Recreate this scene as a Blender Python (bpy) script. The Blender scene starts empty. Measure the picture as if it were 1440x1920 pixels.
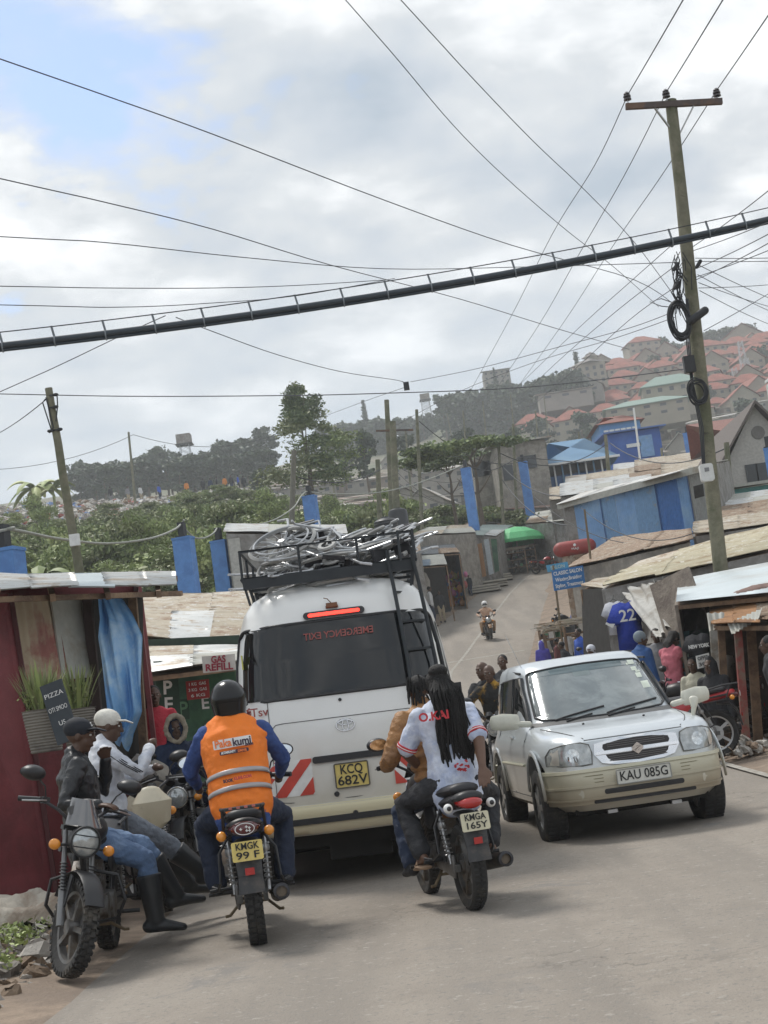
import bpy, bmesh, math, random
from mathutils import Vector, Matrix, Euler, noise
V = Vector
PI = math.pi
R = math.radians
sc = bpy.context.scene
COL = sc.collection
rnd = random.Random(7)

# ---------------------------------------------------------------- camera
CAM_H, FPX, ROLL, PITCH = 1.4, 2900.0, R(8), math.atan(377 / 2900)
_f = V((0, math.cos(PITCH), math.sin(PITCH)))
_r0 = V((1, 0, 0))
_u0 = V((0, -math.sin(PITCH), math.cos(PITCH)))
CR = _r0 * math.cos(ROLL) - _u0 * math.sin(ROLL)
CU = _u0 * math.cos(ROLL) + _r0 * math.sin(ROLL)
cam_data = bpy.data.cameras.new('camera')
cam = bpy.data.objects.new('camera', cam_data)
COL.objects.link(cam)
m3 = Matrix((CR, CU, -_f)).transposed()
cam.matrix_world = Matrix.Translation((0, 0, CAM_H)) @ m3.to_4x4()
cam_data.sensor_fit = 'VERTICAL'
cam_data.sensor_height = 36
cam_data.sensor_width = 27
cam_data.lens = FPX / 1920 * 36
cam_data.clip_start = 0.1
cam_data.clip_end = 9000
sc.camera = cam
sc.view_settings.view_transform = 'Standard'
sc.view_settings.look = 'None'
sc.view_settings.exposure = 0.70
sc.view_settings.gamma = 1.0

# ---------------------------------------------------------------- sky and sun
SUN_EL, SUN_AZ = R(58), R(-35)
world = bpy.data.worlds.new('World')
sc.world = world
world.use_nodes = True
nt = world.node_tree
for n in list(nt.nodes): nt.nodes.remove(n)
def wn(t, **k):
    n = nt.nodes.new(t)
    for a, b in k.items(): setattr(n, a, b)
    return n
def wl(a, b): nt.links.new(a, b)
def wmath(op, a, b=None, clamp=False):
    n = wn('ShaderNodeMath', operation=op, use_clamp=clamp)
    for i, q in enumerate((a, b)):
        if q is None: continue
        if hasattr(q, 'node'): wl(q, n.inputs[i])
        else: n.inputs[i].default_value = q
    return n.outputs[0]
def wramp(inp, stops):
    n = wn('ShaderNodeValToRGB')
    e = n.color_ramp.elements
    while len(e) < len(stops): e.new(0.5)
    for q, (p, c) in zip(e, stops):
        q.position = p
        q.color = tuple(c) + (1,) if not isinstance(c, (int, float)) else (c, c, c, 1)
    wl(inp, n.inputs[0])
    return n.outputs[0]
sky = wn('ShaderNodeTexSky', sky_type='NISHITA', sun_disc=False)
sky.sun_elevation = SUN_EL; sky.sun_rotation = SUN_AZ
sky.altitude = 1600; sky.air_density = 1.0; sky.dust_density = 2.0
bg1 = wn('ShaderNodeBackground'); bg1.inputs[1].default_value = 0.13
wl(sky.outputs[0], bg1.inputs[0])
tc = wn('ShaderNodeTexCoord')
sep = wn('ShaderNodeSeparateXYZ'); wl(tc.outputs['Generated'], sep.inputs[0])
zz = wmath('ADD', wmath('MAXIMUM', sep.outputs[2], 0.0), 0.22)
cx_ = wmath('DIVIDE', sep.outputs[0], zz); cy_ = wmath('DIVIDE', sep.outputs[1], zz)
comb = wn('ShaderNodeCombineXYZ'); wl(cx_, comb.inputs[0]); wl(cy_, comb.inputs[1])
def wnoise(vec, scale, detail, rough=0.55, dist=0.0, off=(0, 0, 0), stretch=(1, 1, 1)):
    mp = wn('ShaderNodeMapping'); mp.inputs[1].default_value = off; mp.inputs[3].default_value = stretch
    wl(vec, mp.inputs[0])
    n = wn('ShaderNodeTexNoise'); n.inputs['Scale'].default_value = scale
    n.inputs['Detail'].default_value = detail; n.inputs['Roughness'].default_value = rough
    n.inputs['Distortion'].default_value = dist
    wl(mp.outputs[0], n.inputs['Vector'])
    return n.outputs[0]
big = wnoise(comb.outputs[0], 2.1, 9, 0.55, 0.0, (3.1, 1.7, 0))
mid = wnoise(comb.outputs[0], 5.2, 10, 0.55, 0.12, (9.4, 2.2, 0))
# open blue gap of the sky, up and to the left
def patch_dir(d, r0_, r1_):
    vd = wn('ShaderNodeVectorMath', operation='DISTANCE'); wl(tc.outputs['Generated'], vd.inputs[0])
    vd.inputs[1].default_value = V(d).normalized()
    mr = wn('ShaderNodeMapRange'); mr.inputs[1].default_value = r1_; mr.inputs[2].default_value = r0_
    wl(wmath('ADD', vd.outputs['Value'], wmath('MULTIPLY', wmath('SUBTRACT', mid, 0.5), 0.42)), mr.inputs[0])
    return mr.outputs[0]
gapA = patch_dir((-0.165, 1, 0.465), 0.02, 0.15)
gapB = patch_dir((-0.26, 1, 0.36), 0.0, 0.08)
gap = wmath('MAXIMUM', gapA, gapB)
low = wn('ShaderNodeMapRange'); low.inputs[1].default_value = 0.30; low.inputs[2].default_value = 0.14
wl(sep.outputs[2], low.inputs[0])
cover = wramp(wmath('SUBTRACT', wmath('ADD', big, 0.42), wmath('MULTIPLY', gap, 0.62)), [(0.30, 0.0), (0.62, 1.0)])
shade = wramp(wmath('ADD', wmath('MULTIPLY', mid, 0.55), wmath('MULTIPLY', big, 0.5)),
              [(0.38, (0.29, 0.345, 0.41)), (0.46, (0.385, 0.425, 0.475)), (0.54, (0.48, 0.505, 0.53)), (0.645, (0.76, 0.77, 0.78))])
mixc = wn('ShaderNodeMix', data_type='RGBA')
wl(wmath('MULTIPLY', low.outputs[0], 0.75), mixc.inputs[0]); wl(shade, mixc.inputs[6]); mixc.inputs[7].default_value = (0.43, 0.485, 0.55, 1)
bg2 = wn('ShaderNodeBackground'); bg2.inputs[1].default_value = 0.98
wl(mixc.outputs[2], bg2.inputs[0])
ms = wn('ShaderNodeMixShader'); wl(cover, ms.inputs[0]); wl(bg1.outputs[0], ms.inputs[1]); wl(bg2.outputs[0], ms.inputs[2])
wo = wn('ShaderNodeOutputWorld'); wl(ms.outputs[0], wo.inputs[0])
sd = bpy.data.lights.new('sun', 'SUN'); sd.energy = 1.8; sd.angle = R(13); sd.color = (1, 0.96, 0.9)
sun = bpy.data.objects.new('sun', sd); COL.objects.link(sun)
sun.rotation_euler = V((math.sin(SUN_AZ) * math.cos(SUN_EL), math.cos(SUN_AZ) * math.cos(SUN_EL), math.sin(SUN_EL))).to_track_quat('Z', 'Y').to_euler()

# ---------------------------------------------------------------- placing
def at(px, py, y):
    """world point on the sight line of a photograph pixel at distance y up the road"""
    d = _f + CR * ((px - 720) / FPX) - CU * ((py - 960) / FPX)
    return V((d.x / d.y * y, y, CAM_H + d.z / d.y * y))
def lerp(a, b, t): return a + (b - a) * t
def interp(tab, x):
    if x <= tab[0][0]: return tab[0][1]
    for (x0, y0), (x1, y1) in zip(tab, tab[1:]):
        if x <= x1:
            t = (x - x0) / (x1 - x0)
            return lerp(y0, y1, t)
    return tab[-1][1]
def zr(y):
    if y < 8: return 0.0
    if y < 85: return .00115 * (y - 8) ** 2
    return .00115 * 77 ** 2 + .1771 * (y - 85)
XC = [(-60, .85), (14, .85), (30, .9), (45, 1.0), (55, 1.5), (67, 3.1), (78, 4.75), (86, 6.2), (92, 7.5), (98, 9.2), (105, 12.5), (112, 18), (125, 26)]
HW = [(-60, 3.4), (14, 3.4), (45, 3.1), (67, 2.8), (78, 2.65), (92, 2.15), (100, 2.2), (125, 2.4)]
def xc(y): return interp(XC, y)
def hw(y): return interp(HW, y)
FAR = {-.30: [(100, 10), (125, 18), (150, 25), (180, 31.5), (200, 32), (300, 50), (450, 78), (600, 103), (700, 100)],
       -.10: [(100, 10), (125, 17), (150, 23.5), (180, 29.5), (220, 32), (300, 47), (450, 75), (600, 102), (700, 100)],
       .0: [(100, 9.5), (125, 14.5), (150, 19), (180, 24), (220, 30), (300, 45), (450, 76), (600, 108), (700, 106)],
       .10: [(100, 9.5), (125, 12.5), (150, 16.5), (200, 25), (300, 43), (400, 67), (480, 95), (540, 108), (700, 105)],
       .20: [(100, 10.5), (125, 13), (150, 17), (200, 26), (300, 44), (380, 64), (450, 88), (520, 106), (700, 105)],
       .32: [(100, 11.5), (125, 14.5), (150, 18.5), (200, 27), (300, 45), (380, 64), (450, 88), (520, 106), (700, 105)]}
FK = sorted(FAR)
def ground(x, y):
    base = zr(min(y, 100))
    if y > 100:
        a = max(FK[0], min(FK[-1], x / y))
        for k0, k1 in zip(FK, FK[1:]):
            if a <= k1:
                t = (a - k0) / (k1 - k0); t = t * t * (3 - 2 * t)
                base = lerp(interp(FAR[k0], y), interp(FAR[k1], y), t); break
        base += (noise.noise(V((x * .02, y * .02, 0)))) * 2.0 * min(1, (y - 100) / 60)
    off = abs(x - xc(y)) - hw(y)
    if off > 0:
        if y < 130: base += .10 * min(1, off / .8) * (1 if y < 100 else (130 - y) / 30)
        if y < 130 and x < 0: # the land banks up beyond the left shacks
            base += max(0, min(1, (off - 4) / 10)) * max(0, min(1, (y - 20) / 30)) * 2.2 * (1 if y < 100 else (130 - y) / 30)
        if y < 130 and x > 0:
            base += max(0, min(1, (off - 1) / 10)) * max(0, min(1, (y - 14) / 20)) * 1.5 * (1 if y < 100 else (130 - y) / 30)
    return base

# ---------------------------------------------------------------- materials
MATS = {}
def mat(name, col, rough=.7, metal=0, var=.12, scale=8, bump=0, bscale=40, col2=None, patch=.5, pscale=2.5, col3=None, p3=.62, coat=0, spec=.5, emit=None, estr=1, alpha=None, sub=0, dirt=None, speck=None, lane=None):
    if name in MATS: return MATS[name]
    m = bpy.data.materials.new(name); m.use_nodes = True
    N = m.node_tree.nodes; L = m.node_tree.links
    b = N['Principled BSDF']
    b.inputs['Roughness'].default_value = rough; b.inputs['Metallic'].default_value = metal
    b.inputs['Specular IOR Level'].default_value = spec
    if coat: b.inputs['Coat Weight'].default_value = coat; b.inputs['Coat Roughness'].default_value = .12
    tcn = N.new('ShaderNodeTexCoord')
    def nz(s, d=5, r=.6, dist=0):
        n = N.new('ShaderNodeTexNoise'); n.inputs['Scale'].default_value = s; n.inputs['Detail'].default_value = d
        n.inputs['Roughness'].default_value = r; n.inputs['Distortion'].default_value = dist
        L.new(tcn.outputs['Object'], n.inputs['Vector']); return n.outputs[0]
    def rgb(c): return tuple(c) + (1,)
    def mix(f, a, c):
        x = N.new('ShaderNodeMix'); x.data_type = 'RGBA'
        L.new(f, x.inputs[0])
        if hasattr(a, 'node'): L.new(a, x.inputs[6])
        else: x.inputs[6].default_value = rgb(a)
        x.inputs[7].default_value = rgb(c)
        return x.outputs[2]
    def thr(s, lo, hi):
        r_ = N.new('ShaderNodeMapRange'); r_.inputs[1].default_value = lo; r_.inputs[2].default_value = hi
        L.new(s, r_.inputs[0]); return r_.outputs[0]
    base = mix(thr(nz(scale), .3, .7), [c * (1 - var) for c in col], [min(1, c * (1 + var)) for c in col])
    if col2: base = mix(thr(nz(pscale, 8, .65, .4), patch - .04, patch + .10), base, col2)
    if col3: base = mix(thr(nz(pscale * 2.3, 8, .7, .8), p3 - .02, p3 + .06), base, col3)
    if lane:
        mp = N.new('ShaderNodeMapping'); mp.inputs[3].default_value = (1.6, .10, 1); L.new(tcn.outputs['Object'], mp.inputs[0])
        n_ = N.new('ShaderNodeTexNoise'); n_.inputs['Scale'].default_value = 1; n_.inputs['Detail'].default_value = 5; L.new(mp.outputs[0], n_.inputs['Vector'])
        base = mix(thr(n_.outputs[0], .44, .62), base, lane)
        vo = N.new('ShaderNodeTexVoronoi'); vo.feature = 'DISTANCE_TO_EDGE'; vo.inputs['Scale'].default_value = .55; dn = N.new('ShaderNodeTexNoise'); dn.inputs['Scale'].default_value = 2.5; dn.inputs['Detail'].default_value = 6; L.new(tcn.outputs['Object'], dn.inputs['Vector'])
        va = N.new('ShaderNodeVectorMath'); va.operation = 'MULTIPLY_ADD'; L.new(dn.outputs['Color'], va.inputs[0]); va.inputs[1].default_value = (1.6, 1.6, 0); L.new(tcn.outputs['Object'], va.inputs[2]); L.new(va.outputs[0], vo.inputs['Vector'])
        ck = N.new('ShaderNodeMath'); ck.operation = 'MULTIPLY'; L.new(thr(vo.outputs['Distance'], .010, .003), ck.inputs[0]); L.new(thr(nz(.35, 4), .50, .62), ck.inputs[1])
        base = mix(ck.outputs[0], base, [c * .55 for c in col])
    if speck: base = mix(thr(nz(speck[0], 3, .7), .56, .66), base, speck[1]); base = mix(thr(nz(speck[0] * .6, 3, .7, .3), .60, .68), base, speck[2])
    if dirt:
        sp = N.new('ShaderNodeSeparateXYZ'); L.new(tcn.outputs['Object'], sp.inputs[0])
        ad = N.new('ShaderNodeMath'); ad.operation = 'MULTIPLY_ADD'; L.new(nz(3, 6), ad.inputs[0]); ad.inputs[1].default_value = -dirt[2]; L.new(sp.outputs[2], ad.inputs[2])
        base = mix(thr(ad.outputs[0], dirt[1], dirt[0]), base, dirt[3])
    L.new(base, b.inputs['Base Color'])
    if bump:
        bn = N.new('ShaderNodeBump'); bn.inputs['Strength'].default_value = min(1, bump); bn.inputs['Distance'].default_value = .02 * max(1, bump)
        L.new(nz(bscale, 4), bn.inputs['Height']); L.new(bn.outputs[0], b.inputs['Normal'])
    if emit:
        b.inputs['Emission Color'].default_value = rgb(emit); b.inputs['Emission Strength'].default_value = estr
    if alpha is not None:
        b.inputs['Alpha'].default_value = alpha
    MATS[name] = m
    return m
def glassy(name, tint, mixf=.6, rough=.03):
    """tinted car glass: part mirror, part see-through"""
    if name in MATS: return MATS[name]
    m = bpy.data.materials.new(name); m.use_nodes = True
    N = m.node_tree.nodes; L = m.node_tree.links
    for n in list(N): N.remove(n)
    o = N.new('ShaderNodeOutputMaterial'); t = N.new('ShaderNodeBsdfTransparent'); t.inputs[0].default_value = tuple(tint) + (1,)
    g = N.new('ShaderNodeBsdfGlossy'); g.inputs['Roughness'].default_value = rough; g.inputs[0].default_value = (.9, .93, .95, 1)
    fr = N.new('ShaderNodeFresnel'); fr.inputs[0].default_value = 1.5
    ad = N.new('ShaderNodeMath'); ad.operation = 'MULTIPLY_ADD'; L.new(fr.outputs[0], ad.inputs[0]); ad.inputs[1].default_value = 1; ad.inputs[2].default_value = mixf * .2
    ad.use_clamp = True
    x = N.new('ShaderNodeMixShader'); L.new(ad.outputs[0], x.inputs[0]); L.new(t.outputs[0], x.inputs[1]); L.new(g.outputs[0], x.inputs[2])
    L.new(x.outputs[0], o.inputs[0]); MATS[name] = m
    return m

# ---------------------------------------------------------------- mesh helpers
class MB:
    def __init__(s): s.v = []; s.f = []; s.mi = []; s.m = 0
    def add(s, vs, fs):
        o = len(s.v); s.v += [V(q) for q in vs]
        for f in fs: s.f.append([o + i for i in f]); s.mi.append(s.m)
        return s
    def box(s, c, d, rot=None):
        M = Euler(rot).to_matrix() if rot else None
        vs = []
        for x in (-.5, .5):
            for y in (-.5, .5):
                for z in (-.5, .5):
                    p = V((x * d[0], y * d[1], z * d[2]))
                    if M: p = M @ p
                    vs.append(p + V(c))
        return s.add(vs, [(0, 1, 3, 2), (4, 6, 7, 5), (0, 4, 5, 1), (2, 3, 7, 6), (0, 2, 6, 4), (1, 5, 7, 3)])
    def bar(s, a, b, w, h=None, up=(0, 0, 1)):
        a, b = V(a), V(b); h = h or w; t = (b - a).normalized(); u = V(up)
        if abs(t.dot(u)) > .98: u = V((0, 1, 0))
        x = t.cross(u).normalized() * w / 2; z = x.cross(t).normalized() * h / 2
        vs = [p + i * x + j * z for p in (a, b) for i in (-1, 1) for j in (-1, 1)]
        return s.add(vs, [(0, 1, 3, 2), (4, 6, 7, 5), (0, 4, 5, 1), (2, 3, 7, 6), (0, 2, 6, 4), (1, 5, 7, 3)])
    def loft(s, pts, rr, side=(1, 0, 0), n=12, dome=True, closed=False):
        """elliptical tube through pts; rr = radii (along side, across)"""
        pts = [V(p) for p in pts]; k = len(pts)
        if not hasattr(rr, '__len__'): rr = [rr] * k
        rr = [(q, q) if not hasattr(q, '__len__') else q for q in rr]
        P = []; Q = []; T = []
        for i in range(k):
            if closed: t = pts[(i + 1) % k] - pts[i - 1]
            else: t = pts[min(k - 1, i + 1)] - pts[max(0, i - 1)]
            t = t.normalized() if t.length > 1e-9 else V((0, 0, 1))
            P.append(pts[i]); Q.append(rr[i]); T.append(t)
        if dome and not closed:
            h = []
            r_ = max(Q[0]); 
            for a in (80, 55, 28): h.append((P[0] - T[0] * min(Q[0]) * math.sin(R(a)), tuple(q * math.cos(R(a)) for q in Q[0]), T[0]))
            e = []
            for a in (28, 55, 80): e.append((P[-1] + T[-1] * min(Q[-1]) * math.sin(R(a)), tuple(q * math.cos(R(a)) for q in Q[-1]), T[-1]))
            P = [q[0] for q in h] + P + [q[0] for q in e]; Q = [q[1] for q in h] + Q + [q[1] for q in e]; T = [q[2] for q in h] + T + [q[2] for q in e]
        S = V(side); vs = []; prev = None
        for p, q, t in zip(P, Q, T):
            x = (prev if prev is not None else S); x = x - t * x.dot(t)
            if x.length < 1e-3: x = V((0, 1, 0)) - t * t.y
            if x.length < 1e-3: x = V((0, 0, 1))
            x.normalize(); prev = x if prev is None or True else prev
            y = t.cross(x)
            for j in range(n):
                a = 2 * PI * j / n
                vs.append(p + x * q[0] * math.cos(a) + y * q[1] * math.sin(a))
        fs = []; kk = len(P)
        for i in range(kk if closed else kk - 1):
            for j in range(n):
                a = i * n + j; b = i * n + (j + 1) % n; c = ((i + 1) % kk) * n
                fs.append((a, b, c + (j + 1) % n, c + j))
        if not closed:
            fs.append(tuple(range(n))[::-1]); fs.append(tuple((kk - 1) * n + j for j in range(n)))
        return s.add(vs, fs)
    def tube(s, pts, r, n=8, closed=False): return s.loft(pts, r, n=n, dome=False, closed=closed)
    def cyl(s, a, b, r0, r1=None, n=16): return s.loft([a, b], [r0, r1 if r1 is not None else r0], n=n, dome=False)
    def ball(s, c, r, n=14, m=8, rot=None):
        if not hasattr(r, '__len__'): r = (r, r, r)
        M = Euler(rot).to_matrix() if rot else None
        vs = []
        for i in range(m + 1):
            t = PI * i / m
            for j in range(n):
                a = 2 * PI * j / n
                p = V((r[0] * math.sin(t) * math.cos(a), r[1] * math.sin(t) * math.sin(a), r[2] * math.cos(t)))
                if M: p = M @ p
                vs.append(p + V(c))
        fs = [(i * n + j, (i + 1) * n + j, (i + 1) * n + (j + 1) % n, i * n + (j + 1) % n) for i in range(m) for j in range(n)]
        return s.add(vs, fs)
    def grid(s, fn, nu, nv, thick=None):
        vs = [V(fn(i / nu, j / nv)) for i in range(nu + 1) for j in range(nv + 1)]
        fs = [(i * (nv + 1) + j, (i + 1) * (nv + 1) + j, (i + 1) * (nv + 1) + j + 1, i * (nv + 1) + j + 1) for i in range(nu) for j in range(nv)]
        if thick:
            t = V(thick); o = len(vs); vs2 = [p + t for p in vs]
            fs2 = [tuple(o + q for q in f[::-1]) for f in fs]
            ed = [i * (nv + 1) for i in range(nu + 1)] + [nu * (nv + 1) + j for j in range(1, nv + 1)] + [i * (nv + 1) + nv for i in range(nu - 1, -1, -1)] + [j for j in range(nv - 1, 0, -1)]
            ring = [(ed[i], ed[(i + 1) % len(ed)], o + ed[(i + 1) % len(ed)], o + ed[i]) for i in range(len(ed))]
            vs += vs2; fs += fs2 + ring
        return s.add(vs, fs)
    def prism(s, pts, ext):
        """closed polygon pts extruded by vector ext"""
        n = len(pts); e = V(ext); vs = [V(p) for p in pts] + [V(p) + e for p in pts]
        return s.add(vs, [tuple(range(n))[::-1], tuple(range(n, 2 * n))] + [(i, (i + 1) % n, n + (i + 1) % n, n + i) for i in range(n)])
    def lathe(s, prof, c=(0, 0, 0), axis='z', n=24):
        vs = []; c = V(c)
        for r_, h in prof:
            for j in range(n):
                a = 2 * PI * j / n; p, q = r_ * math.cos(a), r_ * math.sin(a)
                vs.append(c + (V((p, q, h)) if axis == 'z' else V((h, p, q)) if axis == 'x' else V((p, h, q))))
        k = len(prof)
        return s.add(vs, [(i * n + j, i * n + (j + 1) % n, (i + 1) * n + (j + 1) % n, (i + 1) * n + j) for i in range(k - 1) for j in range(n)])
    def build(s, name, mats, parent=None, smooth=True, angle=40, fixn=True):
        me = bpy.data.meshes.new(name); me.from_pydata([tuple(q) for q in s.v], [], s.f)
        if not isinstance(mats, (list, tuple)): mats = [mats]
        for m in mats: me.materials.append(m)
        me.polygons.foreach_set('material_index', s.mi)
        if fixn and len(s.f) < 60000:
            bm = bmesh.new(); bm.from_mesh(me); bmesh.ops.recalc_face_normals(bm, faces=bm.faces); bm.to_mesh(me); bm.free()
        if smooth:
            me.polygons.foreach_set('use_smooth', [True] * len(me.polygons)); me.set_sharp_from_angle(angle=R(angle))
        me.update()
        o = bpy.data.objects.new(name, me); COL.objects.link(o)
        if parent: o.parent = parent
        return o
def tag(o, label, cat, group=None, kind=None):
    if label: o['label'] = label
    if cat: o['category'] = cat
    if group: o['group'] = group
    if kind: o['kind'] = kind
    return o
def thing(name, label, cat, loc=(0, 0, 0), rotz=0, group=None):
    o = bpy.data.objects.new(name, None); COL.objects.link(o); o.empty_display_size = .2
    o.location = loc; o.rotation_euler = (0, 0, rotz)
    return tag(o, label, cat, group)
def structure(o): o['kind'] = 'structure'; return o
def dup(root, loc, rotz=None, label=None, scale=None, parent=None):
    r = root.copy(); COL.objects.link(r)
    if parent: r.parent = parent
    if loc is not None: r.location = loc
    if rotz is not None: r.rotation_euler = (0, 0, rotz)
    if label: r['label'] = label
    if scale: r.scale = (scale,) * 3 if not hasattr(scale, '__len__') else scale
    for ch in list(root.children): dup(ch, None, parent=r)
    return r
def text(s, size, m, parent, loc, rot=(PI / 2, 0, 0), bold=.0, ext=.003, name='lettering', mirror=False, align='CENTER', width=None, spacing=1.0):
    cu = bpy.data.curves.new(name, 'FONT'); cu.body = s; cu.size = size; cu.extrude = ext; cu.offset = bold
    cu.align_x = align; cu.align_y = 'CENTER'; cu.space_character = spacing; cu.resolution_u = 3
    t = bpy.data.objects.new(name, cu); COL.objects.link(t)
    dg = bpy.context.evaluated_depsgraph_get(); dg.update()
    me = bpy.data.meshes.new_from_object(t.evaluated_get(dg)); bpy.data.objects.remove(t); bpy.data.curves.remove(cu)
    if width:
        xs = [v.co.x for v in me.vertices]; k = width / max(.001, max(xs) - min(xs))
        for v in me.vertices: v.co.x *= k
    if mirror:
        for v in me.vertices: v.co.x *= -1
        me.flip_normals()
    me.materials.clear(); me.materials.append(m); me.name = name
    o = bpy.data.objects.new(name, me); COL.objects.link(o); o.parent = parent; o.location = loc; o.rotation_euler = rot
    return o
def rrect(w, h, r, n=5, cx=0, cy=0):
    """rounded rectangle outline, list of (u, v)"""
    out = []
    for (sx, sy, a0) in ((1, 1, 0), (-1, 1, 90), (-1, -1, 180), (1, -1, 270)):
        for i in range(n + 1):
            a = R(a0 + 90 * i / n)
            out.append((cx + sx * (w / 2 - r) + r * math.cos(a), cy + sy * (h / 2 - r) + r * math.sin(a)))
    return out
def patch(mb, outline, surf, off=.004, rings=6, depth=None):
    """polygon outline (u,v) laid on surf(u,v)->point with outward normal offset in -y"""
    dn = []
    for a, b in zip(outline, outline[1:] + outline[:1]):
        k = max(1, int(math.hypot(b[0] - a[0], b[1] - a[1]) / .06)); dn += [(lerp(a[0], b[0], i / k), lerp(a[1], b[1], i / k)) for i in range(k)]
    outline = dn
    cu = sum(p[0] for p in outline) / len(outline); cv = sum(p[1] for p in outline) / len(outline); n = len(outline)
    vs = []
    for k in range(1, rings + 1):
        for u, v in outline:
            q = V(surf(cu + (u - cu) * k / rings, cv + (v - cv) * k / rings)); q.y -= off; vs.append(q)
    c = V(surf(cu, cv)); c.y -= off; vs.append(c); ci = len(vs) - 1
    fs = [(ci, j, (j + 1) % n) for j in range(n)]
    for k in range(rings - 1):
        fs += [(k * n + j, (k + 1) * n + j, (k + 1) * n + (j + 1) % n, k * n + (j + 1) % n) for j in range(n)]
    # rim going back into the surface
    o = len(vs)
    for u, v in outline:
        q = V(surf(u, v)); q.y += .01 if depth is None else depth; vs.append(q)
    fs += [((rings - 1) * n + j, o + j, o + (j + 1) % n, (rings - 1) * n + (j + 1) % n) for j in range(n)]
    mb.add(vs, fs)
def remesh(o, vox, smooth=2, folds=0, fscale=.12):
    m = o.modifiers.new('remesh', 'REMESH'); m.mode = 'VOXEL'; m.voxel_size = vox; m.use_smooth_shade = True
    if smooth:
        s_ = o.modifiers.new('smooth', 'SMOOTH'); s_.factor = .5; s_.iterations = smooth
    if folds:
        key = 'folds%.2f' % fscale
        tx = bpy.data.textures.get(key)
        if not tx:
            tx = bpy.data.textures.new(key, 'CLOUDS'); tx.noise_scale = fscale; tx.noise_depth = 2
        d = o.modifiers.new('folds', 'DISPLACE'); d.texture = tx; d.strength = folds; d.mid_level = .5; d.texture_coords = 'LOCAL'
    return o
# ---------------------------------------------------------------- shared materials
ASPH = mat('asphalt', (.278, .243, .205), .9, var=.10, scale=3, bump=.6, bscale=60, col2=(.30, .265, .225), patch=.52, pscale=.45, col3=(.215, .20, .185), p3=.60, speck=(26, (.205, .188, .168), (.33, .30, .262)), lane=(.235, .208, .178))
DIRT = mat('dirt', (.26, .20, .15), .95, var=.25, scale=6, bump=1, bscale=25, col2=(.20, .155, .12), pscale=1.2)
SCRUB = mat('scrub_soil', (.13, .12, .07), .95, var=.3, scale=.6, bump=1, bscale=4, col2=(.17, .14, .10), pscale=.15)
FARG = mat('far_slope_soil', (.16, .14, .10), .95, var=.25, scale=.1, col2=(.09, .11, .06), pscale=.03, patch=.5)
DUMP = mat('rubbish_ground', (.36, .31, .26), .95, var=.35, scale=1.5, bump=2, bscale=3, col2=(.17, .15, .10), pscale=.35, patch=.52, col3=(.52, .50, .48), p3=.56)
PAINTW = mat('faded_road_paint', (.37, .35, .31), .9, var=.1, scale=10, col2=(.26, .235, .20), pscale=6, patch=.50)
def sm(c, **k): return c
RUST = mat('rusty_iron_sheet', (.36, .29, .21), .62, metal=.25, var=.2, scale=4, col2=(.19, .105, .06), pscale=1.1, patch=.53, col3=(.46, .43, .38), p3=.55)
TAN = mat('weathered_iron_sheet', (.42, .365, .28), .6, metal=.15, var=.15, scale=3, col2=(.24, .155, .095), pscale=1.5, patch=.53, col3=(.52, .50, .46), p3=.56)
GALV = mat('galvanised_iron_sheet', (.52, .53, .52), .45, metal=.45, var=.12, scale=2, col2=(.33, .26, .19), pscale=1.9, patch=.56)
BROWNR = mat('brown_rust_sheet', (.27, .19, .13), .75, metal=.1, var=.25, scale=7, col2=(.38, .33, .26), pscale=2.4, patch=.54, col3=(.14, .08, .05), p3=.57)
PALER = mat('pale_blue_sheet', (.58, .64, .66), .4, metal=.35, var=.06, scale=2, col2=(.52, .54, .53), pscale=.5)
MUD = mat('mud_plaster', (.24, .205, .17), .95, var=.2, scale=6, bump=1, bscale=14, col2=(.16, .13, .11), pscale=2)
STONE = mat('stone_block', (.30, .275, .24), .9, var=.22, scale=5, bump=.8, bscale=9, col2=(.20, .185, .165), pscale=1.3)
GREYW = mat('grey_board', (.26, .25, .235), .85, var=.2, scale=7, bump=.5, bscale=20, col2=(.17, .155, .14), pscale=2)
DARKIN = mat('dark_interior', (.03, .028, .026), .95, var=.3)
WOODG = mat('grey_pole_timber', (.19, .18, .125), .85, var=.25, scale=5, bump=.8, bscale=30, col2=(.12, .125, .075), pscale=1.5, col3=(.06, .05, .04), p3=.63)
WOODB = mat('brown_timber', (.24, .16, .10), .85, var=.25, scale=9, bump=.6, bscale=30, col2=(.14, .09, .06), pscale=3)
BLUEP = mat('blue_painted_concrete', (.11, .26, .58), .7, var=.12, scale=4, col2=(.09, .21, .50), pscale=2.5, bump=.2, bscale=20)
BLUES = mat('blue_painted_sheet', (.18, .33, .56), .6, metal=.05, var=.15, scale=3, col2=(.25, .40, .58), pscale=1.1, patch=.52, col3=(.30, .34, .36), p3=.64)
DBLUE = mat('deep_blue_sheet', (.03, .10, .36), .6, var=.15, scale=1, col2=(.05, .14, .42), pscale=.4)
TEALR = mat('faded_blue_roof', (.10, .22, .36), .6, var=.12, scale=.6, col2=(.14, .27, .40), pscale=.3)
CABLE = mat('black_cable', (.025, .027, .032), .6, var=.1)
BLACK = mat('black_plastic', (.018, .018, .02), .45, var=.2, scale=6)
STEELD = mat('dark_steel', (.05, .05, .055), .5, metal=.6, var=.2)
STEEL = mat('worn_steel', (.42, .42, .42), .35, metal=.85, var=.15, col2=(.2, .17, .14), pscale=8, patch=.6)
CHROME = mat('chrome', (.75, .76, .78), .12, metal=1, var=.03)
WHITE = mat('white_paint', (.74, .74, .72), .5, var=.04)
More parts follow.
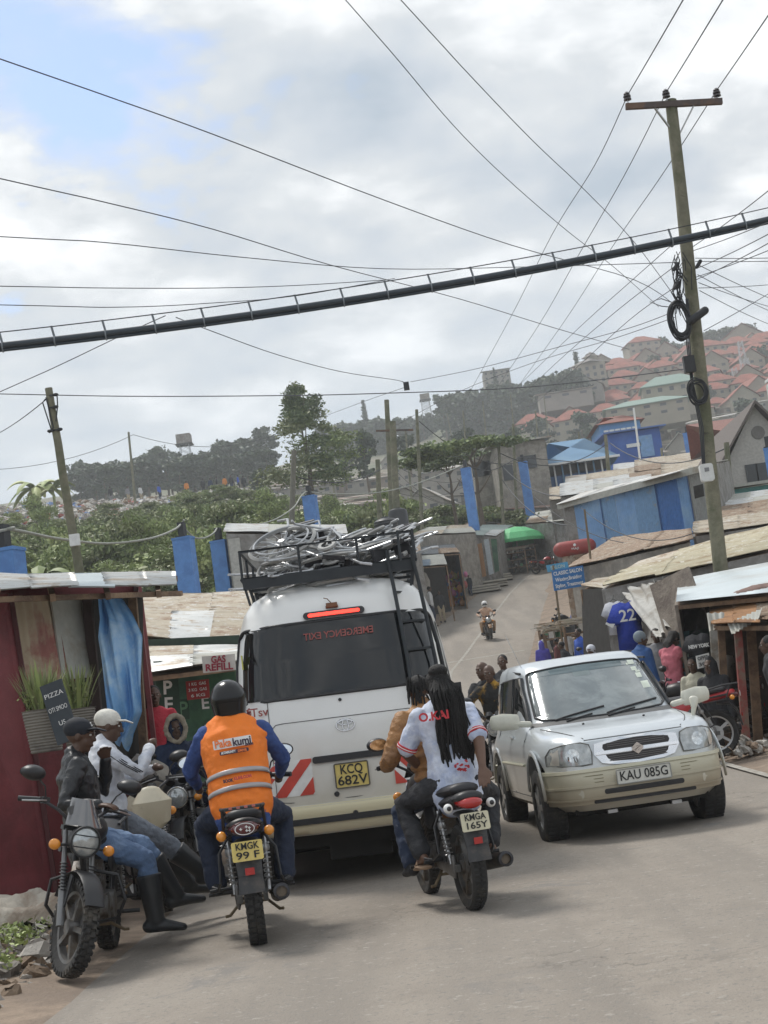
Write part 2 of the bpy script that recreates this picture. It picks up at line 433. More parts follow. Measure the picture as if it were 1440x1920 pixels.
def leafm(name, c, t=.25):
    if name in MATS: return MATS[name]
    m = mat(name, c, .6, var=.3, scale=.8)
    m.node_tree.nodes['Principled BSDF'].inputs['Subsurface Weight'].default_value = 0
    return m
LEAFS = [leafm('leaf_mid', (.20, .25, .09)), leafm('leaf_light', (.30, .36, .13)), leafm('leaf_dark', (.10, .14, .06)), leafm('leaf_olive', (.23, .25, .12)), leafm('leaf_yellow_green', (.38, .42, .17))]
BARK = mat('bark', (.13, .10, .075), .9, var=.25, scale=8)

# ---------------------------------------------------------------- ground
def build_ground():
    ys = [-60, -40, -25, -15, -8] + [i for i in range(-4, 130)] + [130 + 5 * i for i in range(115)] + [760, 900, 1300, 2500, 6000]
    near = [0, 1, 2, 3, 4, 5, 6, 7, 8, 10, 12, 14, 17, 20, 24, 28]
    offs = sorted(set([-q for q in near] + near + [i for i in range(-220, 221, 6) if abs(i) > 28] + [-5000, -2000, -900, -500, -320, 320, 500, 900, 2000, 5000]))
    mb = MB(); vs = []; nx = len(offs)
    for y in ys:
        for o in offs:
            x = xc(y) + o if y < 125 else xc(125) * max(0, 1 - (y - 125) / 60) + o
            z = ground(x, min(y, 700))
            if y <= 125 and abs(o) < hw(y) - .4: z -= .08
            if y < 0: z = ground(x, 0)
            vs.append((x, y, z))
    fs = []; mi = []
    for i in range(len(ys) - 1):
        for j in range(nx - 1):
            fs.append((i * nx + j, i * nx + j + 1, (i + 1) * nx + j + 1, (i + 1) * nx + j))
            y = ys[i]; x = vs[i * nx + j][0]; a = x / max(1, y)
            near_road = y < 118 and -9 < offs[j] < 13
            if near_road: k = 0
            elif a < -.05 and 165 <= y < 215 or (a < -.16 and 128 < y < 170): k = 3
            elif y > 240: k = 2
            else: k = 1
            mi.append(k)
    mb.v = [V(v) for v in vs]; mb.f = fs; mb.mi = mi
    o = mb.build('ground', [DIRT, SCRUB, FARG, DUMP], angle=180, fixn=False); structure(o)
    mb = MB(); ys = [-6 + .5 * i for i in range(263)]
    def rf(u, v):
        y = -6 + u * 131; f = v * 2 - 1; w = hw(y) + .12 * noise.noise(V((f * 3, y * .8, 0))) + .05 * noise.noise(V((f, y * 4, 3)))
        return (xc(y) + f * w, y, zr(y) + .03 + (-.0 if abs(f) < .99 else -.06))
    mb.grid(rf, 262, 12); o = mb.build('road', ASPH, angle=180, fixn=False); structure(o)
    def line(y0, y1, offx, w, n=80, name='road_marking'):
        mb = MB()
        def f(u, v):
            y = lerp(y0, y1, u); dx = (xc(y + .5) - xc(y - .5)); k = math.sqrt(1 + dx * dx)
            return (xc(y) + offx(y) + (v - .5) * w * k, y, zr(y) + .036)
        mb.grid(f, n, 1); structure(mb.build(name, PAINTW, fixn=False))
    line(26, 104, lambda y: .05, .11)
    line(15, 33, lambda y: hw(y) - .12 - .25, .10)
    mb = MB()
    mb.grid(lambda u, v: (lerp(-1.2, 4.6, u), 58 + u * 1.5 + v * .28, zr(58 + u * 1.5 + v * .28) + .036), 12, 1)
    structure(mb.build('road_marking', PAINTW, fixn=False))
build_ground()
STONES = [mat('rubble_grey', (.22, .20, .18), .95, bump=1, bscale=20), mat('rubble_brown', (.20, .145, .10), .95, bump=1, bscale=20), mat('rubble_pale', (.42, .39, .35), .9, bump=.6)]
PLB = [mat('plastic_white', (.6, .6, .6), .5), mat('plastic_blue', (.12, .2, .4), .5), mat('plastic_red', (.35, .08, .06), .5)]
def rubble(name, label, cnt, fn, smin, smax, mats=STONES, cat='rubble', kind='stuff', flat=.6):
    mb = MB()
    for i in range(cnt):
        x, y = fn(); s_ = rnd.uniform(smin, smax) * (rnd.random() ** 1.2 + .3); z = ground(x, y)
        mb.m = rnd.randrange(len(mats)); k = len(mb.v)
        mb.ball((x, y, z + s_ * .2), (s_, s_ * rnd.uniform(.6, 1), s_ * flat * rnd.uniform(.5, 1)), 6, 4, (rnd.uniform(-.6, .6), rnd.uniform(-.6, .6), rnd.uniform(0, 6)))
        for q in range(k, len(mb.v)): mb.v[q] += V((rnd.uniform(-1, 1), rnd.uniform(-1, 1), rnd.uniform(-1, 1))) * s_ * .22
    o = mb.build(name, mats, angle=25); tag(o, label, cat, None, kind); return o
rubble('rubble', 'broken stones and dirt heaped along the left road edge', 900, lambda: (rnd.uniform(-4.6, -2.75), rnd.uniform(8, 20)), .02, .10)
rubble('rubble', 'loose stones and broken bricks piled by the front motorcycle wheel', 700, lambda: (rnd.uniform(-3.9, -2.62), rnd.uniform(8.4, 13.2)), .03, .13)
rubble('rubble', 'stones and litter along the right road edge by the red post', 300, lambda: (rnd.uniform(4.35, 6), rnd.uniform(17, 30)), .02, .10, STONES + PLB[:1])
rubble('gravel', 'small pebbles scattered over the dusty asphalt', 700, lambda: (rnd.uniform(-2.4, 4), 5 + rnd.random() ** 2 * 22), .006, .016)
def dumpfn():
    y = rnd.uniform(150, 196) ; return (rnd.uniform(-.3, -.06) * y, y)
rubble('rubbish', 'pale rubbish spread over the dump on the left rise', 7000, dumpfn, .15, .5, STONES * 3 + [mat('rubbish_white', (.50, .48, .44), .8)] * 4 + PLB, 'rubbish', flat=.8)

# ---------------------------------------------------------------- foliage
def leaf_mesh(name, blobs, count, size, ms, seed=1, up=.3, aspect=.5):
    """leaf-sized faces spread through lumpy blobs: (centre, radii, share)"""
    r_ = random.Random(seed); vs = []; fs = []; mi = []
    tot = sum(b[2] for b in blobs)
    for c, rad, sh in blobs:
        bm_ = r_.choice(range(len(ms)))
        for _ in range(int(count * sh / tot)):
            d = V((r_.gauss(0, 1), r_.gauss(0, 1), r_.gauss(0, 1))).normalized()
            q = r_.random() ** .38
            nn = .72 + .5 * noise.noise(d * 1.9 + V(c) * 1.3) 
            p = V(c) + V((d.x * rad[0], d.y * rad[1], d.z * rad[2])) * q * nn
            s_ = size * r_.uniform(.5, 1.35)
            a = V((r_.gauss(0, 1), r_.gauss(0, 1), r_.gauss(0, .6))).normalized(); b = a.cross(V((r_.gauss(0, 1), r_.gauss(0, 1), r_.gauss(0, 1)))).normalized()
            o = len(vs); w = s_ * aspect
            vs += [p - a * s_ * .5, p + b * w * .5, p + a * s_ * .5, p - b * w * .5]
            fs.append((o, o + 1, o + 2, o + 3)); mi.append(bm_ if r_.random() < .72 else r_.randrange(len(ms)))
    me = bpy.data.meshes.new(name); me.from_pydata([tuple(v) for v in vs], [], fs)
    for m in ms: me.materials.append(m)
    me.polygons.foreach_set('material_index', mi); me.update()
    return me
def mobj(name, me, parent=None):
    o = bpy.data.objects.new(name, me); COL.objects.link(o); o.parent = parent; return o
def trunk(h, r0, limbs, seed, top=.75):
    r_ = random.Random(seed); mb = MB(); pts = [V((0, 0, -.3))]
    for i in range(1, 6): pts.append(V((r_.uniform(-.04, .04) * h * i / 5, r_.uniform(-.04, .04) * h * i / 5, h * top * i / 5)))
    mb.loft(pts, [r0 * (1 - .15 * i) for i in range(6)], n=7, dome=False)
    for k in range(limbs):
        i = r_.randrange(2, 6); p = pts[i]; a = r_.uniform(0, 6.28); l = h * r_.uniform(.18, .34)
        q = p + V((math.cos(a) * l * .6, math.sin(a) * l * .6, l * .7)); mb.loft([p, (p + q) / 2 + V((0, 0, -.06 * l)), q], [r0 * .4, r0 * .28, r0 * .1], n=5, dome=False)
    return mb
def blobs_round(h, w, n, seed, zlo=.35):
    r_ = random.Random(seed); out = []
    for i in range(n):
        a = r_.uniform(0, 6.28); q = r_.random() ** .6; z = r_.uniform(zlo, .92)
        taper = math.sin(PI * min(1, max(.12, (z - zlo + .12) / (1.1 - zlo)))) ** .6
        out.append(((math.cos(a) * w * .36 * q * taper, math.sin(a) * w * .36 * q * taper, h * z), (w * r_.uniform(.16, .27), w * r_.uniform(.16, .27), h * r_.uniform(.08, .14)), 1))
    return out
PROTO = {}
def tree_proto(kind):
    if kind in PROTO: return PROTO[kind]
    L_ = LEAFS; haz = [leafm('leaf_far_a', (.05, .075, .045)), leafm('leaf_far_b', (.07, .10, .05)), leafm('leaf_far_c', (.035, .055, .035))]
    if kind == 'bush': me = leaf_mesh('foliage', blobs_round(1, 1.7, 16, 3, .06), 4200, .085, [L_[0], L_[3], L_[2]], 3); tr = trunk(1, .015, 4, 3)
    elif kind == 'bush_light': me = leaf_mesh('foliage', blobs_round(1, 1.8, 15, 5, .06), 4000, .09, [L_[1], L_[4], L_[0]], 5); tr = trunk(1, .015, 4, 5)
    elif kind == 'bush_feather': me = leaf_mesh('foliage', blobs_round(1, 1.5, 20, 8, .08), 4200, .10, [L_[0], L_[1], L_[3]], 8, aspect=.22); tr = trunk(1, .025, 6, 8)
    elif kind == 'gum': cone_ = [((c[0] * 1.25 * (1.25 - c[2]), c[1] * 1.25 * (1.25 - c[2]), c[2]), (r_[0] * (1.3 - c[2]), r_[1] * (1.3 - c[2]), r_[2] * .75), 1) for c, r_, w_ in blobs_round(1, 1.0, 44, 11, .14)]; me = leaf_mesh('crown', cone_, 13000, .036, [L_[3], L_[2], L_[0]], 11, aspect=.4); tr = trunk(1, .022, 5, 11, .6)
    elif kind == 'acacia':
        r_ = random.Random(4); bl = []
        for i in range(14):
            a = r_.uniform(0, 6.28); q = r_.random() ** .5; bl.append(((math.cos(a) * .65 * q, math.sin(a) * .65 * q, .78 + .14 * (1 - q) + r_.uniform(-.06, .04)), (.3, .3, .06), 1))
        me = leaf_mesh('crown', bl, 6000, .05, [L_[2], L_[0]], 4); tr = trunk(1, .03, 9, 4, .72)
    elif kind == 'far_round': me = leaf_mesh('crown', blobs_round(1, .95, 17, 21, .06), 2000, .085, haz, 21, aspect=.8); tr = trunk(1, .03, 0, 21, .6)
    elif kind == 'far_tall': me = leaf_mesh('crown', blobs_round(1, .6, 19, 23, .06), 2000, .075, haz, 23, aspect=.7); tr = trunk(1, .025, 0, 23, .6)
    elif kind == 'conifer':
        bl = [((0, 0, .12 + .085 * i), (.17 * (1 - i / 12), .17 * (1 - i / 12), .07), 1.2 - i * .08) for i in range(11)]
        me = leaf_mesh('crown', bl, 1500, .05, haz[::2], 31); tr = trunk(1, .02, 0, 31, .95)
    elif kind == 'cypress':
        bl = [((0, 0, .1 + .09 * i), (.085, .085, .07), 1) for i in range(10)]
        me = leaf_mesh('crown', bl, 1300, .05, [haz[2], haz[0]], 33); tr = trunk(1, .02, 0, 33, .95)
    tm = tr.build('trunk', BARK); tme = tm.data; bpy.data.objects.remove(tm)
    PROTO[kind] = (me, tme); return PROTO[kind]
def tree(name, kind, label, cat, p, h, wk=1, rz=None, group=None):
    me, tme = tree_proto(kind)
    t = thing(name, label, cat, p, rz if rz is not None else rnd.uniform(0, 6.28), group); t.scale = (h * wk, h * wk, h)
    mobj('trunk', tme, t); mobj(me.name.split('.')[0], me, t); return t
# ---------------------------------------------------------------- vegetation placed
def gp(x, y): return V((x, y, ground(x, y)))
def treepx(name, kind, label, cat, px, ptop, y, h, wk=1, group=None):
    t_ = at(px, ptop, y); return tree(name, kind, label, cat, (t_.x, y, t_.z - h), h, wk, None, group)
# thick green bank behind the left shacks
BW = ['mid green bush', 'pale green bush', 'feathery green bush']
n_ = 0
for i in range(400):
    y = 44 + 118 * rnd.random() ** .8
    a = rnd.uniform(-.29, .075)
    x = a * y
    if y < 60 and x > -4.5 - (60 - y) * .1: continue
    if x > xc(min(y, 124)) - hw(min(y, 124)) - 5: continue
    if y > 145 and a < -.13: continue
    k = rnd.choice(['bush', 'bush', 'bush_light', 'bush_feather', 'bush']); h = rnd.uniform(1.9, 3.6) * (1 if y > 70 else .8)
    if y > 125: h *= .75
    kk = {'bush': 0, 'bush_light': 1, 'bush_feather': 2}[k]
    tree('bush', k, '%s in the green bank behind the roadside shacks' % BW[kk], 'bush', gp(x, y), h, rnd.uniform(.85, 1.35), None, 'bushes on the green bank')
    n_ += 1
    if n_ > 285: break
for i in range(20):
    y = rnd.uniform(75, 125); a = rnd.uniform(-.27, .03); x = a * y
    tree('small_tree', rnd.choice(['bush_feather', 'bush_light', 'bush']), 'taller young tree standing out of the green bank', 'tree', gp(x, y), rnd.uniform(4, 5.5), .6, None, 'young trees in the green bank')
treepx('tree', 'gum', 'tall grey green tree rising alone above the green bank', 'tree', 556, 708, 120, 9.6, 1.02)
treepx('tree', 'acacia', 'dark flat-crowned tree above the bushes right of the pole cluster', 'tree', 880, 812, 104, 6, 1.1)
treepx('tree', 'acacia', 'smaller dark flat-crowned tree behind the pole cluster', 'tree', 835, 838, 112, 5, 1.0)
treepx('tree', 'far_round', 'small round tree standing apart above the far shacks', 'tree', 676, 803, 190, 6.5, .75)
FT = [('far_tall', 250, 862), ('far_round', 215, 862), ('far_tall', 330, 838), ('far_round', 290, 836), ('far_round', 270, 850), ('far_round', 355, 856), ('far_tall', 392, 832), ('far_tall', 440, 815), ('far_round', 415, 824), ('far_tall', 490, 790), ('far_tall', 470, 805), ('far_round', 452, 822), ('far_tall', 175, 868), ('far_round', 150, 862), ('far_round', 380, 846)]
for k, px, pt in FT:
    treepx('far_tree', k, 'hazy blue-green tree on the left skyline beyond the dump', 'tree', px, pt, 340 + rnd.uniform(-10, 10), rnd.uniform(9, 12), rnd.uniform(1.0, 1.3), 'skyline trees beyond the dump')
for i in range(26):
    treepx('far_tree', 'far_round', 'low hazy tree filling the left skyline beyond the dump', 'tree', 150 + i * 14 + rnd.uniform(-5, 5), 876 - i * 1.3 + rnd.uniform(-8, 4), 300 + rnd.uniform(-12, 12), rnd.uniform(5, 7.5), 1.4, 'low trees of the left skyline')
for i in range(22):
    px = 600 + i * 10 + rnd.uniform(-4, 4); pt = 800 - i * 1.2 + rnd.uniform(-8, 6)
    treepx('hill_tree', rnd.choice(['far_round', 'far_tall']), 'hazy tree in the belt on the middle hill crest', 'tree', px, pt, 480 + rnd.uniform(-20, 20), rnd.uniform(9, 13), rnd.uniform(.9, 1.3), 'trees along the middle hill crest')
treepx('conifer', 'conifer', 'dark pointed conifer poking above the middle hill crest', 'tree', 680, 752, 470, 17, 1.1)
for i in range(24):
    px = 830 + i * 9.5 + rnd.uniform(-5, 5); pt = 738 - i * 1.2 + rnd.uniform(-10, 10)
    treepx('hill_tree', rnd.choice(['far_round', 'far_round', 'far_tall']), 'hazy tree on the wooded slope left of the red-roofed estate', 'tree', px, pt, 440 + rnd.uniform(-25, 25), rnd.uniform(10, 15), rnd.uniform(.9, 1.25), 'trees on the slope left of the estate')
treepx('cypress', 'cypress', 'thin dark cypress beside the towered house on the ridge', 'tree', 1077, 655, 425, 15, .8)
treepx('conifer', 'conifer', 'small dark conifer by the pale block on the ridge', 'tree', 925, 690, 430, 9, 1)
for i in range(9):
    treepx('hill_tree', 'far_round', 'dark tree in the clump below the towered house', 'tree', 985 + i * 11 + rnd.uniform(-5, 5), 712 + rnd.uniform(-14, 20) - i * 1.5, 405 + rnd.uniform(-14, 8), rnd.uniform(10, 14), 1.1, 'trees below the towered house')
for px, pt, w in [(1185, 650, .9), (1236, 630, 1.0), (1262, 640, 1), (1330, 618, 1.1), (1360, 612, 1.2), (1395, 606, 1.0), (1285, 640, 1), (1432, 635, 1), (1310, 622, .9)]:
    treepx('ridge_tree', 'far_round', 'round tree standing on the ridge above the red roofs', 'tree', px, pt, 535, 12, w, 'trees on the ridge above the red roofs')
for i in range(34):
    y = rnd.uniform(372, 505); a = rnd.uniform(interp([(372, .11), (520, .17)], y), .285); tree('estate_tree', rnd.choice(['far_round', 'far_tall']), 'small dark tree growing between the red-roofed houses', 'tree', gp(a * y, y), rnd.uniform(5, 8.5), .8, None, 'trees between the red-roofed houses')
for px, pt, y, h in [(1085, 770, 330, 8), (1105, 800, 300, 6), (1010, 780, 330, 8), (1230, 760, 330, 6), (1180, 765, 350, 7), (960, 800, 270, 6), (920, 815, 230, 5), (1150, 780, 300, 6), (1390, 745, 330, 9), (870, 800, 240, 5), (760, 812, 220, 5), (640, 840, 230, 5), (480, 880, 200, 4)]:
    treepx('town_tree', 'far_round', 'small dark tree among the houses on the slope', 'tree', px, pt, y, h, 1.1, 'trees among the slope houses')
# banana plants
def banana(p, h, label, seed):
    r_ = random.Random(seed); t = thing('banana_plant', label, 'plant', p, r_.uniform(0, 6))
    m = MB(); m.loft([(0, 0, -.2), (.03, 0, h * .3), (0, .02, h * .55)], [h * .035, h * .03, h * .022], n=8); m.build('stem', mat('banana_stem', (.20, .22, .09), .7), t)
    for k in range(11):
        a = 2 * PI * k / 11 + r_.uniform(-.3, .3); L_ = h * r_.uniform(.5, .7); up = r_.uniform(.25, .9); m = MB(); w = h * .075
        def f(u, v, a=a, L_=L_, up=up, w=w):
            x = L_ * u * (.9 - .2 * up); z = h * .52 + L_ * (up * u * 1.25 - .95 * u * u)
            ww = w * math.sin(PI * min(1, .12 + u * .86)) ** .6; s_ = (v - .5) * 2
            return (math.cos(a) * x - math.sin(a) * s_ * ww, math.sin(a) * x + math.cos(a) * s_ * ww, z - abs(s_) * ww * .45)
        m.grid(f, 9, 4); m.build('leaf', LEAFS[k % 2 if k % 3 else 4], t)
    return t
for i, (px, pt, y, h, l) in enumerate([(60, 868, 160, 6.5, 'hazy banana plant on the skyline at far left'), (95, 880, 158, 5, 'smaller hazy banana plant next to the skyline one'), (70, 1010, 50, 3.2, 'banana plant with broad leaves behind the leftmost blue pillar'),
        (110, 1040, 46, 2.8, 'banana plant leaning right above the maroon kiosk roof'), (25, 1040, 48, 2.6, 'low banana plant at the left frame edge')]):
    q = at(px, pt, y); banana((q.x, y, q.z - h * .95), h, l, i + 3)

# ---------------------------------------------------------------- hillside houses
REDR = mat('red_tile_roof', (.25, .075, .05), .85, var=.3, scale=.5, col2=(.19, .085, .065), pscale=.2)
BROWNW = mat('brown_block_wall', (.22, .175, .14), .9, var=.2, scale=.4)
CREAMW = mat('cream_stone_wall', (.29, .255, .20), .9, var=.12, scale=.4)
GREYWL = mat('grey_block_wall', (.27, .25, .22), .9, var=.15, scale=.5)
WIND = mat('dark_window', (.05, .055, .06), .3)
FTIN = mat('far_tin_roof', (.42, .41, .38), .6, metal=.2, var=.2, scale=.3, col2=(.27, .21, .16), pscale=.25, patch=.5)
FTINB = mat('far_rusty_roof', (.24, .17, .13), .8, var=.2, scale=.3, col2=(.36, .33, .29), pscale=.25)
GREENR = mat('far_green_roof', (.20, .28, .24), .7, var=.1)
def make_house(w, d, h, kind, roofm, wallm, floors, cols):
    """parts of a small house, built once; copied for the hillside"""
    out = []
    m = MB(); m.box((0, 0, h / 2 - 1.5), (w, d, h + 3)); 
    if kind == 'gable': m.prism([(-w / 2, -d / 2, h), (w / 2, -d / 2, h), (0, -d / 2, h + d * .36)], (0, d, 0))
    out.append(('wall', m, wallm))
    m = MB(); o = .5; rh = d * .36
    if kind == 'hip':
        a = [(-w / 2 - o, -d / 2 - o, h), (w / 2 + o, -d / 2 - o, h), (w / 2 + o, d / 2 + o, h), (-w / 2 - o, d / 2 + o, h)]
        r0, r1 = (-w / 2 + d * .45, 0, h + rh), (w / 2 - d * .45, 0, h + rh)
        m.add(a + [r0, r1] + [(p[0], p[1], h - .18) for p in a], [(0, 1, 5, 4), (1, 2, 5), (2, 3, 4, 5), (3, 0, 4), (6, 7, 1, 0), (7, 8, 2, 1), (8, 9, 3, 2), (9, 6, 0, 3), (9, 8, 7, 6)])
    elif kind == 'gable':
        for s in (-1, 1): m.add([(0, -d / 2 - o, h + rh + .1), (s * (w / 2 + o), -d / 2 - o, h - .2), (s * (w / 2 + o), d / 2 + o, h - .2), (0, d / 2 + o, h + rh + .1), (0, -d / 2 - o, h + rh + .25), (s * (w / 2 + o), -d / 2 - o, h - .05), (s * (w / 2 + o), d / 2 + o, h - .05), (0, d / 2 + o, h + rh + .25)],
                                [(0, 1, 2, 3), (4, 5, 6, 7), (0, 1, 5, 4), (1, 2, 6, 5), (2, 3, 7, 6)])
    else:
        m.add([(-w / 2 - o, -d / 2 - o, h + .1), (w / 2 + o, -d / 2 - o, h + .1), (w / 2 + o, d / 2 + o, h + 1.7), (-w / 2 - o, d / 2 + o, h + 1.7), (-w / 2 - o, -d / 2 - o, h + .25), (w / 2 + o, -d / 2 - o, h + .25), (w / 2 + o, d / 2 + o, h + 1.85), (-w / 2 - o, d / 2 + o, h + 1.85)],
              [(0, 1, 2, 3), (4, 5, 6, 7), (0, 1, 5, 4), (1, 2, 6, 5), (2, 3, 7, 6), (3, 0, 4, 7)])
    out.append(('roof', m, roofm))
    for f in range(floors):
        for c in range(cols):
            m = MB(); m.box(((c + .5) / cols * w - w / 2, -d / 2 - .03, h * (f + .55) / floors), (w / cols * .38, .1, h / floors * .38)); out.append(('window', m, WIND))
    return [(n, b.build(n, mt, None, smooth=False), mt) for n, b, mt in out]
def house_from(proto, label, p, rz, sc_, group, cat='house', name='house'):
    t = thing(name, label, cat, p, rz, group); t.scale = sc_
    for n, o, mt in proto: c = o.copy(); COL.objects.link(c); c.parent = t; c.name = n
    return t
PH = {'red2': make_house(11, 9, 4.6, 'hip', REDR, CREAMW, 2, 4), 'red1': make_house(9, 8, 2.6, 'hip', REDR, CREAMW, 1, 3), 'redg': make_house(9, 10, 4.4, 'gable', REDR, CREAMW, 2, 3),
      'tin1': make_house(8, 8, 1.9, 'mono', FTIN, GREYWL, 1, 3), 'tin2': make_house(7, 8, 1.8, 'mono', FTINB, BROWNW, 1, 2), 'block': make_house(9, 8, 5.5, 'mono', FTIN, GREYWL, 3, 5), 'tin3': make_house(7, 9, 2.0, 'gable', FTIN, GREYWL, 1, 2),
      'green': make_house(13, 8, 5.2, 'hip', GREENR, CREAMW, 2, 5)}
for row in range(13):
    y = 364 + row * 12.5
    a0 = interp([(372, .105), (420, .115), (460, .135), (500, .155), (520, .168)], y); a = a0
    while a < .29:
        k = rnd.choice(['red2', 'red2', 'red1', 'redg']); s_ = rnd.uniform(.70, .92); x = a * y
        house_from(PH[k], 'cream house under a red tiled roof on the right hillside', (x, y + rnd.uniform(-3, 3), ground(x, y) + rnd.uniform(-.5, .5)), rnd.uniform(-.35, .25), (s_, s_, s_), 'red-roofed houses of the hillside estate')
        a += rnd.uniform(8, 10.5) / y
for i in range(105):
    y = 150 + 225 * rnd.random() ** .8; a = rnd.uniform(.0, .3)
    if a < .02 and y < 190: continue
    if y < 185 and a < .1: continue
    k = rnd.choice(['tin1', 'tin2', 'tin3', 'tin2', 'tin1', 'block']) if y > 220 else rnd.choice(['tin1', 'tin2', 'tin3'])
    s_ = rnd.uniform(.55, .95) * (.8 if y < 220 else 1); x = a * y
    house_from(PH[k], {'tin1': 'grey block house with a pale sheet roof in the crowded settlement', 'tin2': 'small grey house with a rusty sheet roof in the settlement', 'tin3': 'grey gabled shack with sheet roof in the settlement', 'block': 'grey three-storey block rising among the settlement roofs'}[k], (x, y, ground(x, y)), rnd.uniform(-.5, .4), (s_, s_, s_ * (.8 if y < 200 else 1)), {'block': 'grey blocks in the settlement'}.get(k, 'sheet-roofed houses of the settlement') + ' ' + k[-1] if 0 else 'houses of the crowded settlement ' + {'tin1': 'with pale roofs', 'tin2': 'with rusty roofs', 'tin3': 'with gables', 'block': 'of three storeys'}[k])
for i in range(26):
    y = rnd.uniform(215, 330); a = rnd.uniform(-.10, .0); x = a * y; k = rnd.choice(['tin1', 'tin2'])
    house_from(PH[k], 'low shack on the slope behind the lone tall tree, ' + ('pale roof' if k == 'tin1' else 'rusty roof'), (x, y, ground(x, y)), rnd.uniform(-.4, .4), (.8, .8, .8), 'shacks behind the tall tree ' + k)
def housepx(k, label, px, pbase, y, s_, rz=0, name='house'):
    q = at(px, pbase, y); return house_from(PH[k], label, (q.x, y, q.z), rz, s_, None, 'building', name)
housepx('green', 'long building under a green roof in the middle of the estate', 1262, 765, 330, (.95, 1, .9), -.1)
housepx('green', 'pale hall with a long green roof below the red houses', 1215, 790, 320, (1.3, 1, .6), -.12)
housepx('block', 'pale block crowning the ridge behind the slope trees', 933, 725, 440, (.85, .8, .75), 0)
housepx('red2', 'cream house on the right crest above all the red roofs', 1205, 668, 525, (1.0, 1, .9), .1)
housepx('redg', 'big cream house with red roofs at the top right of the hill', 1395, 668, 525, (1.6, 1, 1.3), -.05)
housepx('tin1', 'long pale roofed shed on the slope below the towered house', 1060, 752, 390, (1.7, 1, .9), -.05, 'shed')
housepx('tin3', 'long low shed left of the red roofs', 1100, 742, 400, (1.3, .8, .9), -.2, 'shed')
# towered house on the ridge
q = at(1112, 725, 420); T_ = thing('towered_house', 'tall cream house with a small hipped tower on the ridge', 'building', q, -.1); T_.scale = (.62, .62, .62)
m = MB(); m.box((0, 0, 4), (13, 10, 12)); m.build('wall', CREAMW, T_, False)
m = MB(); m.box((1, 0, 11), (5.5, 5, 5)); m.build('tower', CREAMW, T_, False)
m = MB(); m.lathe([(9.4, 10), (3.6, 12.2)], n=4); m.build('roof', mat('grey_tile', (.17, .15, .14), .8), T_, False)
m = MB(); m.lathe([(4.6, 13.2), (2.2, 14.4), (2.2, 14.8), (0.01, 15.8)], (1, 0, 0), n=4); m.build('tower_roof', MATS['grey_tile'], T_, False)
for i in range(4):
    for j in range(3): m = MB(); m.box((-4.8 + i * 3.2, -5.03, 1.5 + j * 3), (1.4, .12, 1.6)); m.build('window', WIND, T_, False)
# steel water tower and lattice masts
def lattice(px, pt, pb, y, label, tank=None, w=1.2, name='lattice_mast'):
    a = at(px, pt, y); b = at(px, pb, y); h = a.z - b.z; t = thing(name, label, 'mast' if not tank else 'water tower', (a.x, y, b.z))
    m = MB(); r_ = y * .00022
    for sx in (-1, 1):
        for sy in (-1, 1): m.tube([(sx * w, sy * w, -1), (sx * w * (.4 if not tank else .8), sy * w * (.4 if not tank else .8), h)], r_, 4)
    n = max(3, int(h / (w * 1.6)))
    for k in range(n):
        z0, z1 = h * k / n, h * (k + 1) / n; k0 = w * (1 - (.6 if not tank else .2) * k / n); k1 = w * (1 - (.6 if not tank else .2) * (k + 1) / n)
        for sy in (-1, 1): m.tube([(-k0, sy * k0, z0), (k1, sy * k1, z1)], r_ * .6, 4); m.tube([(k0, sy * k0, z0), (-k1, sy * k1, z1)], r_ * .6, 4)
        for sx in (-1, 1): m.tube([(sx * k0, -k0, z0), (sx * k1, k1, z1)], r_ * .6, 4)
    m.build('frame', mat('mast_steel', (.45, .46, .47), .5, metal=.3), t)
    if tank:
        m = MB(); m.box((0, 0, h + tank[1] / 2), (tank[0], tank[0], tank[1])); m.build('tank', mat('tank_steel', (.17, .14, .12), .7, col2=(.28, .26, .24)), t)
        m = MB(); m.box((0, 0, h - .1), (tank[0] * 1.2, tank[0] * 1.2, .15)); m.build('platform', STEELD, t)
    return t
lattice(346, 833, 862, 300, 'rusty box water tank on legs on the left skyline', (2.8, 1.9), 1.1, 'water_tower')
lattice(797, 750, 775, 420, 'small hazy water tank on legs on the middle hill crest', (2.6, 1.6), 1.3, 'water_tower')
for px, pt, pb in [(1387, 640, 750), (1398, 672, 745), (1376, 690, 748), (1412, 700, 760)]:
    lattice(px, pt, pb, 400, 'pale lattice mast in front of the red roofs at the right', None, 1.3).__setitem__('group', 'lattice masts at the right')
for k_ in PH:
    for n, o, mt in PH[k_]: bpy.data.objects.remove(o)
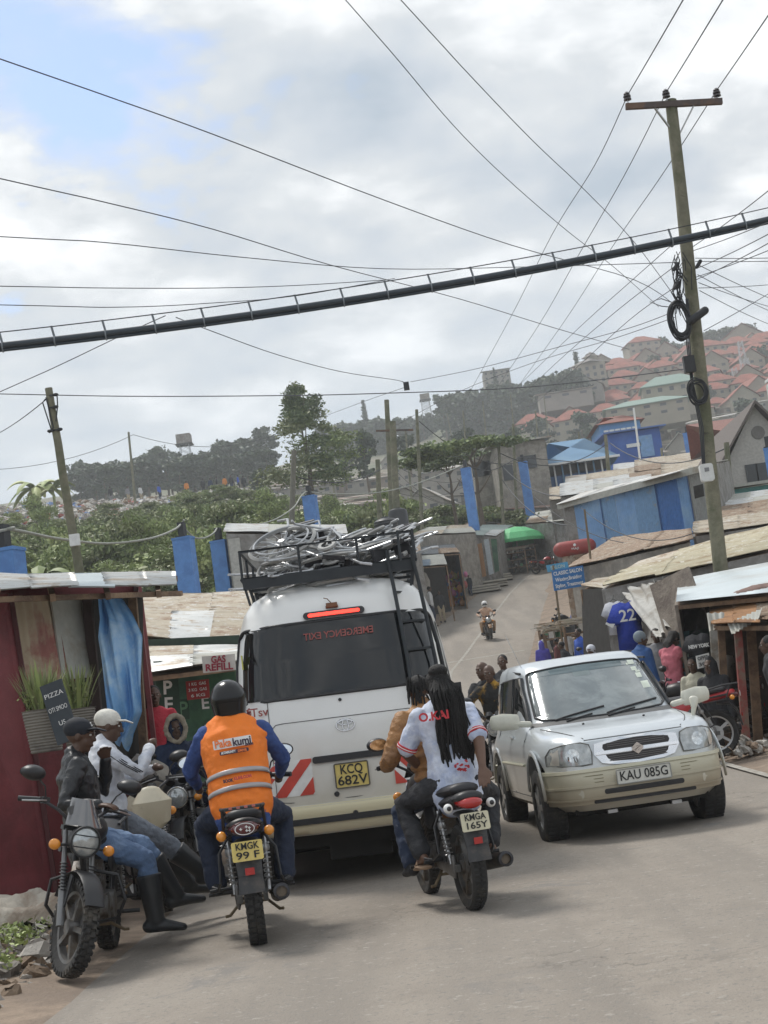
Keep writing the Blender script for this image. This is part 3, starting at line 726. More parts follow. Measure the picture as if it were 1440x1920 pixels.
# ---------------------------------------------------------------- vehicles
class Stack:
    """car body as rounded plan outlines stacked by height: (z, half width, front y, rear y)"""
    def __init__(s, lv, n=6, bowf=0, bowb=0): s.lv = lv; s.n = n; s.bf = bowf; s.bb = bowb
    def at(s, z):
        L = s.lv
        if z <= L[0][0]: return L[0][1:]
        for a, b in zip(L, L[1:]):
            if z <= b[0]:
                t = (z - a[0]) / (b[0] - a[0]); return tuple(lerp(p, q, t) for p, q in zip(a[1:], b[1:]))
        return L[-1][1:]
    def pt(s, t, z, off=0):
        W, F, B = s.at(z); m = (F + B) / 2; l = (F - B) / 2; c, q = math.cos(t), math.sin(t); e = (abs(c) ** s.n + abs(q) ** s.n) ** (-1 / s.n)
        u = c * e; v = q * e
        y = m + (l + off) * v
        y -= (s.bf * u * u if q > 0 else -s.bb * u * u)
        return V(((W + off) * u, y, z))
    def fy(s, x, z, rear=False):
        W, F, B = s.at(z); m = (F + B) / 2; l = (F - B) / 2; u = min(.999, abs(x) / W)
        k = l * (1 - u ** s.n) ** (1 / s.n)
        return m - k + s.bb * u * u if rear else m + k - s.bf * u * u
    def sx(s, y, z):
        W, F, B = s.at(z); m = (F + B) / 2; l = (F - B) / 2; v = min(.999, abs(y - m) / l)
        return W * (1 - v ** s.n) ** (1 / s.n)
    def body(s, mb, nt=72, nz=4):
        zs = []
        for a, b in zip(s.lv, s.lv[1:]):
            k = max(1, min(nz, int((b[0] - a[0]) / .05)));
            for i in range(k): zs.append(lerp(a[0], b[0], i / k))
        zs.append(s.lv[-1][0])
        vs = [s.pt(2 * PI * j / nt + .0001, z) for z in zs for j in range(nt)]
        fs = [(i * nt + j, i * nt + (j + 1) % nt, (i + 1) * nt + (j + 1) % nt, (i + 1) * nt + j) for i in range(len(zs) - 1) for j in range(nt)]
        fs += [tuple(range(nt))[::-1], tuple((len(zs) - 1) * nt + j for j in range(nt))]
        mb.add(vs, fs)
    def strip(s, mb, t0, t1, z0, z1, off, nt=30, nz=6, th=.03):
        A = [[s.pt(lerp(t0, t1, i / nt), lerp(z0, z1, j / nz), off) for j in range(nz + 1)] for i in range(nt + 1)]
        Bk = [[s.pt(lerp(t0, t1, i / nt), lerp(z0, z1, j / nz), off - th) for j in range(nz + 1)] for i in range(nt + 1)]
        vs = [p for r_ in A for p in r_] + [p for r_ in Bk for p in r_]; w = nz + 1; o = (nt + 1) * w
        fs = [(i * w + j, (i + 1) * w + j, (i + 1) * w + j + 1, i * w + j + 1) for i in range(nt) for j in range(nz)]
        fs += [tuple(o + q for q in f[::-1]) for f in list(fs)]
        for i in range(nt):
            for j in (0, nz): fs.append((i * w + j, (i + 1) * w + j, o + (i + 1) * w + j, o + i * w + j))
        for j in range(nz):
            for i in (0, nt): fs.append((i * w + j, i * w + j + 1, o + i * w + j + 1, o + i * w + j))
        mb.add(vs, fs)
def boolcut(o, cutters):
    for c in cutters:
        m = o.modifiers.new('cut', 'BOOLEAN'); m.operation = 'DIFFERENCE'; m.solver = 'EXACT'; m.object = c
    dg = bpy.context.evaluated_depsgraph_get(); dg.update()
    me = bpy.data.meshes.new_from_object(o.evaluated_get(dg)); o.modifiers.clear(); old = o.data; o.data = me
    for c in cutters: bpy.data.objects.remove(c)
    me.polygons.foreach_set('use_smooth', [True] * len(me.polygons)); me.set_sharp_from_angle(angle=R(35))
VWHITE = mat('van_white_paint', (.80, .80, .78), .28, var=.025, scale=2, coat=.4, dirt=(.45, 1.15, .5, (.55, .52, .45)))
CREAM = mat('cream_bumper_paint', (.62, .56, .36), .4, var=.05, scale=3, coat=.2, dirt=(.3, .62, .2, (.42, .36, .26)))
SILV = mat('silver_car_paint', (.60, .64, .67), .28, metal=.3, var=.03, scale=2, coat=.5, dirt=(.22, .66, .4, (.48, .44, .36)))
GOLDB = mat('champagne_bumper_paint', (.58, .555, .42), .42, metal=.1, var=.05, scale=3, coat=.2, dirt=(.3, .6, .2, (.33, .28, .20)))
GLASSD = mat('dark_tinted_glass', (.010, .012, .014), .05, var=.05, spec=.5, coat=.15)
GLASSW = mat('windscreen_glass', (.13, .155, .16), .10, var=.25, scale=2.2, spec=.9, coat=1, col2=(.21, .24, .24), pscale=2.6, patch=.5)
RUBBER = mat('tyre_rubber', (.03, .029, .028), .85, var=.25, scale=12, bump=.4, bscale=60, col2=(.085, .075, .062), pscale=5, patch=.56)
TRIM = mat('black_trim', (.02, .02, .022), .5, var=.1)
REDL = mat('red_lens', (.40, .02, .018), .18, var=.1, coat=.6)
LITRED = mat('lit_brake_lamp', (.8, .03, .02), .3, emit=(1, .05, .03), estr=1.6)
ORL = mat('amber_lens', (.75, .28, .03), .2, var=.1, coat=.6)
HEADL = mat('headlamp_lens', (.40, .42, .42), .1, metal=.4, var=.35, scale=14, coat=1)
PLY = mat('yellow_plate', (.66, .52, .16), .5, var=.08, scale=20, col2=(.50, .40, .18), pscale=9, patch=.6)
PLW = mat('white_plate', (.62, .62, .57), .5, var=.06, scale=20)
INK = mat('black_ink', (.015, .015, .015), .6)
REDT = mat('red_ink', (.42, .03, .03), .5)
DRED = mat('dull_red_ink', (.30, .07, .06), .5)
WT = mat('white_ink', (.72, .72, .70), .6)
def tyre_wheel(parent, c, r, w, rimr, spokes=5, name='wheel', knob=False, rimm=None, hubcap=True):
    """car wheel, axle along x"""
    t = MB(); t.lathe([(rimr, -w * .42), (rimr + .02, -w * .5), (r * .9, -w * .5), (r * .975, -w * .43), (r, -w * .3), (r, w * .3), (r * .975, w * .43), (r * .9, w * .5), (rimr + .02, w * .5), (rimr, w * .42), (rimr, -w * .42)], axis='x', n=40)
    for k in range(44):
        a = 2 * PI * k / 44
        for s in (-1, 1): t.box((s * w * .24, math.cos(a) * r * 1.0, math.sin(a) * r * 1.0), (w * .34, .022, .016), (a + PI / 2 + s * .0, 0, 0))
    wo_ = t.build(name, RUBBER, parent, angle=35); wo_.location = c
    m = MB(); m.lathe([(rimr, -w * .4), (rimr * .93, -w * .36), (rimr * .9, w * .3), (rimr, w * .42)], axis='x', n=32)
    for k in range(spokes):
        a = 2 * PI * k / spokes
        for sx in (-1, 1): m.bar((sx * w * .3, 0, 0), (sx * w * .3, math.cos(a) * rimr * .95, math.sin(a) * rimr * .95), .05, .075, (1, 0, 0))
    m.cyl((-w * .36, 0, 0), (w * .36, 0, 0), .06, n=14); m.build('rim', rimm or STEEL, wo_)
    return wo_

# ---- white minibus with loaded roof rack
bus = thing('minibus', 'white minibus with roof rack seen from behind on the left lane', 'minibus', (-.585, 13.0, zr(13) + .0), R(1.0))
bus.rotation_euler = (R(.3), R(.8), R(1.0)); bus.scale = (1.06, 1, 1.02)
BS = Stack([(.46, .86, 4.6, .04), (.49, .92, 4.65, .0), (.69, .935, 4.7, .0), (.705, .925, 4.7, .035), (1.0, .94, 4.72, .04), (1.35, .94, 4.7, .06), (1.60, .925, 4.6, .10), (1.90, .895, 4.4, .16), (2.18, .845, 4.1, .235), (2.34, .79, 3.9, .30), (2.45, .71, 3.75, .385), (2.51, .60, 3.6, .50), (2.55, .44, 3.4, .72), (2.565, .2, 3.1, 1.0)], 5.5, bowb=.07, bowf=.1)
m = MB(); BS.body(m, 96); bo = m.build('body', VWHITE, bus, angle=60)
cut = []
for y in (.95, 3.6):
    c_ = MB(); c_.cyl((-1.2, y, .36), (1.2, y, .36), .42, n=32); cut.append(c_.build('cut', TRIM, None)); 
bo.parent = None; boolcut(bo, cut); bo.parent = bus
for y in (.95, 3.6):
    for s in (-1, 1): tyre_wheel(bus, (s * .78, y, .335), .335, .21, .2)
m = MB(); m.box((0, 2.4, .40), (1.5, 4.2, .12)); m.box((0, .5, .32), (.5, .3, .2)); m.cyl((-.6, .95, .33), (.6, .95, .33), .07); m.cyl((.35, .2, .36), (.35, .9, .36), .08); m.build('underbody', mat('underbody_black', (.015, .014, .013), .9), bus)
rs = lambda x, z: (x, BS.fy(x, z, True), z)
m = MB(); BS.strip(m, PI * 1.237, PI * 1.763, .475, .70, .015, 60, 6, .02); m.build('bumper', CREAM, bus, angle=60)
m = MB(); BS.strip(m, PI * 1.237, PI * 1.763, .55, .60, .03, 60, 2, .02); m.build('bumper_strip', TRIM, bus, angle=60)
m = MB(); rsn = lambda u, z: (u * BS.at(z)[0], BS.fy(u * BS.at(z)[0], z, True), z); patch(m, rrect(1.86, .60, .075, 8, -.01, 1.885), rsn, .008, 12); m.build('rear_window', GLASSD, bus, angle=60)
m = MB(); o_ = rrect(1.87, .615, .08, 8, -.01, 1.885); o_ = [(lerp(a[0], b[0], k / 8), lerp(a[1], b[1], k / 8)) for a, b in zip(o_, o_[1:] + o_[:1]) for k in range(8)]; m.tube([V(rsn(u, v)) + V((0, -.006, 0)) for u, v in o_], .014, 6, True); m.build('window_seal', TRIM, bus)
seam = mat('panel_gap', (.10, .10, .095), .8)
def seamline(pts, par=bus, surf=rs, r_=.0035, off=.0015, mm=None):
    m = MB(); m.tube([V(surf(u, v)) - V((0, off, 0)) for u, v in pts], r_, 5); return m.build('panel_seam', mm or seam, par)
arc = [(-.60, .68), (-.60, 1.28), (-.585, 1.345), (-.55, 1.375)] + [(-.5 + .1 * i, 1.38) for i in range(11)] + [(.56, 1.375), (.60, 1.34), (.61, 1.28), (.61, .68)]
seamline(arc); seamline([(-.60, 1.57), (-.60, 1.38)]); seamline([(-.5, .735), (0, .725), (.5, .735)]); seamline([(-.6, .76), (-.57, .745), (-.5, .735)])
m = MB(); patch(m, rrect(.62, .055, .02, 4, .02, 1.055), rs, .022, 3); m.build('handle_strip', TRIM, bus)
m = MB(); patch(m, rrect(.50, .06, .03, 5, .01, 2.245), rs, .03, 3); bl = m.build('brake_lamp', TRIM, bus)
m = MB(); patch(m, rrect(.42, .03, .012, 4, .01, 2.245), rs, .038, 3); m.build('lens', LITRED, bl)
m = MB(); m.box((.0, BS.fy(0, 2.31, True) - .02, 2.315), (.09, .05, .035)); m.cyl((-.05, BS.fy(0, 2.3, True) - .02, 2.30), (.05, BS.fy(0, 2.3, True) - .02, 2.30), .012); m.tube([(0, .3, 2.33), (-.03, .27, 2.37), (-.06, .27, 2.38)], .004, 5); m.build('reversing_camera', mat('rust_brown', (.18, .09, .05), .8), bus)
for x, z in ((-.13, .765), (.0, .60)):
    m = MB(); m.lathe([(.001, -.012), (.018, -.012), (.022, 0)], (x, BS.fy(x, z, True) - .022, z), 'y', 14); m.build('socket', TRIM, bus)
m = MB(); m.lathe([(.001, -.014), (.013, -.012), (.014, 0)], (-.02, BS.fy(0, 1.52, True), 1.52), 'y', 12); m.build('lock', STEELD, bus)
# number plate
def plate(parent, lines, c, w, h, pm, rot=(0, 0, 0), size=.08, ink=INK, frame=None, wd=None, name='number_plate', bold=.0015):
    m = MB(); m.prism([(u, 0, v) for u, v in rrect(w, h, .012, 3)], (0, .008, 0)); p = m.build(name, pm, parent, angle=30); p.location = c; p.rotation_euler = rot
    if frame:
        m = MB(); m.tube([(u, -.002, v) for u, v in rrect(w, h, .012, 3)], .006, 5, True); m.build('plate_frame', frame, p)
    n = len(lines)
    for i, l in enumerate(lines): text(l, size, ink, p, (0, -.0045, ((n - 1) / 2 - i) * h / n * .92), bold=bold, ext=.001, width=(wd[i] if wd else None))
    return p
plate(bus, ['KCQ', '682V'], (.005, BS.fy(0, .905, True) - .02, .905), .262, .195, PLY, (R(-1), 0, 0), .105, frame=mat('plate_frame_dark', (.10, .09, .07), .6), wd=[.175, .235])
text('EMERGENCY EXIT', .085, DRED, bus, (0.03, BS.fy(.25, 2.07, True) - .024, 2.065), (R(90 - 15), 0, 0), .001, .001, mirror=True, width=.56)
tsv = text('Tsv', .10, DRED, bus, (-.67, BS.fy(-.62, 1.50, True) - .012, 1.495), (PI / 2, 0, R(-6)), .001, .001)
m = MB(); r2 = random.Random(4)
for i in range(16):
    a = r2.uniform(0, 6.28); q = r2.uniform(0, .032); m.prism([(-.765 + math.cos(a) * q + k * .011 * math.cos(b), -.0, 1.505 + math.sin(a) * q + k * .011 * math.sin(b)) for k, b in ((1, 0), (1, 1.3), (1, 2.6), (1, 3.9), (1, 5.2))], (0, .001, 0))
m.tube([(-.80, 0, 1.465), (-.765, 0, 1.468), (-.74, 0, 1.463)], .003, 4)
e_ = m.build('flower_emblem', DRED, bus); e_.location = (0, BS.fy(-.76, 1.5, True) - .02, 0)
m = MB()  # three-oval badge
for (rx, rz, cz) in ((.072, .048, 0), (.024, .045, 0), (.052, .018, .022)):
    m.tube([(rx * math.cos(a), 0, cz + rz * math.sin(a)) for a in [2 * PI * k / 28 for k in range(28)]], .0058, 6, True)
b_ = m.build('badge', CHROME, bus); b_.location = (0, BS.fy(0, 1.31, True) - .008, 1.31)
# red and white hazard panels
def hazard(x0, x1, z0, z1, flip):
    mm = MB(); patch(mm, [(x0, z0), (x1, z0), (x1, z1), (x0, z1)], rs, .005, 4); mm.build('hazard_panel', WT, bus)
    w_, h_ = x1 - x0, z1 - z0; mm = MB()
    def clip(poly):
        def cut(p, f):
            o = []
            for i in range(len(p)):
                a, b = p[i - 1], p[i]; fa, fb = f(a), f(b)
                if (fa >= 0) != (fb >= 0): t = fa / (fa - fb); o.append((lerp(a[0], b[0], t), lerp(a[1], b[1], t)))
                if fb >= 0: o.append(b)
            return o
        for f in (lambda p: p[0], lambda p: w_ - p[0], lambda p: p[1], lambda p: h_ - p[1]):
            poly = cut(poly, f)
            if not poly: return []
        return poly
    for k in range(-3, 6):
        s0 = k * .21 + .03; pl = [(s0, 0), (s0 + .105, 0), (s0 + .105 + h_ * .85, h_), (s0 + h_ * .85, h_)]
        pl = clip(pl)
        if len(pl) > 2:
            if flip: pl = [(w_ - p[0], p[1]) for p in pl][::-1]
            patch(mm, [(x0 + p[0], z0 + p[1]) for p in pl], rs, .0085, 3)
    mm.build('hazard_stripes', mat('hazard_red', (.52, .06, .04), .4), bus)
    mm = MB(); c = (x0 + .065, z1 - .07) if not flip else (x1 - .065, z1 - .07)
    patch(mm, [(c[0] + .062 * math.cos(2 * PI * k / 20), c[1] + .062 * math.sin(2 * PI * k / 20)) for k in range(20)], rs, .011, 2); mm.build('hazard_disc', WT, bus)
    mm = MB(); patch(mm, [(c[0] + .043 * math.cos(2 * PI * k / 20), c[1] + .043 * math.sin(2 * PI * k / 20)) for k in range(20)], rs, .014, 2); mm.build('hazard_dot', MATS['hazard_red'], bus)
hazard(-.66, -.30, .785, 1.075, False); hazard(.34, .68, .785, 1.075, True)
for s in (-1, 1):
    m = MB(); BS.strip(m, PI * 1.5 + s * PI * .236, PI * 1.5 + s * PI * .262, .80, 1.42, .006, 12, 6, .02); m.build('tail_light', REDL, bus)
    m = MB()
    for k in range(4):
        y0, y1 = .75 + k * .95, .75 + (k + 1) * .95 - .06
        m.add([V((s * (BS.sx(y, z) + .004), y, z)) for y, z in ((y0, 1.55), (y1, 1.55), (y1, 2.1), (y0, 2.1))], [(0, 1, 2, 3)])
    m.build('side_window', GLASSD, bus, False)
    m = MB(); m.box((s * 1.08, 4.3, 1.45), (.14, .08, .26)); m.bar((s * .9, 4.3, 1.4), (s * 1.05, 4.3, 1.42), .03); m.build('mirror', TRIM, bus)
m = MB(); m.box((-(BS.sx(.40, 1.93) + .003), .40, 1.93), (.01, .05, .12)); m.build('sticker', mat('yellow_sticker', (.6, .6, .15), .5), bus)
# roof rack and ladder
RK = mat('rack_black_steel', (.03, .035, .04), .5, metal=.3)
m = MB(); zb, zt = 2.62, 2.86
def rk(x, y, z): return (x, y, z)
for z in (zb, zt):
    m.tube([(-.70, .35, z), (.72, .35, z), (.72, 3.6, z), (-.70, 3.6, z)], .014 if z == zt else .022, 6, True)
for y in (.35, 3.6):
    for x in (-.70, -.22, .26, .72): m.tube([(x, y, zb), (x, y, zt)], .011, 6)
for x in (-.70, .72):
    for y in (1.0, 1.7, 2.4, 3.0): m.tube([(x, y, zb), (x, y, zt)], .011, 6); m.tube([(x * .93, y, 2.38), (x, y, zb)], .014, 6)
for x in (-.55, -.3, 0, .3, .55): m.bar((x, .35, zb - .01), (x, 3.6, zb - .01), .04, .02)
for y in (.6, 1.2, 1.8, 2.4, 3.0, 3.5): m.bar((-.70, y, zb - .03), (.72, y, zb - .03), .04, .025)
m.bar((-.70, .35, zb - .04), (.72, .35, zb - .04), .03, .09); m.bar((-.66, .37, 2.40), (-.70, .37, zb), .02); m.bar((.66, .37, 2.40), (.70, .37, zb), .02)
for x in (.60, .72): m.tube([(x, .35, zt), (x, .20, zt + .0), (x, .18, zt - .25)], .011, 6)
rack = m.build('roof_rack', RK, bus)
m = MB()
for x0, x1 in ((.555, .50), (.78, .70)):
    pts = [(x1, 2.72), (x1 + .0, 2.62), (lerp(x1, x0, .3), 2.42), (lerp(x1, x0, .6), 2.15), (x0, 1.75), (x0 + .0, 1.45)]
    m.tube([(x, min(BS.fy(min(x, .8), z, True), .36) - .055, z) for x, z in pts] + [(x0, BS.fy(min(x0, .8), 1.42, True) - .01, 1.42)], .016, 8)
for z in (2.36, 2.1, 1.86, 1.62):
    x0 = lerp(.52, .555, (2.5 - z)); m.bar((x0, BS.fy(.55, z, True) - .055, z), (x0 + .215, BS.fy(.75, z, True) - .055, z), .03, .02)
m.build('ladder', RK, bus)

# ---- wheelchairs piled on the rack
CHM = mat('chair_steel', (.50, .51, .52), .3, metal=.6, var=.1); CHB = mat('black_vinyl', (.03, .03, .035), .6); CHG = mat('grey_tyre', (.34, .34, .33), .7)
def wheelchair():
    t = thing('wheelchair', 'folded wheelchair', 'wheelchair')
    for s in (-1, 1):
        m = MB(); m.lathe([(.292, -.012), (.30, -.018), (.318, 0), (.30, .018), (.292, .012), (.292, -.012)], (s * .11, 0, 0), 'x', 36); w = m.build('big_wheel', CHG, t)
        m = MB(); m.lathe([(.285, -.01), (.296, 0), (.285, .01), (.285, -.01)], (s * .11, 0, 0), 'x', 36); m.cyl((s * .11 - .03, 0, 0), (s * .11 + .03, 0, 0), .03, n=10)
        for k in range(22):
            a = 2 * PI * k / 22; m.tube([(s * .11 + (.02 if k % 2 else -.02), 0, 0), (s * .11, math.cos(a) * .287, math.sin(a) * .287)], .0028, 4)
        m.build('spokes', CHM, w)
        m = MB(); m.tube([(s * .145, .255 * math.cos(2 * PI * k / 28), .255 * math.sin(2 * PI * k / 28)) for k in range(28)], .009, 6, True); m.build('hand_rim', CHM, w)
        m = MB(); m.tube([(s * .07, -.12, .62), (s * .07, -.02, .60), (s * .07, 0, .45), (s * .07, 0, -.02), (s * .07, .42, -.02), (s * .07, .46, .15), (s * .07, .02, .17)], .012, 7)
        m.tube([(s * .07, .44, .14), (s * .07, .52, -.05), (s * .07, .58, -.20), (s * .07, .66, -.22)], .011, 6); m.tube([(s * .07, .02, .38), (s * .07, .30, .38), (s * .07, .34, .16)], .011, 6); m.build('side_frame', CHM, t)
        m = MB(); m.lathe([(.05, -.012), (.08, -.014), (.09, 0), (.08, .014), (.05, .012)], (s * .07, .42, -.20), 'x', 18); m.tube([(s * .07, .42, -.02), (s * .07, .42, -.2)], .01, 6); m.build('caster', CHG, t)
        m = MB(); m.box((s * .07, .16, .395), (.035, .2, .025)); m.build('armrest', CHB, t)
    m = MB(); m.tube([(-.07, .05, .16), (.07, .05, -.02)], .01, 6); m.tube([(.07, .3, .16), (-.07, .3, -.02)], .01, 6); m.build('cross_brace', CHM, t)
    m = MB(); m.box((0, .2, .20), (.11, .30, .03)); m.build('seat', CHB, t)
    m = MB(); m.box((0, 0, .34), (.12, .02, .16)); m.build('backrest', CHB, t)
    return t
wc0 = wheelchair()
WCP = [((-.36, .60, .30), (10, -58, -108), 'wheelchair lying on top at the left end, big wheel facing up'), ((-.28, .80, .12), (30, -84, 150), 'wheelchair lying flat at the left bottom of the pile'), ((.08, .75, .20), (150, -70, -40), 'wheelchair with its black backrest sticking up near the pile middle'),
       ((.18, 1.0, .26), (60, -72, -170), 'wheelchair leaning right with its pale wheel highest in the pile'), ((.38, .85, .14), (-20, -80, 175), 'wheelchair lying flat at the right end behind the rail'), ((.36, 1.4, .30), (95, -75, -165), 'wheelchair tilted up at the far right of the pile'),
       ((-.1, 1.5, .2), (-8, -82, 70), 'wheelchair deep in the middle behind the others'), ((-.38, 1.6, .15), (8, -84, -30), 'wheelchair deep at the left behind the top one'), ((.15, 2.4, .15), (0, -80, 100), 'wheelchair at the front of the rack, farthest from the tail'), ((.05, .62, .06), (200, -86, 120), 'wheelchair pressed against the rear rail at the right'), ((.42, 1.0, .22), (20, -66, -150), 'wheelchair overhanging the right side rail of the rack'), ((-.06, 1.1, .30), (120, -72, 60), 'wheelchair on top in the middle, frame upward'), ((.15, 1.8, .24), (40, -78, 10), 'wheelchair on top toward the front of the rack')]
bm_ = Matrix.Translation(bus.location) @ bus.rotation_euler.to_matrix().to_4x4()
for i, (p, r_, l) in enumerate(WCP):
    w = wc0 if i == 0 else dup(wc0, None)
    w['label'] = l; w['group'] = 'wheelchairs piled on the minibus rack'
    w.location = bm_ @ V((p[0], p[1] + .1, 2.62 + p[2] * .9)); w.rotation_euler = tuple(R(a) for a in r_)

# ---- silver car coming the other way
car = thing('suv', 'silver off-road car with champagne bumper facing the camera on the right', 'car', (0, 0, 0), 0)
cq = V((1.80, 15.62, zr(15.62) - .03)); cyaw = PI + R(4.6)
CS = Stack([(.30, .74, 1.98, -1.95), (.36, .82, 2.02, -2.0), (.46, .84, 2.03, -2.04), (.60, .845, 2.02, -2.06), (.70, .855, 1.975, -2.05), (.80, .868, 1.955, -2.04), (.90, .85, 1.93, -2.03), (.955, .825, 1.86, -2.02), (1.0, .80, 1.60, -2.01), (1.035, .785, 1.20, -2.0), (1.06, .775, .90, -1.99),
            (1.10, .765, .80, -1.985), (1.30, .735, .52, -1.95), (1.50, .695, .24, -1.88), (1.62, .665, .08, -1.82), (1.67, .635, -.02, -1.78), (1.70, .58, -.15, -1.70), (1.715, .44, -.36, -1.5), (1.72, .2, -.6, -1.2)], 7, bowf=.10, bowb=.04)
m = MB(); CS.body(m, 120, 3); bo = m.build('body', SILV, None, angle=50)
cut = []
for y in (1.24, -1.22):
    c_ = MB(); c_.cyl((-1.2, y, .40), (-.55, y, .40), .43, n=36); cut.append(c_.build('cut', TRIM)); c_ = MB(); c_.cyl((1.2, y, .40), (.55, y, .40), .43, n=36); cut.append(c_.build('cut', TRIM))
boolcut(bo, cut); bo.parent = car
for y in (1.24, -1.22):
    for s in (-1, 1):
        w = tyre_wheel(car, (s * .755, y, .345), .345, .225, .205)
        m = MB(); m.loft([(s * .862, y + math.cos(R(a)) * .445, .40 + math.sin(R(a)) * .445) for a in range(4, 180, 11)], [(.014, .028)] * 16, n=8); m.build('arch_flare', SILV, car)
m = MB(); m.box((0, .0, .36), (1.25, 3.7, .18)); m.cyl((-.7, 1.24, .33), (.7, 1.24, .33), .05); m.cyl((-.7, -1.22, .33), (.7, -1.22, .33), .06); m.box((0, 1.3, .30), (.5, .5, .12)); m.bar((-.5, 1.75, .27), (.5, 1.75, .27), .04); m.bar((-.5, 1.0, .26), (-.3, 1.75, .27), .05); m.bar((.5, 1.0, .26), (.3, 1.75, .27), .05); m.build('underbody', MATS['underbody_black'], car)
for s in (-1, 1):
    m = MB(); m.box((s * .3, 1.9, .27), (.09, .05, .03)); m.build('tow_hook', STEEL, car)
# everything on the nose is laid on the front surface; x mirrored because the car faces away from +y
def fs_(u, v): return V((u, -CS.fy(u, v), v))
class Nose(MB):
    def build(s, name, m_, par, angle=40):
        for v in s.v: v.y *= -1
        return MB.build(s, name, m_, par, True, angle)
m = MB(); CS.strip(m, PI * .213, PI * .787, .36, .665, .03, 90, 8, .06); m.build('front_bumper', GOLDB, car, angle=40)
m = MB(); CS.strip(m, PI * 1.213, PI * 1.787, .36, .66, .045, 50, 6, .06); m.build('rear_bumper', GOLDB, car, angle=40)
for z0_, z1_ in ((.640, .668), (.505, .525), (.395, .41)): m = MB(); CS.strip(m, PI * .22, PI * .78, z0_, z1_, .042, 80, 2, .02); m.build('bumper_ridge', GOLDB, car)
bs_ = lambda u, v: V((u, -CS.fy(u, v) - .03, v))
m = Nose(); patch(m, rrect(.74, .045, .02, 4, 0, .455), bs_, .006, 3); patch(m, rrect(.95, .03, .014, 4, 0, .375), bs_, .008, 3); m.build('air_intake', TRIM, car)
for s in (-1, 1):
    m = Nose(); patch(m, rrect(.13, .075, .02, 4, s * .62, .455), lambda u, v: bs_(u, v), .008, 3); fo = m.build('fog_lamp', mat('fog_lens', (.50, .47, .38), .25, coat=1), car)
    for z in (.545, .575, .605):
        m = Nose(); patch(m, rrect(.40, .008, .003, 3, s * .56, z), bs_, .003, 3); m.build('bumper_groove', mat('groove_shade', (.22, .20, .13), .8), car)
    m = Nose(); hl = [(s * .43, .875), (s * .50, .90), (s * .66, .895), (s * .76, .87), (s * .80, .81), (s * .80, .725), (s * .70, .71), (s * .52, .70), (s * .43, .705), (s * .415, .80)]
    if s < 0: hl = hl[::-1]
    patch(m, hl, fs_, .012, 6); h_ = m.build('headlight', HEADL, car)
    m = Nose(); patch(m, [(u * 1.0, v) for u, v in [(s * .59 + .06 * math.cos(2 * PI * k / 20), .795 + .06 * math.sin(2 * PI * k / 20)) for k in range(20)]], fs_, .014, 3); m.build('reflector', mat('reflector_bowl', (.62, .64, .64), .06, metal=.8, var=.3, scale=30), h_)
    m = Nose(); patch(m, [(s * .70, .86), (s * .765, .84), (s * .775, .73), (s * .71, .72)], fs_, .015, 3); m.build('indicator_lens', mat('clear_indicator', (.5, .47, .42), .15, coat=1), h_)
    m = Nose(); m.tube([fs_(u, v) - V((0, .012, 0)) for u, v in hl], .006, 5, True); m.build('lamp_seal', mat('lamp_seal_grey', (.15, .15, .14), .6), h_)
    m = Nose(); patch(m, [(s * .41, .655), (s * .80, .66), (s * .80, .672), (s * .41, .668)], fs_, .01, 4); m.build('lamp_trim', SILV, car)
# grille
m = Nose(); g = [(-.385, .872), (-.2, .90), (0, .908), (.2, .90), (.385, .872), (.40, .78), (.34, .70), (.22, .675), (0, .668), (-.22, .675), (-.34, .70), (-.40, .78)]
patch(m, g, fs_, .02, 6); m.build('grille_surround', CHROME, car)
for g in ([(-.305, .860), (-.15, .882), (0, .888), (.15, .882), (.305, .860), (.315, .83), (.30, .806), (-.30, .806), (-.315, .83)], [(-.295, .768), (.295, .768), (.28, .735), (.24, .708), (0, .694), (-.24, .708), (-.28, .735)]):
    m = Nose(); patch(m, g, fs_, .026, 4); gr = m.build('grille', mat('grille_dark', (.025, .022, .022), .5), car)
    zc = sum(p[1] for p in g) / len(g)
    for k in (-1, 0, 1):
        m = Nose(); patch(m, rrect(.54, .005, .002, 2, 0, zc + k * .017), fs_, .029, 2); m.build('grille_bar', mat('grille_bar_grey', (.14, .13, .13), .4), gr)
m = Nose(); patch(m, rrect(.78, .026, .012, 4, 0, .787), fs_, .034, 4); m.build('grille_crossbar', CHROME, car)
# angular S badge
m = MB()
for sgn in (1, -1):
    pts = [(.052, .012), (.0, .050), (-.052, .012), (-.052, .0), (-.022, .0), (.028, -.026), (.018, -.034), (.0, -.020), (-.0225, -.002), (-.030, .006), (0, .028), (.022, .012)]
    m.prism([(sgn * x, 0, sgn * z) for x, z in [(.055, .010), (0, .052), (-.055, .010), (-.055, -.002), (.022, -.002 - .022), (.034, -.014), (-.012, .014), (0, .024), (.018, .010)]], (0, .008, 0))
b_ = m.build('badge', CHROME, car, angle=20); b_.location = (0, CS.fy(0, .79) + .036, .79)
pl_ = plate(car, ['KAU 085G'], (0, CS.fy(0, .555) + .065, .565), .50, .125, PLW, (0, 0, PI), .115, frame=mat('plate_frame_light', (.3, .3, .28), .6), wd=[.44], bold=.001)
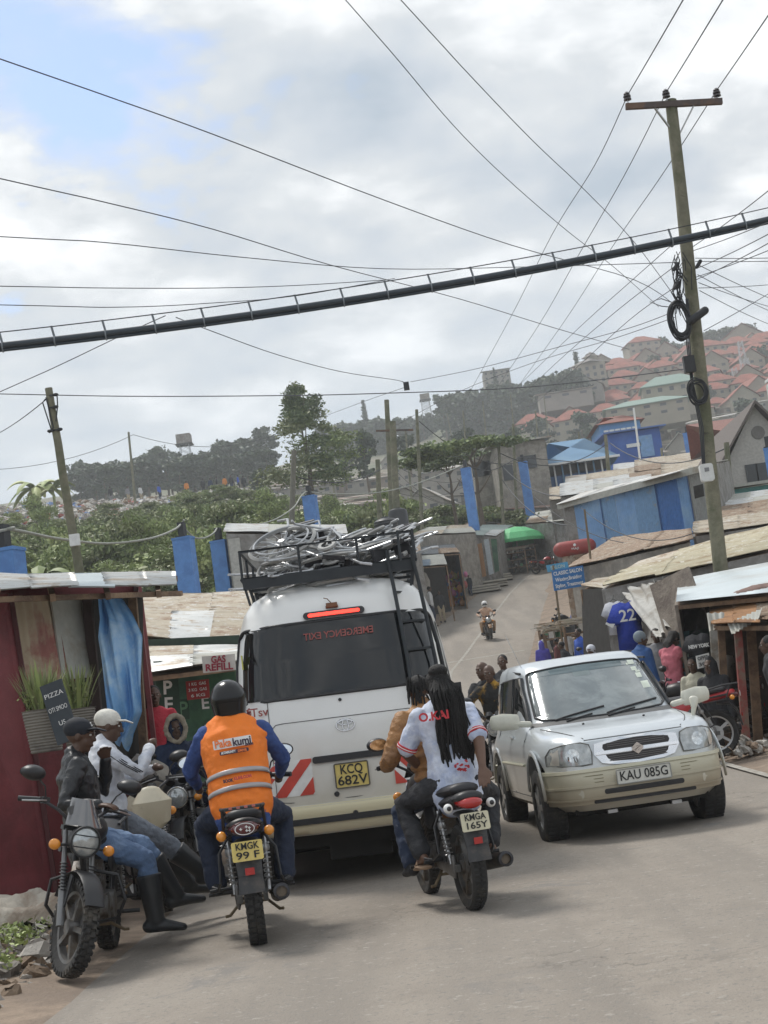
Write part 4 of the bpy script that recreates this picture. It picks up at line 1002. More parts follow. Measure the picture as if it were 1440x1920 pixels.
# glass
hsurf = fs_
m = Nose(); ws = [(-.60, 1.115), (-.35, 1.10), (0, 1.095), (.35, 1.10), (.60, 1.115), (.665, 1.15), (.635, 1.40), (.60, 1.575), (.56, 1.60), (.3, 1.617), (0, 1.622), (-.3, 1.617), (-.56, 1.60), (-.60, 1.575), (-.635, 1.40), (-.665, 1.15)]
patch(m, ws, fs_, .006, 9, .02); wsc = m.build('windscreen', GLASSW, car, angle=70)
dws = [(lerp(a[0], b[0], k / 6), lerp(a[1], b[1], k / 6)) for a, b in zip(ws, ws[1:] + ws[:1]) for k in range(6)]; m = Nose(); m.tube([fs_(u, v) - V((0, .006, 0)) for u, v in dws], .011, 6, True); m.build('windscreen_seal', TRIM, wsc)
m = Nose(); patch(m, [(-.53, 1.545), (.53, 1.545), (.55, 1.595), (.3, 1.61), (0, 1.615), (-.3, 1.61), (-.55, 1.595)], fs_, .009, 3); m.build('sun_strip', mat('sun_strip_glass', (.08, .12, .13), .1, coat=1), wsc)
for (x, z, w_, h_) in ((-.50, 1.57, .07, .045), (-.50, 1.50, .06, .04), (-.52, 1.43, .06, .05), (-.545, 1.33, .085, .07), (-.45, 1.555, .02, .02), (-.53, 1.47, .05, .02)):
    m = Nose(); patch(m, [(x - w_ / 2, z - h_ / 2), (x + w_ / 2, z - h_ / 2), (x + w_ / 2, z + h_ / 2), (x - w_ / 2, z + h_ / 2)], fs_, .010, 2); m.build('sticker', mat('paper_sticker', (.55, .60, .52), .6), wsc)
m = Nose(); patch(m, rrect(.17, .06, .02, 4, .06, 1.53), fs_, .008, 3); m.build('inner_mirror', mat('ghost_grey', (.20, .24, .24), .15), wsc)
for x0, x1, dz in ((.50, -.02, .0), (-.02, -.58, .01)):
    m = Nose(); m.tube([fs_(lerp(x0, x1, k / 6), 1.105 + (.075 * (k / 6) ** .8) + dz * .5) - V((0, .02, 0)) for k in range(7)], .009, 6); m.tube([fs_(lerp(x0, x1, k / 6) * .8, 1.085 + (.06 * (k / 6))) - V((0, .025, 0)) for k in range(5)], .008, 6); m.build('wiper', TRIM, car)
m = MB(); CS.strip(m, PI * .235, PI * .765, 1.062, 1.10, .001, 60, 2, .02); m.build('cowl', mat('cowl_grey', (.10, .10, .10), .6), car, angle=60)
for s in (-1, 1):
    sides = lambda y, z, o=0: V((s * (CS.sx(y, z) + o), y, z))
    for nm, wq in (('front_side_window', [(.56, 1.12), (-.28, 1.12), (-.28, 1.56), (-.03, 1.56), (.12, 1.44), (.36, 1.28)]), ('rear_side_window', [(-.36, 1.12), (-1.12, 1.12), (-1.12, 1.55), (-.36, 1.56)]), ('quarter_window', [(-1.22, 1.14), (-1.78, 1.16), (-1.72, 1.52), (-1.22, 1.54)])):
        m = MB(); o = 0
        cyy = sum(p[0] for p in wq) / len(wq); czz = sum(p[1] for p in wq) / len(wq); vs = [sides(y, z, .007) for y, z in wq] + [sides(y, z, -.02) for y, z in wq] + [sides(cyy, czz, .007)]; k = len(wq)
        m.add(vs, [(2 * k, i, (i + 1) % k) for i in range(k)] + [(i, k + i, k + (i + 1) % k, (i + 1) % k) for i in range(k)]); gw = m.build(nm, GLASSD, car, angle=30)
        m = MB(); m.tube([sides(y, z, .006) for y, z in wq], .009, 5, True); m.build('window_seal', TRIM, gw)
    for pts in ([(.66, 1.06), (.74, .95), (.76, .50), (.70, .42)], [(-.32, 1.10), (-.32, .42)], [(-1.16, 1.08), (-1.16, .85), (-1.0, .78)], [(.70, .42), (-.32, .42), (-.75, .42)]):
        m = MB(); m.tube([sides(y, z, .002) for y, z in pts], .004, 5); m.build('door_seam', seam, car)
    m = MB(); m.tube([sides(y, .98, .012) for y in (-.24, -.18, -.1, -.04)], .014, 6); m.build('door_handle', SILV, car)
    m = MB(); m.tube([sides(y, .72, .012) for y in [.74 - .15 * i for i in range(11)]], .014, 6); m.build('side_moulding', GOLDB, car)
    m = MB(); m.loft([(s * .86, .62, 1.14), (s * 1.0, .60, 1.155), (s * 1.10, .60, 1.16)], [(.03, .075), (.045, .085), (.03, .07)], (0, 1, 0), 14); m.loft([(s * .74, .62, 1.10), (s * .88, .62, 1.12)], .03, n=8); mi_ = m.build('wing_mirror', mat('mirror_cream', (.62, .61, .52), .35, coat=.4), car)
    m = MB(); m.bar((s * .665, .02, 1.60), (s * .60, -1.7, 1.69), .02, .02); m.build('roof_gutter', TRIM, car)
# black strip down each windscreen corner of the roof, aerial and kerb mirror stalk
m = MB(); m.loft([(-.70, 1.45, .98), (-.72, 1.47, 1.06), (-.735, 1.45, 1.13)], [(.018, .02), (.025, .03), (.05, .035)], n=10); m.build('kerb_mirror', mat('mirror_cream', (.62, .61, .52)), car)
m = MB(); m.tube([(.62, -.1, 1.66), (.70, -.35, 2.02)], .003, 4); m.build('aerial', STEEL, car)
for x in (-.30, .30): m = MB(); m.ball((x, 1.15, 1.045), (.014, .012, .01), 8, 5); m.build('washer_jet', TRIM, car)
hp = [(.415, 1.90, .912), (.5, 1.80, .965), (.60, 1.5, 1.012), (.66, 1.1, 1.047), (.68, .92, 1.062)]
def hood_z(x, y):
    for i in range(len(CS.lv) - 1):
        a, b = CS.lv[i], CS.lv[i + 1]
        for k in range(60):
            z = lerp(a[0], b[0], k / 60)
            if z > .88 and CS.fy(x, z) <= y: return z
    return 1.06
for s in (-1, 1):
    m = MB(); m.tube([(s * x, y, hood_z(x, y) + .002) for x, y in ((.46, 1.86), (.54, 1.74), (.61, 1.5), (.66, 1.2), (.69, .95))], .0045, 5); m.build('bonnet_seam', seam, car)
m = Nose(); m.tube([fs_(u, .915) - V((0, .002, 0)) for u in [-.46 + .092 * i for i in range(11)]], .004, 5); m.build('bonnet_seam', seam, car)
car.scale = (.955, .97, .985); cq.x -= .05; car.location = cq; car.rotation_euler = (0, 0, cyaw)
# ---------------------------------------------------------------- motorcycles
MIRG = mat('mirror_glass', (.75, .78, .80), .04, metal=1, var=.02)
ENG = mat('engine_grey', (.16, .155, .15), .5, metal=.6, var=.3, scale=14, col2=(.10, .08, .06), pscale=6)
EXH = mat('exhaust_dark', (.06, .055, .05), .45, metal=.7, var=.2, col2=(.14, .11, .08), pscale=6)
SEATM = mat('seat_vinyl', (.022, .022, .025), .5, var=.15, scale=10)
def bike_wheel(t, c, r, w, knob, rimm, S=None, spokes='cast', white=False):
    R0 = r - .075
    m = MB(); m.lathe([(R0, -w * .3), (R0 + .03, -w * .46), (r * .93, -w * .5), (r * .985, -w * .34), (r, 0), (r * .985, w * .34), (r * .93, w * .5), (R0 + .03, w * .46), (R0, w * .3), (R0, -w * .3)], axis='x', n=44)
    if knob:
        for k in range(40):
            a = 2 * PI * k / 40
            for s, da in ((-1, 0), (1, .5)):
                b = a + da * 2 * PI / 40
                m.box((s * w * .19, math.cos(b) * r * .998, math.sin(b) * r * .998), (w * .30, .030, .020), (b + PI / 2, 0, s * .15)); m.box((s * w * .44, math.cos(b + .06) * r * .955, math.sin(b + .06) * r * .955), (w * .16, .026, .034), (b + PI / 2, 0, 0))
    else:
        for k in range(48):
            a = 2 * PI * k / 48
            for s in (-1, 1): m.box((s * w * .2, math.cos(a) * r * .995, math.sin(a) * r * .995), (w * .34, .018, .010), (a + PI / 2, 0, s * .5))
    wh = m.build('wheel', RUBBER, t, angle=30); wh.location = c
    if S is not None: wh.matrix_local = S @ Matrix.Translation(c)
    m = MB(); m.lathe([(R0, -w * .3), (R0 - .02, -w * .26), (R0 - .02, w * .26), (R0, w * .3)], axis='x', n=36); m.cyl((-w * .55, 0, 0), (w * .55, 0, 0), .05, n=14); m.lathe([(.001, -w * .35), (.10, -w * .35), (.10, -w * .2), (.001, -w * .2)], axis='x', n=20)
    if spokes == 'cast':
        for k in range(5):
            a = 2 * PI * k / 5; m.bar((0, 0, 0), (0, math.cos(a) * (R0 - .01), math.sin(a) * (R0 - .01)), .035, .05, (1, 0, 0))
    else:
        for k in range(32):
            a = 2 * PI * k / 32; m.tube([((-1) ** k * w * .4, math.cos(a + .2) * .05, math.sin(a + .2) * .05), (0, math.cos(a) * R0, math.sin(a) * R0)], .003, 4)
    m.build('rim', rimm, wh)
    if white:
        m = MB(); m.lathe([(R0 + .006, -w * .40), (R0 - .03, -w * .42), (R0 - .035, -w * .3)], axis='x', n=36); m.lathe([(R0 + .006, w * .40), (R0 - .03, w * .42), (R0 - .035, w * .3)], axis='x', n=36)
        m.build('rim_band', WHITE, wh)
    return wh
def motorbike(label, p, rz, col=None, steer=0, knob=False, lines=None, rack=True, lean=0, group=None, spokes='cast', ind=ORL, tailw=.2, screen=True, rimm=None, mcol=None, flap=True, crash=True, fcol=None, white=False, plm=PLY, light='round', name='motorcycle', mirror_up=1, detail=1):
    t = thing(name, label, 'motorcycle', p, rz, group); t.rotation_euler = (0, lean, rz)
    col = col or BLACK; rimm = rimm or ENG; fcol = fcol or BLACK
    hd = V((0, .43, .93)); ax = V((0, -.42, .90)).normalized()
    S = Matrix.Translation(hd) @ Matrix.Rotation(steer, 4, ax) @ Matrix.Translation(-hd)
    def fr(mb, name, mm, par=t, **k):
        o = mb.build(name, mm, par, **k)
        if par is t: o.matrix_local = S
        return o
    bike_wheel(t, V((0, -.63, .30)), .30, .11, knob, rimm, None, spokes); bike_wheel(t, V((0, .68, .30)), .30, .095, knob, rimm, S, spokes, white)
    # frame
    m = MB()
    m.tube([(0, .42, .90), (0, .30, .84), (0, -.1, .80), (0, -.35, .72), (0, -.75, .76)], .022); m.tube([(0, .42, .84), (0, .33, .5), (0, .25, .32), (0, -.1, .28)], .02)
    for s in (-1, 1): m.tube([(s * .09, -.15, .30), (s * .1, -.2, .55), (s * .11, -.35, .74), (s * .12, -.85, .78)], .014); m.tube([(s * .1, -.2, .40), (s * .11, -.5, .72)], .012)
    m.build('frame', BLACK, t)
    m = MB()
    for s in (-1, 1): m.bar((s * .085, -.12, .33), (s * .085, -.68, .30), .03, .05)
    m.build('swingarm', mat('swingarm_grey', (.13, .13, .125), .5, metal=.5), t)
    m = MB(); m.loft([(-.085, .0, .32), (-.095, -.3, .33), (-.10, -.62, .31)], [(.02, .05), (.02, .075), (.02, .085)], n=10); m.build('chain_cover', ENG, t)
    for s in (-1, 1):
        m = MB(); m.tube([(s * .125, -.45, .70), (s * .115, -.60, .33)], .012); o = m.build('shock_absorber', STEEL, t)
        m = MB(); n_ = 9
        m.tube([(s * (.125 - .010 * k / 60) + .026 * math.cos(k * .9), -.47 - .12 * k / 60 + .0, .66 - .27 * k / 60 + .026 * math.sin(k * .9) * .2) for k in range(61)], .005, 4); m.lathe([(.026, 0), (.03, .02), (.026, .04)], (s * .122, -.49, .58), 'z', 10); m.build('spring', STEEL, o)
    # engine
    m = MB(); m.box((0, .05, .36), (.24, .34, .18)); m.cyl((-.15, .02, .36), (.15, .02, .36), .10, n=18); m.cyl((-.13, .16, .36), (.14, .16, .36), .085, n=18); m.cyl((0, .12, .44), (0, .22, .66), .075, n=14)
    for k in range(7): m.box((0, .125 + k * .0145, .46 + k * .028), (.20, .19, .010), (-.45, 0, 0))
    m.box((0, -.12, .58), (.12, .18, .14)); m.build('engine', ENG, t, angle=30)
    m = MB(); m.tube([(.05, .24, .60), (.07, .38, .52), (.09, .40, .34), (.13, .25, .24), (.15, -.1, .24)], .02, 10); m.loft([(.15, -.1, .24), (.165, -.3, .26), (.18, -.5, .29), (.185, -.95, .345)], [.022, .045, .052, .052], n=16, dome=False)
    ex = m.build('exhaust', EXH, t)
    m = MB(); m.lathe([(.053, .0), (.053, -.03), (.036, -.035), (.034, .03), (.001, .03)], (.185, -.945, .344), 'y', 18); m.build('exhaust_tip', STEELD, ex)
    # tank, seat, panels
    m = MB(); m.loft([(0, -.02, .82), (0, .08, .86), (0, .20, .88), (0, .33, .87), (0, .42, .84)], [(.09, .06), (.13, .095), (.15, .115), (.14, .105), (.08, .06)], n=20); tk = m.build('fuel_tank', col, t)
    m = MB(); m.lathe([(.001, .018), (.03, .016), (.034, 0)], (0, .18, .985), 'z', 14); m.build('filler_cap', CHROME, tk)
    m = MB(); m.loft([(0, .0, .80), (0, -.12, .785), (0, -.35, .795), (0, -.55, .83), (0, -.80, .85)], [(.09, .05), (.125, .05), (.14, .045), (.135, .05), (.11, .045)], n=16); m.build('seat', SEATM, t)
    for s in (-1, 1): m = MB(); m.loft([(s * .12, -.05, .64), (s * .13, -.2, .66), (s * .12, -.34, .70)], [(.02, .08), (.025, .10), (.015, .05)], n=10); m.build('side_panel', col, t)
    m = MB(); m.loft([(0, -.55, .75), (0, -.75, .775), (0, -.92, .795)], [(.13, .055), (.125, .055), (.10, .045)], n=16); m.build('tail_cowl', fcol, t)
    # rear light group
    if light == 'round':
        m = MB(); m.loft([(0, -.90, .775), (0, -.965, .77)], [(.105, .055), (.085, .045)], n=20); tl = m.build('tail_light', mat('smoked_red_lens', (.10, .012, .014), .12, coat=.8), t)
        m = MB()
        for rr in ((.062, .036),): m.tube([(rr[0] * math.cos(a), -1.017, .77 + rr[1] * math.sin(a)) for a in [2 * PI * k / 26 for k in range(26)]], .003, 5, True)
        for (x, z) in ((-.025, .0), (.012, .012), (.03, .004), (.012, -.012), (.03, -.014)): m.box((x, -1.017, .77 + z), (.018, .002, .005)); m.box((x, -1.0175, .77 + z), (.005, .002, .018))
        m.build('star_emblem', WT, tl)
    else:
        m = MB(); m.loft([(0, -.88, .765), (0, -.955, .755)], [(.10, .052), (.082, .04)], n=20); tl = m.build('tail_light', REDL, t)
    m = MB(); m.loft([(0, -.70, .68), (0, -.86, .66), (0, -.94, .58), (0, -.97, .47)], [(.08, .02), (.085, .02), (.085, .018), (.08, .014)], n=12, dome=False)
    if flap: m.loft([(0, -.965, .48), (0, -.985, .36)], [(.078, .012), (.085, .01)], n=10, dome=False)
    rf = m.build('rear_fender', mat('fender_plastic', (.04, .04, .042), .6, var=.3, scale=9, col2=(.11, .095, .08), pscale=6, patch=.55), t)
    if flap: m = MB(); m.box((0, -1.0, .50), (.06, .012, .045)); m.build('reflector', REDL, rf)
    if lines: plate(t, lines, (.0, -1.0, .63), .20, .125, plm, (R(-8), 0, 0), .062, frame=None, wd=[.15] * len(lines), bold=.001)
    for s in (-1, 1):
        m = MB(); m.tube([(s * .09, -.86, .725), (s * .15, -.88, .725)], .009, 6); i_ = m.build('rear_indicator', TRIM, t)
        m = MB(); m.ball((s * .155, -.90, .735), (.034, .034, .034), 14, 8); m.build('lens', ind, i_)
        if ind is not ORL: m = MB(); m.ball((s * .155, -.925, .735), (.018, .014, .018), 10, 6); m.build('bulb', TRIM, i_)
        m = MB(); m.tube([(s * .06, .53, .80), (s * .15, .53, .79)], .009, 6); i_ = fr(m, 'front_indicator', TRIM)
        m = MB(); m.ball((s * .185, .55, .79), (.040, .030, .036), 14, 8); m.build('lens', ORL, i_)
        # foot pegs and crash guards
        m = MB(); m.cyl((s * .12, -.08, .30), (s * .30, -.08, .30), .014, n=8); m.cyl((s * .12, -.45, .36), (s * .28, -.48, .36), .014, n=8); m.bar((s * .11, -.2, .35), (s * .13, -.5, .36), .012, .04); m.build('footpegs', BLACK, t)
        if crash: m = MB(); m.tube([(s * .05, .30, .62), (s * .22, .32, .58), (s * .26, .33, .42), (s * .20, .28, .30), (s * .05, .22, .27)], .013, 7); m.build('crash_bar', BLACK, t)
        m = MB(); m.tube([(s * .12, -.50, .70), (s * .19, -.56, .60), (s * .20, -.64, .42), (s * .22, -.50, .37), (s * .26, -.42, .38)], .010, 7); m.build('luggage_guard', BLACK, t)
    m = MB()
    for s in (-1, 1): m.tube([(s * .05, -.06, .26), (s * .17, -.24, .16), (s * .20, -.25, .16)], .011, 6)
    m.bar((-.09, -.12, .22), (.09, -.12, .22), .02); m.build('centre_stand', mat('rusty_stand', (.16, .12, .07), .7), t)
    if rack:
        m = MB(); m.tube([(-.12, -.55, .86), (-.14, -.80, .90), (-.12, -.99, .905), (.12, -.99, .905), (.14, -.80, .90), (.12, -.55, .86)], .012, 7); m.box((0, -.96, .90), (.24, .09, .012))
        for s in (-1, 1): m.tube([(s * .13, -.9, .90), (s * .14, -.82, .72), (s * .13, -.6, .70)], .011, 6)
        m.build('grab_rail', BLACK, t)
        m = MB()
        for x in (-.075, -.025, .025, .075): m.box((x, -1.008, .908), (.022, .01, .014))
        m.build('rail_reflector', mat('pink_reflector', (.45, .14, .12), .4), t)
    # fork, bars, lamp
    for s in (-1, 1):
        m = MB(); m.tube([(s * .095, .68, .30), (s * .095, .60, .52)], .026, 12); m.tube([(s * .095, .60, .52), (s * .095, .44, .90)], .017, 10); fk = fr(m, 'fork_leg', mat('fork_grey', (.20, .20, .20), .4, metal=.6) if not white else WHITE)
        m = MB()
        for k in range(9): q = lerp(.50, .66, k / 8); m.lathe([(.024, -.004), (.031, 0), (.024, .004)], (s * .095, .60 - (q - .52) * .42, q + .02), 'z', 12)
        m.build('gaiter', TRIM, fk)
    m = MB(); m.box((0, .47, .76), (.24, .05, .03)); m.box((0, .43, .90), (.23, .06, .03)); fr(m, 'fork_yoke', BLACK)
    m = MB(); m.loft([(0, .68 + .335 * math.cos(R(a)), .31 + .335 * math.sin(R(a))) for a in range(28, 168, 14)], [(.065, .010)] * 10, n=12, dome=False)
    for s in (-1, 1): m.bar((s * .07, .66, .62), (s * .09, .66, .42), .01, .05)
    fr(m, 'front_fender', mcol or fcol)
    m = MB(); m.lathe([(.001, -.10), (.06, -.09), (.095, -.03), (.10, .03), (.10, .045)], (0, .56, .83), 'y', 26); hl = fr(m, 'headlight', BLACK)
    m = MB(); m.lathe([(.094, .035), (.08, .05), (.04, .06), (.001, .064)], (0, .56, .83), 'y', 26); m.build('lens', HEADL, hl)
    m = MB(); m.tube([(.098 * math.cos(a), .605, .83 + .098 * math.sin(a)) for a in [2 * PI * k / 26 for k in range(26)]], .006, 6, True)
    if detail > 1:
        for z in (-.035, .04): m.tube([(x, .628 - abs(x) * .25, .83 + z) for x in (-.08, -.04, 0, .04, .08)], .0035, 4)
    m.build('lamp_ring', BLACK if detail > 1 else CHROME, hl)
    if screen: m = MB(); m.grid(lambda u, v: ((u - .5) * (.25 - .10 * v), .60 - .11 * v - (u - .5) ** 2 * .35, .925 + .17 * v), 8, 5, (0, -.006, 0)); fr(m, 'fly_screen', mat('smoked_screen', (.12, .12, .125), .12, coat=1, var=.1))
    m = MB(); m.cyl((-.06, .47, .97), (-.06, .43, 1.02), .045, n=14); m.cyl((.06, .47, .97), (.06, .43, 1.02), .045, n=14); fr(m, 'instrument', BLACK)
    m = MB(); m.tube([(-.36, .24, 1.04), (-.24, .30, 1.05), (-.14, .38, 1.00), (-.05, .41, .93), (.05, .41, .93), (.14, .38, 1.00), (.24, .30, 1.05), (.36, .24, 1.04)], .011, 8); hb = fr(m, 'handlebar', STEELD)
    for s in (-1, 1):
        m = MB(); m.cyl((s * .25, .295, 1.05), (s * .38, .23, 1.037), .018, n=10); m.box((s * .22, .31, 1.05), (.05, .04, .045)); m.build('grip', BLACK, hb)
        m = MB(); m.tube([(s * .22, .33, 1.05), (s * .28, .37, 1.045), (s * .38, .32, 1.03)], .006, 6); m.build('lever', STEEL, hb)
        m = MB(); m.tube([(s * .22, .31, 1.06), (s * .25, .34, 1.14), (s * .31, .33, 1.19 * mirror_up)], .006, 6); m.loft([(s * .34, .345, 1.215 * mirror_up), (s * .34, .325, 1.215 * mirror_up)], [(.075, .045), (.085, .052)], n=20); mr = fr(m, 'mirror', BLACK)
        m = MB(); m.loft([(s * .34, .3225 + .0, 1.215 * mirror_up), (s * .34, .268, 1.215 * mirror_up)], [(.074, .042)] * 2, n=20, dome=False)
        g = MB(); g.add([(s * .34 + .072 * math.cos(a), .2585, 1.215 * mirror_up + .041 * math.sin(a)) for a in [2 * PI * k / 24 for k in range(24)]], [tuple(range(24))]); g.build('mirror_glass', MIRG, mr, False)
    return t
def fwd(rz): return V((-math.sin(rz), math.cos(rz), 0))
def wheelat(px, py, y, rz, front=False):
    """bike origin from the point where its rear (or front) tyre meets the road"""
    q = at(px, py, y); q.z = zr(y) + .03; return q - fwd(rz) * (.68 if front else -.63)
RZ1, RZ2, RZ3 = R(6.6), R(13), R(183)
B1 = wheelat(486, 1772, 10.45, RZ1); B2 = wheelat(893, 1710, 10.6, RZ2)
B3 = wheelat(207, 1796, 11.35, RZ3)
motorbike('black motorcycle ridden by the man in the orange vest, yellow plate', B1, RZ1, knob=True, lines=['KMGK', '99 F'])
bk2 = motorbike('black motorcycle carrying two riders behind the minibus, white-ringed indicators', B2, RZ2, lines=['KMGA', '165Y'], ind=WT, rack=False, light='wide', plm=mat('faded_plate', (.62, .58, .42), .5, var=.1, scale=12))
motorbike('black motorcycle parked facing the camera at the left kerb, round headlamp', B3, RZ3, steer=R(31), knob=True, detail=2, lean=R(-4))
CAMO = mat('cream_tank_paint', (.52, .47, .36), .4, var=.08, scale=6, col2=(.12, .12, .08), pscale=5, patch=.6)
b4 = wheelat(305, 1672, 13.0, R(200), True); bk4 = motorbike('cream motorcycle with white-rimmed wheel behind the seated men', b4, R(200), col=CAMO, fcol=CAMO, mcol=CAMO, steer=R(-10), white=True, screen=False, crash=True, spokes='wire', rimm=WHITE)
m = MB(); m.loft([(0, .62, .98), (0, .66, .90), (0, .62, .74), (0, .56, .68)], [(.10, .05), (.17, .07), (.15, .07), (.08, .05)], n=16); m.build('front_cowl', CAMO, bk4)
b5 = wheelat(352, 1610, 14.6, R(190), True); motorbike('dark motorcycle parked just left of the orange vest rider', b5, R(190), steer=R(-15), screen=False)
b6 = at(340, 1560, 16.2); b6.z = zr(16) + .02; motorbike('black motorcycle under the boy in the fur hood', b6, R(205), screen=False)
# red-tailed bike parked on the right by the kiosk, tail to the right
b7 = at(1350, 1405, 20.3); b7.z = zr(20.3) + .10; b7 += V((-.63, .15, 0))
motorbike('motorcycle with red tail and long black seat parked behind the silver car', b7, R(82), fcol=mat('red_fairing', (.42, .03, .035), .35, coat=.4), col=MATS['red_fairing'], screen=False, rimm=STEEL, knob=False)
# ---------------------------------------------------------------- people
SKIN = mat('dark_skin', (.085, .045, .028), .5, var=.1, scale=14)
SKIN2 = mat('brown_skin', (.13, .068, .042), .5, var=.1, scale=14)
HAIR = mat('black_hair', (.008, .007, .007), .7, bump=.8, bscale=90)
def cloth(name, c, **k):
    d = dict(rough=.85, var=.16, scale=9, bump=1, bscale=14); d.update(k); return mat(name, c, **d)
JEANS = cloth('blue_denim', (.10, .165, .29), col2=(.16, .24, .38), pscale=4, patch=.52); BOOT = mat('rubber_boot', (.022, .024, .027), .45, var=.2, scale=5)
NAVYT = cloth('navy_trousers', (.025, .035, .065)); BLK = cloth('black_cloth', (.028, .029, .033)); GREYJ = cloth('grey_denim', (.15, .17, .20))
EYEW = mat('eye_white', (.55, .52, .48), .3); PUP = mat('pupil', (.01, .008, .006), .2)
def ik(a, b, l1, l2, hint):
    a, b = V(a), V(b); d = b - a; L_ = d.length; m_ = (l1 + l2) * .995
    if L_ > m_: b = a + d * (m_ / L_); d = b - a; L_ = m_
    x = (l1 * l1 - l2 * l2 + L_ * L_) / (2 * L_); h = math.sqrt(max(0, l1 * l1 - x * x)); u = d.normalized(); h_ = V(hint) - u * u.dot(V(hint)); h_.normalize()
    return a + u * x + h_ * h, b
def human(label, loc, rz=0, pelvis=(0, 0, .93), neck=None, head=(0, 0), hL=None, hR=None, fL=None, fR=None, kh=((0, 1, 0), (0, 1, 0)), eh=((-.5, -.6, -.6), (.5, -.6, -.6)), toeL=None, toeR=None,
          top=None, topm=None, sleeve=1, bot=None, botlen=.96, shoe=BLK, shoeh=.10, skin=SKIN, hair='short', cap=None, vox=.012, sc_=1, group=None, fat=1, skirt=None, shoew=1.0, turn=0, fingers=False, wide=1.0, face=True):
    t = thing('person', label, 'person', loc, rz, group); t.scale = (sc_,) * 3
    pel = V(pelvis); nk = V(neck) if neck else pel + V((0, 0, .56)); sp = (nk - pel).normalized()
    side = V((math.cos(turn), math.sin(turn), 0)); 
    sh = nk - sp * .055; sL = sh - side * .175 * wide; sR = sh + side * .175 * wide; hpL = pel - V((.09, 0, .02)); hpR = pel + V((.09, 0, -.02))
    fL = V(fL) if fL else V((-.11, .02, .08)); fR = V(fR) if fR else V((.11, -.02, .08)); hL = V(hL) if hL else sL + V((-.08, .05, -.54)); hR = V(hR) if hR else sR + V((.08, .05, -.54))
    kL, fL = ik(hpL, fL, .43, .42, kh[0]); kR, fR = ik(hpR, fR, .43, .42, kh[1]); eL, hL = ik(sL, hL, .29, .26, eh[0]); eR, hR = ik(sR, hR, .29, .26, eh[1])
    tl = V(toeL) if toeL else V((0, 1, -.12)); tr = V(toeR) if toeR else V((0, 1, -.12)); tl.normalize(); tr.normalize()
    yaw, pit = head; HM = Euler((pit, 0, yaw)).to_matrix(); hc = nk + HM @ V((0, .03, .155)); f = fat
    def torso(mb, g, lo=-.10, up=1.0):
        w = [(pel + sp * lo, .15, .11), (pel + sp * .06, .155, .112), (pel.lerp(nk, .30), .140, .105), (pel.lerp(nk, .55), .155, .112), (pel.lerp(nk, .78), .172 * wide, .11), (pel.lerp(nk, .93), .125 * wide, .075)]
        mb.loft([q[0] for q in w], [(q[1] * f + g, q[2] * f + g) for q in w], side, 20)
    def arm(mb, s_, e_, h_, g, frac=1.0, lr=(.054, .043, .036, .026)):
        pts = [s_, s_.lerp(e_, .5), e_, e_.lerp(h_, .5), h_]; rr = [lr[0], lerp(lr[0], lr[1], .6), lr[1], lr[2], lr[3]]
        if frac < 1:
            n = 2 if frac < .5 else (3 if frac < .75 else 4)
            if frac < .5: pts, rr = [s_, s_.lerp(e_, frac * 2)], [lr[0], lr[0] * .98 + .006]
            else: pts, rr = pts[:4], rr[:4]
        mb.loft(pts, [r_ * (.5 + .5 * f) + g for r_ in rr], n=12)
        return pts[-1]
    def leg(mb, h_, k_, f_, g, frac=1.0):
        e = k_.lerp(f_, max(0, frac * 2 - 1)); pts = [h_, h_.lerp(k_, .45), k_, k_.lerp(e, .4), e]
        mb.loft(pts, [r_ * (.5 + .5 * f) + g for r_ in (.088, .078, .056, .054, .040 + (.012 if frac < .99 else 0))], n=14)
    b = MB(); torso(b, 0); arm(b, sL, eL, hL, 0); arm(b, sR, eR, hR, 0); leg(b, hpL, kL, fL, 0); leg(b, hpR, kR, fR, 0)
    b.loft([nk - sp * .06, nk + sp * .02, hc - V((0, 0, .06))], [(.062, .058), (.052, .054), (.05, .055)], side, 12)
    def hp(x, y, z): return hc + HM @ V((x, y, z))
    er = HM.to_euler()
    b.ball(hp(0, -.01, .03), (.074, .094, .088), 16, 10, er); b.ball(hp(0, .022, -.035), (.056, .066, .07), 14, 8, er); b.ball(hp(0, .05, -.085), (.032, .03, .026), 10, 6, er)
    if face:
        b.loft([hp(0, .088, .015), hp(0, .105, -.022)], [(.010, .012), (.018, .014)], n=8); b.ball(hp(0, .088, -.058), (.026, .012, .011), 10, 6, er); b.ball(hp(0, .082, .030), (.05, .016, .012), 10, 6, er)
        for s in (-1, 1): b.ball(hp(s * .076, -.005, -.005), (.010, .018, .030), 8, 6, er)
    for h_, e_, s in ((hL, eL, -1), (hR, eR, 1)):
        d = (h_ - e_).normalized(); px_ = d.cross(V((0, 0, 1))); px_ = px_.normalized() if px_.length > .1 else V((0, 1, 0))
        if fingers:
            c = h_ + d * .05; b.loft([h_, c, h_ + d * .085], [(.03, .018), (.040, .017), (.040, .015)], px_, 12)
            for k, l in enumerate((.062, .075, .070, .055)):
                o = px_ * (.033 - .022 * k); p0 = h_ + d * .08 + o; dn_ = V((0, 0, -1)); p1 = p0 + d * l * .55 + dn_ * l * .12 + o * .12; p2 = p1 + d * l * .38 + dn_ * l * .32; b.loft([p0, p1, p2], [.0098, .009, .0075], n=8)
            tb = h_ + d * .03 + px_ * .03 * s * -1; b.loft([tb, tb + d * .035 + px_ * -s * .022, tb + d * .06 + px_ * -s * .026 - V((0, 0, .01))], [.013, .011, .009], n=8)
        else: b.ball(h_ + d * .055, (.034, .034, .034), 10, 6); b.ball(h_ + d * .09 - V((0, 0, .012)), (.03, .03, .024), 10, 6)
